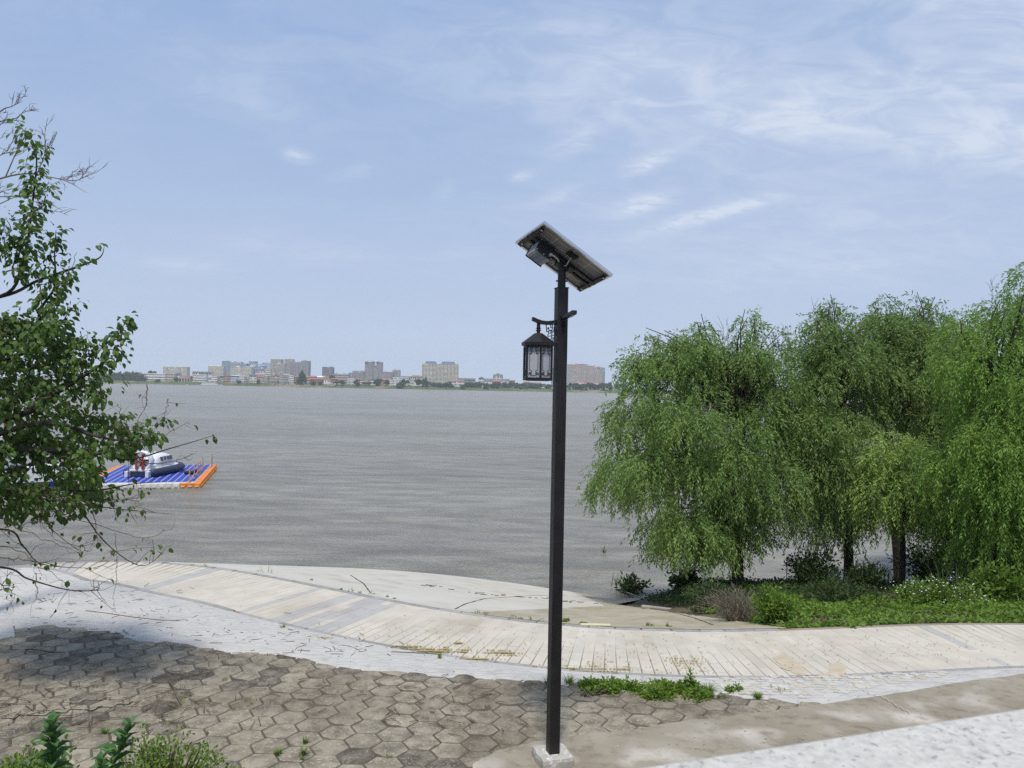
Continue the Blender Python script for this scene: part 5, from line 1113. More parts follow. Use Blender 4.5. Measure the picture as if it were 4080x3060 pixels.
for i, (x0, x1) in enumerate(row):
    k = random.uniform(-3, 3); lm_ = 'below the big cream tower' if x0 < 1810 else 'right of the big cream tower' if x0 < 1945 else 'left of the hanging lantern' if x0 < 2100 else 'behind the hanging lantern' if x0 < 2230 else 'below the pinkish tower row' if x0 < 2420 else 'near the thin light mast'
    far_tree(x0 - 4, x1 + 4, 1522 + k + .0075 * (x0 - 1700), 1543 + .012 * (x0 - 1700), 1549 + random.uniform(-5, 5), 'tree in the green row along the far bank ' + lm_, 'row of trees along the far bank')
for x0, x1, yt, lb in ((620, 640, 1508, 'small tree before the long white building'), (1240, 1262, 1517, 'small tree in front of the red roofed terrace, left'), (1268, 1288, 1518, 'small tree in front of the red roofed terrace, middle'), (1330, 1350, 1518, 'small tree in front of the timber fronted terrace'), (1352, 1378, 1516, 'small tree before the grey house right of the terrace'), (1440, 1466, 1521, 'small tree below the white gabled house'), (1466, 1486, 1522, 'small tree left of the broad dark tree'), (940, 958, 1512, 'small tree below the pale blue roofed house'), (1022, 1040, 1513, 'small tree below the orange brown roof')):
    far_tree(x0, x1, yt, 1532, 1541, lb + ' on the far bank')
# wood at the left of the far bank: tree tops one can tell apart along its upper edge, the rest one mass
wx = np.linspace(384, 566, 26)
for i, x in enumerate(wx):
    far_tree(x - 7, x + 8, 1483 + random.uniform(-2, 3) + (6 if x > 545 or x < 392 else 0), 1520, 1556 + random.uniform(-6, 6), 'tree standing in the dense dark wood on the far left bank', 'trees of the dark wood on the far left bank', name='wood_tree')
n = 1500; X = np.array([at(x, 1515, 1548).x for x in rng.uniform(384, 580, 1)]); x0w, x1w = at(384, 1515, 1548).x, at(584, 1515, 1548).x
P = np.stack([rng.uniform(x0w, x1w, n), rng.uniform(1545, 1549, n), rng.uniform(4.5, 13, n)], 1); d_ = rng.normal(size=(n, 3)); o = leaf_cloud('undergrowth', P, d_, 3.0, 2.2, far_leaf[0]); tag(o, 'dark undergrowth filling the foot of the far left wood', 'undergrowth', kind='stuff')
# scrub along the far bank
n = 8000; xs_ = rng.uniform(-1000, 560, n); den = vnoise(xs_, xs_ * 0, .035, 21) + .5 * vnoise(xs_, xs_ * 0, .12, 22); k = rng.uniform(-1.1, 1.2, n) < den; xs_ = xs_[k]; yy_ = FB0 + 3 * vnoise(xs_, xs_ * 0, .02, 8) + rng.uniform(3, 32, len(xs_)); zz2 = np.interp(yy_ - FB0 - 3 * vnoise(xs_, xs_ * 0, .02, 8), [p[0] for p in prof], [p[1] for p in prof]) + rng.uniform(0, 1.6, len(xs_))
o = leaf_cloud('bank_scrub', np.stack([xs_, yy_, zz2], 1), rng.normal(size=(len(xs_), 3)) + np.array([0, 0, .6]), 1.9, 1.3, far_leaf[1]); tag(o, 'low scrub growing along the far river bank', 'scrub', kind='stuff')

# ------------------------------------------------------------------ willows
def inside(poly, x, y):
    c = False; n = len(poly); j = n - 1
    for i in range(n):
        if (poly[i][1] > y) != (poly[j][1] > y) and x < (poly[j][0] - poly[i][0]) * (y - poly[i][1]) / (poly[j][1] - poly[i][1]) + poly[i][0]: c = not c
        j = i
    return c
def strands(c, r, n, L0, L1, bottom=None):
    """weeping twigs that start on a dome of radius r round c, run outwards and then hang; returns leaf bases and directions"""
    st = .10; K = int(L1 / st); th = rng.uniform(0, 2 * np.pi, n); ph = np.arccos(rng.uniform(-.15, 1, n)); d = np.stack([np.cos(th) * np.sin(ph), np.sin(th) * np.sin(ph), np.cos(ph)], 1)
    p = c + d * r * rng.uniform(.25, .95, n)[:, None] * np.array([1, 1, .8]); v = unit(d * np.array([1, 1, .55]) + rng.normal(size=(n, 3)) * .15); B = []; D = []; ln = rng.uniform(L0, L1, n) / st
    g = rng.uniform(.22, .42, n)[:, None]; wob = rng.normal(size=(n, 3)) * .05
    for k in range(K):
        v = unit(v + np.array([0, 0, -1.0]) * g + wob + rng.normal(size=(n, 3)) * .06); p = p + v * st; al = k < ln
        if bottom is not None: al &= p[:, 2] > bottom
        if not al.any(): break
        for q in range(3):
            m = al & (rng.random(n) < .93); pd_ = rng.normal(size=(n, 3)); pd_ -= v * (pd_ * v).sum(1)[:, None]; B.append((p + rng.normal(size=(n, 3)) * .02)[m]); D.append((v * .8 + unit(pd_) * .78 + np.array([0, 0, -.35]))[m])
    if not B: return np.zeros((0, 3)), np.zeros((0, 3))
    return np.concatenate(B), np.concatenate(D)
def branch(mb, a, b, r0, r1, bend=.1, n=7, k=5, rn=None):
    a, b = Vector(a), Vector(b); l = (b - a).length; off = [Vector((random.gauss(0, bend * l * .3), random.gauss(0, bend * l * .3), random.gauss(0, bend * l * .15))) for _ in range(2)]
    pts = [];
    for i in range(k + 1):
        f = i / k; pts.append(a.lerp(b, f) + off[0] * math.sin(f * math.pi) + off[1] * math.sin(2 * f * math.pi) * .6 + Vector((0, 0, .12 * l * math.sin(f * math.pi))))
    mb.tube(pts, [r0 + (r1 - r0) * (i / k) for i in range(k + 1)], n); return pts
def willow(label, base_px, Y, poly, nl, lr, thick, mi, L=(.7, 1.7), trunk_top=None, lean=0, tr=.2, spn=48, extra=(), bot_px=None, plumes=()):
    b0 = av(*base_px, Y); g_ = gz(b0.x, Y); o = empty('willow_tree', (b0.x, Y, g_), 0, label, 'tree', 'willows on the bank at the right'); off = Vector(o.location)
    ymin = min(p[1] for p in poly); ymax = max(p[1] for p in poly); xmin = min(p[0] for p in poly); xmax = max(p[0] for p in poly)
    lobes = []; tries = 0
    while len(lobes) < nl and tries < 40000:
        tries += 1; x, y = random.uniform(xmin, xmax), random.uniform(ymin, ymax)
        if not inside(poly, x, y): continue
        hw = 1
        xl_ = x; 
        while inside(poly, xl_, y) and xl_ > xmin - 5: xl_ -= 6
        xr_ = x
        while inside(poly, xr_, y) and xr_ < xmax + 5: xr_ += 6
        f = (x - xl_) / max(xr_ - xl_, 1); tk = thick * math.sqrt(max(.05, 1 - (2 * f - 1) ** 2)) * min(1, .45 + (y - ymin) / (ymax - ymin) * 1.1)
        dy = random.uniform(-1, 1); dy = math.copysign(abs(dy) ** .6, dy) * tk
        p = av(x, y, Y + dy)
        if any((p - q).length < lr * .86 for q, _ in lobes): continue
        lobes.append((p, random.uniform(.6, 1.25) * lr))
    for x, y, dy, r_ in extra: lobes.append((av(x, y, Y + dy), r_))
    for x, y0_, y1_, dy in plumes:
        yy_ = y0_ - 14
        while yy_ < y1_: lobes.append((av(x + random.uniform(-9, 9), yy_, Y + dy), max(.16, .20 + .26 * (yy_ - y0_) / (y1_ - y0_)))); yy_ += 17
    Bs, Dd = [], []
    zb = av(0, 0, Y)
    for p, r_ in lobes:
        X_, Y_ = proj(p); bz = None
        if bot_px: bz = av(1106, np.interp(X_ / S, [q[0] for q in bot_px], [q[1] for q in bot_px]) + random.uniform(-26, 22), p.y).z
        fl_ = max(0, min(1, (Y_ / S - ymin) / (ymax - ymin))); lk = .55 + 1.05 * fl_; q, d = strands(np.array(p) - np.array([0, 0, .42 * lr]), r_, max(8, int(spn * (r_ / lr) ** 2)), L[0] * lk, L[1] * lk, bz); Bs.append(q); Dd.append(d)
    Bs = np.concatenate(Bs); Dd = np.concatenate(Dd); n = len(Bs)
    V = leaf_quads(Bs - np.array(off), Dd, rng.uniform(.11, .18, n) * Y / 27, rng.uniform(.030, .046, n) * Y / 27); mesh_np('foliage', V, quads(n), MT['wil'][mi], o)
    # trunk and limbs
    mb = MB(); tt = av(*(trunk_top or (base_px[0] + lean, base_px[1] - 150)), Y); pts = branch(mb, (0, 0, -.3), tt - off, tr * 1.25, tr * .8, .05, 10, 6); mb.tube([(0, 0, -.3), (0, 0, .15), pts[1]], [tr * 1.9, tr * 1.4, tr * 1.15], 10)
    mb.build('trunk', MT['bark'], o, smooth=True)
    mb = MB(); hub_ = tt - off; mains = []
    for k in range(6):
        p = random.choice(lobes)[0] - off; j = hub_.lerp(p, .55) + Vector((0, 0, .5)); branch(mb, hub_ - Vector((0, 0, random.uniform(0, .5))), j, tr * .55, tr * .3, .12); mains.append((j, hub_))
    for p, r_ in lobes:
        p = p - off; j, h_ = min(mains, key=lambda m: (m[0] - p).length); branch(mb, j.lerp(h_, random.uniform(0, .25)), p, tr * .22, .012, .12, 5, 4)
    mb.build('limb', MT['bark'], o, smooth=True); return o, lobes
T1 = [(1388, 742), (1400, 728), (1440, 738), (1475, 748), (1500, 708), (1520, 706), (1555, 735), (1590, 762), (1600, 700), (1622, 690), (1640, 700), (1650, 750), (1676, 735), (1688, 790), (1700, 860), (1716, 930), (1722, 1010), (1680, 1100), (1665, 1165), (1600, 1190), (1540, 1185), (1460, 1175), (1400, 1140), (1385, 1080), (1345, 1060), (1320, 1040), (1312, 990), (1322, 930), (1330, 900), (1335, 850), (1350, 800), (1372, 790)]
bot1 = [(1260, 1090), (1310, 1105), (1370, 1140), (1400, 1185), (1470, 1215), (1540, 1220), (1570, 1180), (1640, 1185), (1690, 1175), (1720, 1110), (1750, 1100)]
willow('broad weeping willow nearest to the lamp post, leftmost of the row', (1595, 1278), 26, T1, 105, .66, 2.7, 0, (.45, 1.15), (1590, 1120), 0, .17, 60, bot_px=bot1, plumes=((1508, 692, 800, -.4), (1522, 715, 800, .4), (1612, 682, 800, 0), (1632, 695, 820, .5), (1683, 718, 830, 0), (1400, 722, 800, 0), (1440, 728, 800, -.3), (1372, 775, 830, 0)))
T2 = [(1722, 820), (1735, 750), (1750, 700), (1775, 665), (1800, 662), (1815, 690), (1850, 720), (1870, 760), (1875, 850), (1880, 950), (1860, 1040), (1850, 1120), (1790, 1150), (1730, 1130), (1715, 1000), (1705, 900)]
bot2 = [(1680, 1120), (1720, 1170), (1780, 1180), (1830, 1140), (1880, 1130)]
willow('tall narrow willow with dark leaning trunk, second from the lamp post', (1832, 1272), 27.5, T2, 52, .64, 2.0, 1, (.45, 1.1), (1838, 1120), 6, .15, 50, bot_px=bot2, plumes=((1788, 650, 780, 0), (1800, 668, 780, .4), (1765, 690, 800, 0), (1726, 735, 820, 0), (1862, 715, 820, 0)), extra=[(1745, 930, -1.4, .8), (1775, 985, -1.6, .8), (1812, 1030, -1.5, .7), (1720, 890, -1.3, .8)])
T3 = [(1860, 740), (1880, 680), (1920, 658), (1950, 690), (1990, 655), (2020, 668), (2050, 690), (2060, 760), (2050, 860), (2030, 900), (1990, 900), (1940, 880), (1900, 900), (1870, 850)]
willow('willow with open airy crown between the two dark trunks, third from the lamp post', (1942, 1255), 30, T3, 46, .66, 2.0, 1, (.4, 1.1), (1930, 1090), -8, .15, 42, plumes=((1920, 648, 760, 0), (1988, 645, 760, 0), (2012, 655, 760, .4), (1885, 675, 780, 0), (1952, 668, 760, 0)))
T3b = [(1860, 1010), (1890, 970), (1920, 945), (1960, 930), (1985, 950), (2000, 1020), (2015, 1080), (2010, 1110), (1960, 1090), (1900, 1110), (1870, 1080)]
willow('young bright green willow with low hanging crown before the third willow', (1948, 1258), 25.5, T3b, 30, .58, 1.0, 2, (.4, 1.0), (1945, 1110), 0, .085, 50, bot_px=[(1840, 1120), (1900, 1165), (1960, 1130), (2040, 1140)])
T4 = [(2040, 720), (2080, 680), (2130, 650), (2170, 610), (2210, 590), (2290, 560), (2370, 620), (2380, 900), (2360, 1150), (2200, 1200), (2110, 1190), (2060, 1140), (2040, 1060), (2050, 960), (2070, 880), (2060, 800)]
willow('big dense willow cut by the right edge of the view', (2215, 1300), 23, T4, 120, .68, 2.6, 3, (.5, 1.3), (2200, 1080), 0, .24, 56, bot_px=[(2020, 1130), (2060, 1180), (2100, 1240), (2200, 1260), (2400, 1265)], extra=[(2130, 925, -1.9, .75), (2160, 950, -2.0, .75), (2145, 990, -1.9, .7)])
T5 = [(2000, 700), (2080, 680), (2120, 720), (2120, 900), (2100, 1000), (2010, 960), (1990, 850)]
willow('dark willow standing behind the airy willow near the water', (2085, 1245), 33, T5, 44, .8, 2.2, 1, (.6, 1.5), (2070, 1050), 0, .18, 44, bot_px=[(1960, 1150), (2050, 1190), (2140, 1200)])
# bare twigs that stick out above the crowns
mb = MB()
for x, y, Y in ((1562, 700, 26), (1568, 690, 26), (1690, 710, 27), (1700, 705, 27), (1905, 640, 30), (1985, 640, 30), (1760, 655, 27.5), (2140, 600, 23)):
    p = av(x, y, Y); a = p - Vector((random.uniform(-.2, .2), 0, 1.3)); branch(mb, a, p, .012, .004, .1, 4, 4)
    for k in range(4): q = a.lerp(p, random.uniform(.3, .9)); branch(mb, q, q + Vector((random.uniform(-.3, .3), random.uniform(-.2, .2), random.uniform(.15, .5))), .006, .003, .1, 4, 3)
wl0 = [o for o in col.objects if o.name.startswith('willow_tree')][0]; o = mb.build('bare_twigs', MT['twig']); o['kind'] = 'stuff'; o.parent = wl0; o.matrix_parent_inverse = Matrix.Translation(-wl0.location)

# ------------------------------------------------------------------ broad leaved tree at the left edge
TY = 10.6
tb = Vector((-8.7, 10.9, 0)); tb.z = gz(tb.x, tb.y)
mul = empty('mulberry_tree', tb, 0, 'broad leaved tree reaching in from the left edge with dark green leaves', 'tree')
wood_ = MB(); twig_ = MB(); LB, LD, LU, LS = [], [], [], []
def vp(x, y, Y): return av(x, y, Y) - tb
def catmull(pts, per=6):
    P = [pts[0]] + list(pts) + [pts[-1]]; out = []
    for i in range(1, len(P) - 2):
        for k in range(per):
            t = k / per; a, b, c, d = P[i - 1], P[i], P[i + 1], P[i + 2]
            out.append(.5 * ((2 * b) + (c - a) * t + (2 * a - 5 * b + 4 * c - d) * t * t + (3 * b - a - 3 * c + d) * t ** 3))
    out.append(P[-2]); return out
def put_leaves(pts, dens, spread, size=.096, start=0.0):
    for i in range(len(pts) - 1):
        a, b = pts[i], pts[i + 1]; l = (b - a).length; n = np.random.default_rng(int(abs(a.x * 1e4 + i))).poisson(dens * l * 1.05)
        if i / max(1, len(pts) - 1) < start: continue
        for _ in range(n):
            p = a.lerp(b, random.random()); off = Vector((random.gauss(0, 1), random.gauss(0, 1), random.gauss(0, .8))) * spread; dd = (b - a).normalized() * .5 + off.normalized() * .8 + Vector((0.12, 0, -1.0))
            LB.append(p + off); LD.append(dd); LU.append((random.gauss(0, .45), random.gauss(-.25, .45), 1)); LS.append(size * random.uniform(.5, 1.25))
def shoot(px, Y0, Y1, r0, r1, dens=0, spread=.06, start=0, thick=False, size=.096, jit=.02):
    n = len(px); pts = [vp(x, y, Y0 + (Y1 - Y0) * i / (n - 1)) for i, (x, y) in enumerate(px)]; c = catmull(pts); c = [p + Vector((random.gauss(0, jit), random.gauss(0, jit), random.gauss(0, jit))) * (0 < i < len(c) - 1) for i, p in enumerate(c)]
    (wood_ if thick else twig_).tube(c, [r0 + (r1 - r0) * i / (len(c) - 1) for i in range(len(c))], 6 if thick else 4)
    if dens: put_leaves(c, dens, spread, size, start)
    return c
def sidetwigs(c, k, ln, dens=0, up=.0, rad=.004):
    for _ in range(k):
        i = random.randrange(1, len(c) - 1); p = c[i]; d = (c[i + 1] - c[i - 1]).normalized(); q = p + (d * random.uniform(.5, 1) + Vector((random.gauss(0, .6), random.gauss(0, .4), random.gauss(up, .6)))).normalized() * ln * random.uniform(.5, 1.3)
        m = p.lerp(q, .5) + Vector((random.gauss(0, .03), 0, random.gauss(0, .03))); twig_.tube([p, m, q], [rad, rad * .8, rad * .5], 4)
        if dens: put_leaves([p, m, q], dens, .03, .085, start=.0)
# trunk, big boughs (out of view to the left) and boughs that enter the picture
trk = MB(); trk.tube([(0, 0, -.3), (.05, 0, 1.2), (-.05, .1, 2.6), (.1, .1, 4.0), (.3, 0, 5.5), (.6, -.1, 7.2)], [.26, .21, .19, .16, .12, .07], 10); trk.build('trunk', MT['bark'], mul, smooth=True)
def bough(px, z, Y0, Y1, r0, r1, **k):
    pts0 = Vector((.0, .0, z)); n = len(px); pts = [pts0] + [vp(x, y, Y0 + (Y1 - Y0) * i / (n - 1)) for i, (x, y) in enumerate(px)]; c = catmull(pts, 7); wood_.tube(c, [r0 + (r1 - r0) * i / (len(c) - 1) for i in range(len(c))], 7); return c
b1 = bough([(0, 977), (100, 974), (196, 970)], 2.6, 10.6, 10.2, .06, .018); b2 = bough([(20, 930), (121, 915), (203, 941), (290, 957)], 2.9, 10.4, 10.0, .05, .008)
b3 = bough([(60, 890), (94, 867), (150, 832), (196, 803), (225, 782)], 3.2, 10.6, 10.3, .05, .010); b4 = bough([(0, 641), (82, 606), (163, 578), (205, 562), (220, 551), (225, 533)], 5.2, 10.8, 10.6, .028, .003)
b5 = bough([(0, 640), (50, 560), (70, 440), (78, 330), (47, 276)], 5.4, 10.7, 10.7, .028, .004); b6 = bough([(60, 760), (86, 672), (118, 619), (118, 549), (121, 497)], 4.2, 10.6, 10.6, .03, .004)
b7 = bough([(0, 1060), (80, 1075), (147, 1085), (260, 1100), (378, 1111)], 2.2, 10.6, 10.0, .022, .002); b8 = bough([(60, 1050), (110, 1070), (164, 1091), (229, 1173), (304, 1222), (356, 1191)], 2.2, 10.4, 9.9, .020, .002)
b9 = bough([(0, 1143), (50, 1180), (92, 1219), (212, 1228)], 1.9, 10.5, 10.1, .018, .002); b10 = bough([(0, 1225), (60, 1250), (147, 1274), (209, 1274), (211, 1256)], 1.6, 10.5, 10.0, .017, .002)
b11 = bough([(60, 1060), (200, 1060), (290, 1045), (360, 1041)], 2.4, 10.5, 10.1, .022, .002); b12 = bough([(160, 985), (275, 993), (370, 968), (458, 942)], 2.6, 10.3, 9.9, .02, .003)
# leafy shoots
D_ = 165
put_leaves(b5, D_, .085, start=.35); put_leaves(b6, D_ * 1.0, .085, start=.35); put_leaves(b4, 9, .03, start=.62)
for px, dn, sp in (([(60, 480), (100, 420), (110, 395)], 60, .06), ([(10, 560), (25, 500), (12, 470)], 70, .08), ([(30, 600), (40, 520), (70, 470)], 60, .07), ([(0, 560), (15, 520), (5, 480)], 70, .08),
                   ([(100, 700), (86, 600), (74, 540)], 62, .07), ([(118, 620), (150, 590), (165, 545)], 40, .05), ([(122, 720), (150, 670), (180, 655)], 70, .07), ([(110, 690), (125, 640), (150, 600)], 60, .06), ([(10, 590), (40, 580), (60, 600)], 60, .06),
                   ([(130, 800), (160, 750), (188, 717)], 70, .07), ([(150, 800), (184, 762), (190, 725)], 60, .07), ([(184, 775), (225, 745), (245, 733), (262, 705), (282, 686)], 70, .07), ([(230, 760), (255, 745), (272, 700)], 50, .05), ([(200, 800), (240, 775), (272, 768)], 55, .055),
                   ([(190, 840), (212, 850), (217, 862)], 80, .06), ([(140, 850), (180, 830), (200, 815)], 60, .06), ([(40, 720), (60, 695), (80, 700)], 80, .09), ([(60, 800), (90, 730), (130, 700)], 75, .09), ([(0, 700), (30, 690), (50, 710)], 80, .08)):
    c = shoot(px, 10.5 + random.uniform(-.3, .3), 10.4 + random.uniform(-.3, .3), .012, .003, dn, sp)
# dense body of the crown inside the picture and beyond its left edge
MASS = [(-260, 640), (0, 690), (60, 688), (120, 720), (150, 770), (190, 800), (140, 855), (170, 895), (250, 918), (305, 912), (320, 935), (300, 965), (270, 985), (195, 1000), (200, 1050), (215, 1080), (150, 1105), (60, 1125), (0, 1120), (-260, 1100)]
k = 0
while k < 185:
    x, y = random.uniform(-130, 340), random.uniform(650, 1130)
    if not inside(MASS, x, y): continue
    k += 1; l = random.uniform(50, 110); a = random.uniform(-.5, 1.0); x2, y2 = x + l * math.cos(a), y - l * math.sin(a) * .8
    if not inside(MASS, x2, y2) and random.random() < .8: x2, y2 = x + (x2 - x) * .35, y + (y2 - y) * .35
    Y0 = random.uniform(9.9, 11.6); shoot([(x, y), ((x + x2) / 2 + random.uniform(-6, 6), (y + y2) / 2 + random.uniform(-8, 4)), (x2, y2)], Y0, Y0 + random.uniform(-.3, .3), .009, .003, 52, .075)
for c in (b1, b2, b3): put_leaves(c, 26, .09, start=.3)
for k in range(16):                                        # off-frame upper crown, kept thinner
    x, y = random.uniform(-320, -60), random.uniform(420, 660); Y0 = random.uniform(10, 11.6); shoot([(x, y + 50), (x + 20, y), (x + random.uniform(0, 50), y - 50)], Y0, Y0, .009, .003, 45, .09)
# thin low twigs with few leaves
for c, n_, dn in ((b7, 16, 4), (b8, 16, 4), (b9, 12, 2.5), (b10, 10, 1.2), (b11, 9, 9), (b12, 4, 4)): sidetwigs(c, n_, .38, dn, .08)
put_leaves(b7, 4, .04, .085, start=.4); put_leaves(b11, 14, .06, start=.4); put_leaves(b12[-3:], 8, .02, .09)
low = [[(40, 1105), (114, 1107), (294, 1160), (356, 1143)], [(30, 1080), (65, 1101), (131, 1173), (206, 1173)], [(0, 1120), (60, 1150), (120, 1175), (180, 1195)], [(0, 1180), (40, 1190), (110, 1240), (150, 1260)], [(75, 1238), (80, 1270), (85, 1297), (124, 1294)], [(0, 1260), (30, 1280), (20, 1305)], [(0, 1275), (20, 1240), (45, 1230)],
       [(90, 1100), (110, 1140), (170, 1190), (200, 1188)], [(160, 1095), (230, 1085), (300, 1075)], [(190, 1075), (250, 1080), (290, 1075)], [(10, 1140), (60, 1130), (120, 1125)], [(0, 1205), (60, 1212), (130, 1222)], [(200, 1110), (210, 1150), (196, 1185)],
       [(317, 830), (316, 855), (314, 879), (294, 915), (285, 935)], [(361, 864), (357, 890), (346, 912)], [(250, 940), (300, 925), (369, 911)], [(260, 960), (330, 950), (405, 912)], [(250, 930), (262, 900), (252, 872)], [(290, 1000), (360, 1000), (420, 980)]]
for px in low:
    Y0 = random.uniform(10.0, 10.8); c = shoot(px, Y0, Y0 - .3, .007, .0025, 2.2, .025, size=.08, jit=.012); sidetwigs(c, 7, .22, 1.2, .1, .0028)
c = shoot([(248, 1150), (252, 1200), (252, 1232), (249, 1270), (245, 1309)], 9.9, 9.9, .004, .002, 0, jit=.008); sidetwigs(c, 6, .12, 0, -.4, .002)
for (x, y) in ((327, 902), (369, 911), (343, 915), (458, 942), (336, 930), (355, 905), (212, 527), (190, 560)): put_leaves([vp(x - 6, y + 3, 10.0), vp(x + 4, y - 3, 10.0)], 45, .02, .09)
wood_.build('bough', MT['bark'], mul, smooth=True); twig_.build('twigs', MT['twig'], mul)['kind'] = 'stuff'
def keepleaf(p):
    x, y = proj(p + tb); x /= S; y /= S
    if 292 < x < 490 and 965 < y < 1052: return random.random() < .10
    if 215 < x < 300 and 1000 < y < 1048: return random.random() < .35
    return True
kl = [i for i, p in enumerate(LB) if keepleaf(p)]; LB, LD, LU, LS = [[q[i] for i in kl] for q in (LB, LD, LU, LS)]
LBa = np.array([tuple(p) for p in LB]); LDa = np.array([tuple(p) for p in LD]); LUa = np.array(LU); LSa = np.array(LS)
dist = np.array([(0 if -20 < proj(Vector(p) + tb)[0] < 4100 else 50) for p in LBa[:]]) - LSa * 40 + np.linalg.norm(LBa + np.array(tb) - np.array([0, 0, EYE]), axis=1)
order = np.argsort(dist); nearL, restL = order[:300], order[300:]
V, F = broad_leaves(LBa[restL], LDa[restL], LUa[restL], LSa[restL]); o = mesh_np('leaves', V, F, MT['mul'], mul); o['kind'] = 'stuff'
lm_ = bpy.data.meshes.new('leaf'); lm_.from_pydata([tuple(v) for v in LEAF], [], [tuple(int(i) for i in f) for f in LT]); lm_.materials.append(MT['mul'])
ml2 = [lm_]
for c_ in range(1):
    pass
for i in nearL:
    d = Vector(LDa[i]).normalized(); s_ = d.cross(Vector(LUa[i])).normalized(); u = s_.cross(d); q = link('leaf', lm_, mul); q.matrix_basis = Matrix.Translation(LBa[i]) @ Matrix((s_, d, u)).transposed().to_4x4() @ Matrix.Scale(float(LSa[i]), 4)
# leafless tree behind it
bt = Vector((-9.6, 13.2, 0)); bt.z = gz(bt.x, bt.y); bare = empty('bare_tree', bt, 0, 'leafless tree with fine grey twigs behind the leafy tree at top left', 'tree'); mb = MB(); tw = MB()
def vb(x, y): return av(x, y, 12.8) - bt
mb.tube([(0, 0, -.3), (0, 0, 3), (.1, 0, 6), (.3, -.1, 8.5)], [.18, .15, .11, .06], 8); mb.build('trunk', MT['deadtwig'], bare, smooth=True)
def btw(px, r0, z0=None, sub=3, ln=.5, depth=1):
    pts = [vb(*p) for p in px]
    if z0 is not None: pts = [Vector((.15, 0, z0))] + pts
    c = catmull(pts, 5); tw.tube(c, [r0 + (.003 - r0) * i / (len(c) - 1) for i in range(len(c))], 5)
    def rec(c, k, l, dep):
        for _ in range(k):
            i = random.randrange(len(c) // 3, len(c) - 1); p = c[i]; d = (c[min(i + 1, len(c) - 1)] - c[i - 1]).normalized(); q = p + (d + Vector((random.gauss(0, .55), random.gauss(0, .3), random.gauss(.35, .5)))).normalized() * l * random.uniform(.6, 1.3); m = p.lerp(q, .5) + Vector((random.gauss(0, .03), 0, random.gauss(.02, .03)))
            tw.tube([p, m, q], [.005, .004, .0025], 4)
            if dep: rec([p, p.lerp(m, .5), m, m.lerp(q, .5), q], 3, l * .5, dep - 1)
    rec(c, sub, ln, depth)
btw([(-60, 300), (0, 241), (25, 230), (49, 218)], .02, 7.6, 6, .25); btw([(-60, 300), (0, 263), (35, 255), (59, 231)], .018, 7.4, 6, .25); btw([(-80, 420), (0, 386), (60, 375), (110, 383), (163, 390), (198, 372)], .022, 6.4, 9, .4); btw([(12, 382), (28, 345), (41, 316), (60, 285)], .012, None, 6, .3)
btw([(70, 400), (86, 361), (98, 325), (95, 288)], .011, None, 8, .3); btw([(-60, 420), (0, 425), (60, 420), (130, 407)], .016, 6.2, 8, .35); btw([(-60, 470), (0, 440), (50, 425), (115, 460)], .014, 6.0, 6, .35); btw([(-70, 380), (-20, 345), (10, 330), (30, 300)], .014, 6.8, 8, .3); btw([(-70, 360), (-10, 300), (0, 270), (20, 262)], .014, 7.0, 6, .3)
tw.build('twigs', MT['deadtwig'], bare)['kind'] = 'stuff'

# ------------------------------------------------------------------ ground cover and shrubs on the right bank
def gpts(n, xr, yr, f):
    X = rng.uniform(*xr, n); Y = rng.uniform(*yr, n); v, s = sdist(X, Y); k = f(X, Y, v, s); X, Y = X[k], Y[k]; return X, Y, ground_z(X, Y), v[k]
n = 150000
def covf(X, Y, v, s):
    edge = 5.0 + .35 * vnoise(X, Y, 1.1, 31) - np.clip((v - 8) * .06, 0, .4); e2 = 1.28 + .22 * vnoise(X, Y, 1.7, 32) + .12 * vnoise(X, Y, 5, 37); k = (X > edge) & (v > e2) & (v < 15.5); t = vnoise(X, Y, .9, 33); dens = np.where(v < 5.5, .95, np.where(t > .35, .4, .75)); bare_ = (vnoise(X, Y, .75, 35) + .4 * vnoise(X, Y, 2.3, 39) > .32) & (v > 1.9); dens = np.where(bare_, .12, dens)
    near = np.clip(1.5 - (Y - 14) / 14, .35, 1); return k & (rng.random(len(X)) < dens * near)
X, Y, Z, v = gpts(n, (4.2, 24), (13.2, 31), covf)
hgt = np.clip(.05 + .11 * vnoise(X, Y, 1.9, 34) + .10 * vnoise(X, Y, 5, 36) + .012 * v, .03, .6) * np.clip((v - 1.1) * 1.2, .2, 1); m_ = len(X)
P = np.stack([X, Y, Z + hgt * rng.uniform(.1, 1, m_)], 1); dd = rng.normal(size=(m_, 3)) * np.array([1, 1, .45]) + np.array([0, 0, .25])
dk = (v > 6.2 + 1.0 * vnoise(X, Y, 1.2, 38))  # willow shade put into the leaf colour: darker green away from the path
for nm, kk_, mt_ in (('ground_cover', ~dk, MT['weed']), ('painted_shade_weeds', dk, MT['weedd'])):
    o = leaf_cloud(nm, P[kk_], dd[kk_], rng.uniform(.07, .14, kk_.sum()), rng.uniform(.04, .07, kk_.sum()), mt_); tag(o, {'ground_cover': 'bright green low weeds covering the bank edge beside the path', 'painted_shade_weeds': 'weeds under the willows with the tree shade painted into their leaf colour'}[nm], 'ground cover', kind='stuff')
# brown leaf litter between the weeds
X, Y, Z, v = gpts(16000, (5.2, 20), (14.5, 27), lambda X, Y, v, s: (v > 1.6) & (v < 9)); m_ = len(X)
o = leaf_cloud('leaf_litter', np.stack([X, Y, Z + .04], 1), rng.normal(size=(m_, 3)) * np.array([1, 1, .2]), .07, .035, MT['bramble']); tag(o, 'brown dead leaves lying on the soil between the weeds', 'leaf litter', kind='stuff')

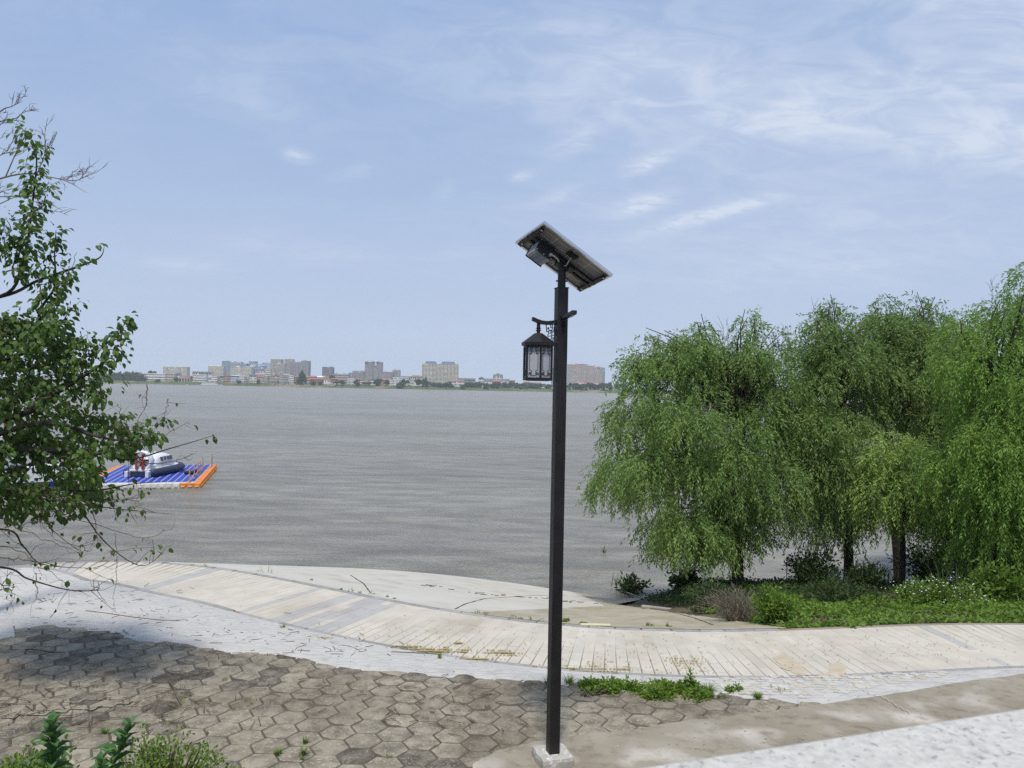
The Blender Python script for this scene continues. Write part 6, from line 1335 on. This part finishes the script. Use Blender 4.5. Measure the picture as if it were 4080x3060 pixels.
def shrub(name, label, px, Y, w_px, h_px, n, ls, lw, m, cat='shrub', group=None, stems=10, flowers=0, droop=0.0, stemm='twig', fl='foliage'):
    b = av(px[0], px[1], Y); z = gz(b.x, Y) if Y > 6 else b.z; o = empty(name, (b.x, Y, z), 0, label, cat, group); W = w_px / 1660 * Y / 2; H = h_px / 1660 * Y
    mb = MB(); B, D = [], []; Fl = []
    for k in range(stems):
        a = random.uniform(0, 6.28); q = random.random() ** .5; tip = Vector((W * q * math.cos(a), W * q * math.sin(a) * .8, H * (1 - .45 * q * q) * random.uniform(.7, 1.05))); mid = tip * .5 + Vector((0, 0, H * .12)); rr_ = max(.003, .012 * H)
        mb.tube([(tip.x * .08, tip.y * .08, -.05), mid, tip], [rr_, rr_ * .7, rr_ * .35], 4)
        nn_ = max(3, n // stems); t = np.sort(rng.uniform(.15, 1.03, nn_))[:, None]; tipn, midn = np.array(tip), np.array(mid); p = (1 - t) ** 2 * 0 + 2 * t * (1 - t) * midn + t * t * tipn; p = p + rng.normal(size=p.shape) * (.10 * H + .3 * ls) * .6; p[:, 2] = np.maximum(p[:, 2], .01); B.append(p); D.append(unit(p - np.array([0, 0, H * .3])) * .7 + rng.normal(size=p.shape) * .6 + np.array([0, 0, .2 - droop])); Fl.append(tipn)
    mb.build('stems', MT[stemm], o)['kind'] = 'stuff'
    B = np.concatenate(B); D = np.concatenate(D); lf = leaf_cloud(fl, B, D, ls * rng.uniform(.7, 1.2, len(B)), lw * rng.uniform(.8, 1.2, len(B)), MT[m], o); lf['kind'] = 'stuff'
    if flowers:
        fb_ = MB()
        for k in range(flowers):
            p = random.choice(Fl) + rng.normal(size=3) * np.array([.25, .25, .10]) * H; p[2] = max(p[2], H * .55); r_ = random.uniform(.012, .024); fb_.prism([(p[0] + r_ * math.cos(q), p[1] + r_ * math.sin(q)) for q in [j * 1.2566 for j in range(5)]], p[2], p[2] + .012)
        fb_.build('flowers', MT['petal'], o)['kind'] = 'stuff'
    return o
shrub('flowering_shrub', 'bushy plant with many small white flowers on the bank under the right willows', (2040, 1318), 18.5, 190, 62, 2600, .10, .035, 'weed', stems=46, flowers=90)
shrub('flowering_shrub', 'smaller white flowered plant left of the big flowering bush on the bank', (1960, 1305), 20, 70, 46, 700, .09, .035, 'weed', stems=18, flowers=34)
shrub('green_shrub', 'rounded bright green shrub at the edge of the dead brambles by the path', (1672, 1350), 15.4, 92, 82, 2200, .085, .045, 'weed', stems=34)
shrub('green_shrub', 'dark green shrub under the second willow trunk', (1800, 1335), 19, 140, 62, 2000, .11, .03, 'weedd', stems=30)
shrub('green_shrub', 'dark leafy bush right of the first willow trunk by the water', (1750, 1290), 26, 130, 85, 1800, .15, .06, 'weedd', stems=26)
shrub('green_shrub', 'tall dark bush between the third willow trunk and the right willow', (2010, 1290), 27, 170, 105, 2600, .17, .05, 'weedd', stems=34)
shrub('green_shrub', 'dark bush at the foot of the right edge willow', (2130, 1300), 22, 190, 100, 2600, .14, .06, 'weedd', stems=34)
shrub('green_shrub', 'yellow green leafy sapling before the right edge willow', (2150, 1290), 19.5, 110, 95, 900, .16, .07, 'weed', stems=16)
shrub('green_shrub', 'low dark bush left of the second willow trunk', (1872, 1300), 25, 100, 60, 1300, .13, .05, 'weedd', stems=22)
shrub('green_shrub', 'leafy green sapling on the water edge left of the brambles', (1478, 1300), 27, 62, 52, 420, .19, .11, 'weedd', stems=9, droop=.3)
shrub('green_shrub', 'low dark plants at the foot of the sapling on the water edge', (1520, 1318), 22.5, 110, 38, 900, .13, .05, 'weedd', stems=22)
shrub('bramble', 'tangle of dead brown brambles at the foot of the first willow', (1590, 1344), 16.6, 190, 70, 1500, .14, .012, 'bramble', 'bramble', stems=120, stemm='bramble', fl='dead_leaves')
shrub('bramble', 'green brown brush left of the first willow trunk', (1545, 1325), 20, 130, 62, 1700, .12, .03, 'weedd', 'bramble', stems=40, stemm='bramble')
shrub('water_plant', 'flooded leafy bush standing in the shallow water left of the willow', (1368, 1284), 31, 66, 50, 520, .20, .085, 'weedd', 'plant', stems=12)
def reeds(label, px, Y, w_px, h_px, n, group=None, cat='reeds', m='reed', name='reeds', lw=.022, z=None, bend=.5):
    b = av(px[0], px[1], Y); z = max(gz(b.x, Y), -.1) if z is None else z; o = empty(name, (b.x, Y, z), 0, label, cat, group); W = w_px / 1660 * Y / 2; H = h_px / 1660 * Y; V, F = [], []
    for k in range(n):
        x, y = random.gauss(0, W * .5), random.gauss(0, W * .4); h = H * random.uniform(.5, 1.1); a = random.uniform(0, 6.28); ln = h * random.uniform(.15, bend); ca, sa_ = math.cos(a), math.sin(a); s0 = Vector((-sa_, ca, 0)) * lw * .5; b0 = len(V)
        for t, wq in ((0, 1), (.4, 1), (.75, .7), (1, .08)):
            p = Vector((x + ca * ln * t * t, y + sa_ * ln * t * t, -.03 + h * (t - .12 * t ** 3))); V += [p - s0 * wq, p + s0 * wq]
        F += [[b0 + 2 * i, b0 + 2 * i + 1, b0 + 2 * i + 3, b0 + 2 * i + 2] for i in range(3)]
    lf = mesh_np('blades', V, F, MT[m], o); lf['kind'] = 'stuff'; return o
reeds('thin reeds standing in the water behind the flooded bush', (1352, 1280), 32, 70, 36, 34, z=-.05, lw=.03); reeds('lone sprig of reed standing in the river right of the lamp post', (1303, 1236), 38.5, 10, 24, 7, z=-.1, lw=.05)
reeds('tall reeds between the willows near the water', (1905, 1290), 28, 120, 60, 90, lw=.03); reeds('tall reeds left of the second willow trunk', (1770, 1285), 29, 120, 60, 80, lw=.03); reeds('thin reeds in front of the sapling on the water edge', (1440, 1298), 29, 60, 22, 26, z=-.05, lw=.03)
reeds('tall pale grass in front of the right edge willow', (2060, 1312), 21, 90, 95, 60, lw=.022, bend=.7)
# driftwood
for pts, r_, lb in (([(1332, 1268, 31.5), (1352, 1280, 31), (1395, 1308, 28)], .035, 'thin drowned branch beside the flooded bush'), ([(1395, 1270, 30.5), (1430, 1284, 30), (1466, 1292, 29)], .04, 'dark dead branch lying in the shallows left of the brambles'), ([(1648, 1300, 19), (1680, 1308, 18.5), (1702, 1318, 18)], .05, 'pale weathered log in the weeds right of the brambles')):
    p = [av(x, y, Y) for x, y, Y in pts]; p = [Vector((q.x, q.y, max(gz(q.x, q.y), 0) + r_ * .7)) for q in p]; mb = MB(); mb.tube([q - p[0] for q in p], [r_, r_ * .9, r_ * .5], 7); o = mb.build('branch', MT['wood'], loc=p[0], smooth=True); tag(o, lb, 'driftwood')
p = fall_xy(1418, 1316); mb = MB(); mb.box((0, 0, .03), (.85, .16, .07), Matrix.Rotation(R(-20), 3, 'Z')); o = mb.build('plank', MT['wood'], loc=p, bevel=.01); tag(o, 'pale driftwood plank lying at the water line left of the brambles', 'plank')
# strandline of drift along the apron
mb = MB()
for (x0, y0), (x1, y1) in zip([(890, 1259), (1038, 1282), (1185, 1292), (1215, 1298), (1361, 1307), (1440, 1314)], [(1038, 1282), (1185, 1292), (1215, 1298), (1361, 1307), (1440, 1314), (1500, 1330)]):
    for k in range(14):
        f = random.random(); p = fall_xy(x0 + (x1 - x0) * f + random.uniform(-6, 6), y0 + (y1 - y0) * f + random.uniform(1, 4)); a = random.uniform(-.6, .4); l = random.uniform(.05, .22); mb.bar(p + Vector((0, 0, .02)), p + Vector((math.cos(a) * l, math.sin(a) * l, .02)), random.uniform(.008, .03), .012)
o = mb.build('strandline', MT['twig']); tag(o, 'line of small twigs and drift left along the water edge on the apron', 'drift', kind='stuff')

# ------------------------------------------------------------------ tufts, weeds and leaf litter on the pavings
def tuft(px, w_px, h_px, n, label, group=None, m='weed', kind='leaf', cat='weed', name='weed_tuft'):
    p = fall_xy(*px); Y = p.y; o = empty(name, p, random.uniform(0, 6) if w_px < 45 else 0, label, cat, group); W = w_px / 1660 * Y / 2; H = max(h_px / 1660 * Y, .02)
    if kind == 'grass':
        V, F = [], []
        for k in range(n):
            a = random.uniform(0, 6.28); q = random.random(); x, y = W * .5 * q * math.cos(a), W * .5 * q * math.sin(a); h = H * random.uniform(.5, 1.1); ca, sa_ = math.cos(a), math.sin(a); s0 = Vector((-sa_, ca, 0)) * .004; ln = W * random.uniform(.2, .8); b0 = len(V)
            for t, wq in ((0, 1), (.5, .9), (1, .1)): V += [Vector((x + ca * ln * t * t, y + sa_ * ln * t * t, h * t * (1 - .25 * t))) - s0 * wq, Vector((x + ca * ln * t * t, y + sa_ * ln * t * t, h * t * (1 - .25 * t))) + s0 * wq]
            F += [[b0, b0 + 1, b0 + 3, b0 + 2], [b0 + 2, b0 + 3, b0 + 5, b0 + 4]]
        lf = mesh_np('blades', V, F, MT[m], o)
    else:
        r_ = rng.random(n) ** .6; a = rng.uniform(0, 6.28, n); kc = max(1, min(14, n // 60)); cxy = np.stack([rng.uniform(-.85, .85, kc), rng.uniform(-.8, .8, kc), rng.uniform(.35, 1, kc), rng.uniform(.25, .5, kc)], 1) if kc > 1 else np.array([[0, 0, 1, 1.]]); ci = cxy[rng.integers(0, kc, n)]; hh = H * ci[:, 2] * (1 - .75 * r_ ** 2) * rng.uniform(.2, 1, n); P = np.stack([W * (ci[:, 0] + ci[:, 3] * r_ * np.cos(a)), min(W * .55, .3) * (ci[:, 1] + ci[:, 3] * r_ * np.sin(a) * 1.2), hh], 1); ls = np.clip(.25 * min(W, .25), .025, .06); lf = leaf_cloud('foliage', P, np.stack([np.cos(a), np.sin(a), rng.uniform(-.2, .8, n)], 1) + rng.normal(size=(n, 3)) * .5, ls * rng.uniform(.7, 1.4, n), ls * .55, MT[m], o)
    lf['kind'] = 'stuff'; return o
gk = 'weed tufts in the joint along the far kerb of the path'
for x, y, w_, h_ in ((736, 1275, 6, 5), (757, 1280, 16, 9), (777, 1283, 8, 5), (802, 1286, 16, 9), (836, 1291, 7, 5), (852, 1295, 5, 4), (672, 1255, 8, 5), (1030, 1326, 16, 8), (1050, 1329, 14, 8), (1108, 1337, 14, 8), (1124, 1339, 10, 6), (1143, 1341, 14, 10), (1170, 1344, 16, 8), (1448, 1356, 5, 4)):
    tuft((x, y), w_, h_, 40, 'small green weed tuft in the joint along the far kerb of the path', gk)
for x, y, w_, h_, lb in ((1221, 1346, 36, 12, 'long low weed mat at the far kerb just right of the lamp post'), (1262, 1350, 30, 11, 'weed mat at the far kerb beside the yellow painted kerb'), (1404, 1354, 30, 14, 'green weed clump at the far kerb, middle right'), (1440, 1355, 14, 12, 'round green weed at the far kerb left of the brambles')): tuft((x, y), w_, h_, 130, lb)
tuft((562, 1238), 14, 14, 40, 'small leafy plant at the far kerb on the left, left of a pair', 'pair of plants at the far kerb'); tuft((583, 1239), 16, 18, 50, 'small leafy plant at the far kerb on the left, right of a pair', 'pair of plants at the far kerb')
for x, y in ((216, 1215), (290, 1219), (250, 1214), (443, 1224)): tuft((x, y + 1), 9, 6, 30, 'tiny dry weed at the far left kerb of the path', 'tiny dry weeds at the far left kerb')
tuft((611, 1358), 26, 16, 26, 'grass tuft at the near kerb on the left, against the white paving', kind='grass'); tuft((950, 1425), 22, 24, 34, 'upright grass tuft at the near kerb left of the lamp post', kind='grass')
for x, y, w_, h_, n_, lb, m_, kd in ((1320, 1495, 120, 22, 1500, 'long low green weed patch on the hexagons right of the lamp post', 'weed', 'leaf'), (1455, 1503, 165, 30, 2600, 'largest green weed patch on the hexagons, round the tall dock plant', 'weed', 'leaf'), (1186, 1476, 36, 22, 60, 'grass tuft growing behind the lamp post, left side', 'weed', 'grass'), (1228, 1480, 44, 22, 70, 'grass tuft growing behind the lamp post, right side', 'weed', 'grass'), (1262, 1487, 50, 16, 110, 'grassy weeds between lamp post and long weed patch', 'weedy', 'grass'), (1280, 1503, 60, 10, 160, 'reddish low weeds in a joint in front of the long weed patch', 'bramble', 'leaf'),
        (1392, 1484, 24, 20, 60, 'spiky green plant at the left end of the largest weed patch', 'weed', 'leaf'), (1530, 1500, 50, 22, 130, 'yellow green grass at the right end of the largest weed patch', 'weedy', 'grass'), (1578, 1500, 52, 24, 260, 'weed patch right of the largest weed patch', 'weed', 'leaf'), (1560, 1511, 22, 10, 60, 'small low weed below the right weed patch', 'weed', 'leaf'), (1636, 1509, 32, 18, 90, 'grassy tuft near the concrete ledge at right', 'weedy', 'grass'), (1664, 1497, 12, 16, 24, 'small upright plant on the pale rubble strip, left of three', 'weed', 'leaf'), (1680, 1500, 14, 14, 24, 'small upright plant on the pale rubble strip, middle of three', 'weed', 'leaf'), (1693, 1500, 20, 12, 30, 'small upright plant on the pale rubble strip, right of three', 'weed', 'leaf'), (1420, 1505, 24, 12, 80, 'low weed at the lower edge of the largest weed patch', 'weed', 'leaf')):
    tuft((x, y), w_, h_, n_, lb, m=m_, kind=kd, name='weed_patch' if w_ > 45 else 'weed_tuft')
for x, y, w_, h_, lb in ((655, 1640, 36, 26, 'grass tuft between hexagons left of the lamp, nearest the frame bottom'), (660, 1612, 30, 18, 'leafy weed tuft just above the near grass tuft left of the lamp'), (652, 1650, 14, 10, 'small weed under the near grass tuft'), (227, 1588, 34, 16, 'moss like tuft among the dark hexagons at left'), (398, 1578, 16, 8, 'tiny weed in a joint above the dark round hexagon'), (312, 1570, 24, 8, 'tiny weed strip in a joint at left'), (485, 1473, 12, 7, 'fresh green leaf sprig lying on the hexagons'), (840, 1646, 12, 9, 'tiny weed at the bottom between two hexagons'), (391, 1520, 16, 10, 'weed beside the curved dead twig at left'), (540, 1530, 14, 7, 'tiny weed in a joint, left middle'), (600, 1635, 30, 20, 'small green tuft at the bottom left of the near grass tuft')):
    tuft((x, y), w_, h_, 44 if w_ > 18 else 24, lb, m='weed', kind='grass' if 'grass' in lb or 'moss' in lb else 'leaf')
# the tall dock plant
p = fall_xy(1490, 1496); o = empty('dock_plant', p, 0, 'tall leafy dock plant rising from the largest weed patch', 'plant'); mb = MB(); hD = 52 / 1660 * p.y; mb.tube([(0, 0, -.02), (.01, 0, hD * .5), (0, .01, hD)], [.008, .006, .003], 5); mb.build('stem', MT['weed'], o)
lmw = bpy.data.meshes.new('leaf'); lmw.from_pydata([tuple(v * np.array([.55, 1, 1])) for v in LEAF], [], [tuple(int(i) for i in f) for f in LT]); lmw.materials.append(MT['weed'])
def leaf_at(me, parent, p, d, up, size): d = Vector(d).normalized(); s_ = d.cross(Vector(up)).normalized(); u = s_.cross(d); q = link('leaf', me, parent); q.matrix_basis = Matrix.Translation(p) @ Matrix((s_, d, u)).transposed().to_4x4() @ Matrix.Scale(size, 4)
for k in range(26):
    f = k / 26; a = k * 2.4; leaf_at(lmw, o, (0, 0, hD * (.12 + .86 * f)), (math.cos(a), math.sin(a), .1 + .9 * f), (0, 0, 1), .16 * (1 - .72 * f))
# litter
def litter(name, label, cat, pts, m, l0, l1, w0, w1, n, dz=.012):
    mb = MB()
    for k in range(n):
        p = random.choice(pts); q = fall_xy(p[0] + random.gauss(0, p[2]), p[1] + random.gauss(0, p[3])); a = random.uniform(0, 6.28); l = random.uniform(l0, l1); b = q + Vector((math.cos(a) * l, math.sin(a) * l, 0)); b.z = gz(b.x, b.y); mb.bar(q + Vector((0, 0, dz)), b + Vector((0, 0, dz + random.uniform(0, .012))), random.uniform(w0, w1), .006)
    o = mb.build(name, MT[m]); tag(o, label, cat, kind='stuff'); return o
litter('seed_litter', 'yellow brown fallen blossom drifted along the near kerb and path', 'litter', [(893, 1404, 12, 2), (925, 1409, 14, 2), (960, 1409, 8, 3), (940, 1414, 8, 2), (1075, 1414, 16, 2), (1100, 1417, 12, 2), (1015, 1428, 10, 1), (1040, 1430, 9, 1.5), (700, 1383, 12, 1), (1000, 1412, 8, 2), (990, 1394, 4, 1), (870, 1402, 12, 1.4)], 'litter', .01, .035, .008, .02, 900, .024)
litter('seed_litter', 'yellow blossom scattered at the near kerb right of the lamp post', 'litter', [(1270, 1449, 22, 2.5), (1310, 1453, 20, 2), (1350, 1450, 8, 1), (1458, 1431, 9, 4), (1470, 1438, 10, 4), (1300, 1440, 40, 8), (1470, 1455, 40, 4), (1500, 1436, 12, 6), (1230, 1449, 10, 2)], 'litter', .01, .03, .006, .015, 480, .024)
litter('dry_leaves', 'scattered dry leaf bits on the path', 'litter', [(1250, 1400, 250, 30), (1650, 1410, 250, 30), (900, 1380, 160, 20), (2000, 1400, 120, 20)], 'litter', .012, .04, .004, .010, 420, .024)
litter('dry_twigs', 'brown twigs and straw scattered over the hexagon paving', 'litter', [(120, 1500, 90, 40), (250, 1480, 110, 30), (60, 1530, 60, 20), (330, 1530, 70, 30), (160, 1560, 120, 12), (380, 1500, 60, 30), (700, 1500, 200, 40), (1000, 1540, 100, 30)], 'twig', .05, .28, .004, .012, 260, .022)
litter('dry_twigs', 'dark straw bits scattered over the white paving', 'litter', [(300, 1340, 150, 22), (520, 1375, 130, 12), (200, 1300, 120, 20), (700, 1410, 80, 6)], 'twig', .03, .22, .004, .010, 170, .03)
def stick(px, r_, label, m='twig'):
    pts = [fall_xy(*q) for q in px]; mb = MB(); mb.tube([q - pts[0] + Vector((0, 0, r_ + .022)) for q in pts], [r_] * (len(pts) - 1) + [r_ * .5], 6); o = mb.build('dead_stick', MT[m], loc=pts[0]); tag(o, label, 'stick')
stick([(363, 1478), (376, 1492), (383, 1512), (390, 1530)], .012, 'long curved dead twig on the hexagons at left'); stick([(55, 1407), (80, 1411), (110, 1416), (140, 1418)], .011, 'long straight dark stick on the dark hexagons at upper left'); stick([(185, 1326), (225, 1330), (290, 1338), (345, 1344), (390, 1347)], .010, 'long thin branch lying across the white paving'); stick([(978, 1495), (1000, 1486), (1018, 1482)], .009, 'short stick lying on the hexagons left of the lamp post'); stick([(893, 1512), (912, 1525)], .008, 'short dark stick left of the centre hexagons'); stick([(845, 1412), (880, 1416), (930, 1418), (985, 1412)], .007, 'thin twig lying along the near kerb')
# yellow painted kerb piece at the far edge of the path
pa, pb2 = fall_xy(1254, 1355), fall_xy(1318, 1356); mb = MB(); mb.bar((pa.x, pa.y, ZP + .022), (pb2.x, pb2.y, ZP + .022), .11, .012); o = mb.build('yellow_kerb', MT['yellow'], path)
# pale rubble strip between path and ledge at right
rb = MB()
for k in range(420):
    x = random.uniform(1545, 2040); f = random.random(); y0 = np.interp(x, [1545, 1735, 1948, 2100], [1473, 1469, 1463, 1454]); y1 = np.interp(x, [1545, 1735, 1878, 2074], [1500, 1512, 1494, 1459]); q = fall_xy(x, y0 + (y1 - y0) * f); r_ = random.uniform(.03, .085); nn_ = random.randint(5, 7); a0 = random.uniform(0, 6)
    rb.cur = random.choice((0, 0, 1)); rb.prism([(q.x + r_ * random.uniform(.7, 1.1) * math.cos(a0 + j * 6.283 / nn_), q.y + .8 * r_ * random.uniform(.7, 1.1) * math.sin(a0 + j * 6.283 / nn_)) for j in range(nn_)], q.z - .03, q.z + random.uniform(.030, .042))
o = rb.build('rubble', [MT['cement'], MT['tile_c']]); tag(o, 'pale flat stones set in the cement strip between path and ledge', 'rubble paving', kind='stuff')
for px, lb in (([(1672, 1425), (1690, 1412), (1705, 1424), (1728, 1440), (1745, 1462), (1715, 1460), (1690, 1445)], 'left'), ([(1795, 1440), (1812, 1436), (1826, 1452), (1822, 1468), (1770, 1478), (1745, 1472), (1790, 1462)], 'right')):
    q = [fall_xy(*p) for p in px]; cx_ = sum((p for p in q), Vector()) / len(q); ring_ = []
    for i in range(len(q)):
        for k in range(5): p = q[i].lerp(q[(i + 1) % len(q)], k / 5); ring_.append((p.x + random.uniform(-.03, .03), p.y + random.uniform(-.04, .04), ZP + .0135))
    mb = MB(); mb.add([(cx_.x, cx_.y, ZP + .017)] + ring_, [[0, i + 1, (i + 1) % len(ring_) + 1] for i in range(len(ring_))]); o = mb.build('sand_drift', MT['sand']); tag(o, 'thin drift of brown sand washed over the path, %s one of two' % lb, 'sand', 'sand drifts on the path')
# gravel grains on the ledge
mb = MB()
for k in range(170):
    q = fall_xy(random.uniform(1250, 2150), random.uniform(1470, 1640))
    if q.y > np.interp(q.x, padw[:, 0], padw[:, 1]) - .05 or q.x < 1.0: continue
    r_ = random.uniform(.004, .010); mb.box(q + Vector((0, 0, .055)), (r_ * 2, r_ * 1.5, r_), Matrix.Rotation(random.uniform(0, 3), 3, 'Z'))
o = mb.build('gravel', MT['block']); tag(o, 'loose gravel grains on the concrete ledge', 'gravel', kind='stuff')

# ------------------------------------------------------------------ plants close by at lower left
lme = bpy.data.meshes.new('leaf'); lme.from_pydata([tuple(v * np.array([.62, 1, 1.6])) for v in LEAF], [], [tuple(int(i) for i in f) for f in LT])
MT['herb'] = mat('herb_leaf', (.065, .15, .042), (.10, .205, .06), 18, .5, trans=.3, rand=.15, spec=.4); lme.materials.append(MT['herb'])
def herb(label, px_top, px_bot, Y, n, size):
    t, b = av(*px_top, Y), av(*px_bot, Y); g_ = gz(b.x, Y); b = b + (b - t) * ((b.z - g_) / max(t.z - b.z, .01)); b.z = g_; o = empty('leafy_weed', b, 0, label, 'plant'); mb = MB(); mid = (t - b) * .5 + Vector((.02, .02, 0)); mb.tube([(0, 0, -.03), mid, t - b], [.014, .010, .005], 6); mb.build('stem', MT['weed'], o)
    H = t.z - b.z
    for k in range(n):
        f = k / (n - 1); f2 = .30 + .70 * f; a = k * 2.4 + random.uniform(-.2, .2); p = (t - b) * f2 + Vector((.02, .02, 0)) * math.sin(f2 * 3.14); el = .15 + 1.3 * f ** 3 + random.uniform(-.15, .15); sz = size * (1 - .5 * f ** 2) * random.uniform(.8, 1.15); leaf_at(lme, o, p, (math.cos(a), math.sin(a), el), (0, 0, 1) if el < 1.6 else (math.cos(a), math.sin(a), 0), sz)
herb('tall leafy weed close by at bottom left, left one of two, growing upright', (112, 1566), (104, 1659), 4.4, 64, .20); herb('tall leafy weed close by at bottom left, right one leaning to the right', (282, 1566), (236, 1659), 4.6, 60, .18); herb('short leafy weed close by between the two tall ones', (222, 1640), (214, 1659), 4.3, 30, .16); herb('small leafy weed close by at the left corner', (66, 1648), (60, 1659), 4.3, 22, .13)
shrub('feathery_weed', 'feathery light green weed close by at bottom left, right of the leafy weeds', (345, 1850), 5.2, 300, 265, 8500, .034, .018, 'weedy', 'plant', stems=110)
shrub('feathery_weed', 'feathery light green weed close by at the bottom left corner', (60, 1860), 5.0, 260, 245, 7000, .036, .02, 'weedy', 'plant', stems=46)
X = rng.uniform(-6.5, -.2, 16000); Y = rng.uniform(2.2, 7.0, 16000); o = leaf_cloud('slope_grass', np.stack([X, Y, ground_z(X, Y) - .07 + rng.uniform(0, .2, 16000)], 1), rng.normal(size=(16000, 3)) * np.array([.5, .5, .3]) + np.array([0, 0, .9]), .16, .014, MT['weed']); tag(o, 'rough grass on the slope below the promenade', 'grass', kind='stuff')

# ------------------------------------------------------------------ summer haze over the river
HZ = 1
if HZ:
    mb = MB(); mb.b2((-1900, -60, -4), (1900, 2620, 82)); o = mb.build('haze', []); o['kind'] = 'stuff'; o['label'] = 'thin summer haze over the river'
    m = bpy.data.materials.new('haze_air'); m.use_nodes = True; t = m.node_tree; t.nodes.clear(); vo = t.nodes.new('ShaderNodeVolumePrincipled'); vo.inputs['Color'].default_value = (.86, .93, 1, 1); vo.inputs['Density'].default_value = .00013; vo.inputs['Anisotropy'].default_value = .1; ou = t.nodes.new('ShaderNodeOutputMaterial'); t.links.new(vo.outputs[0], ou.inputs['Volume']); o.data.materials.append(m); o.display_type = 'WIRE'
print('objects', len(col.objects), 'tris', sum(len(me.polygons) * 2 for me in bpy.data.meshes))
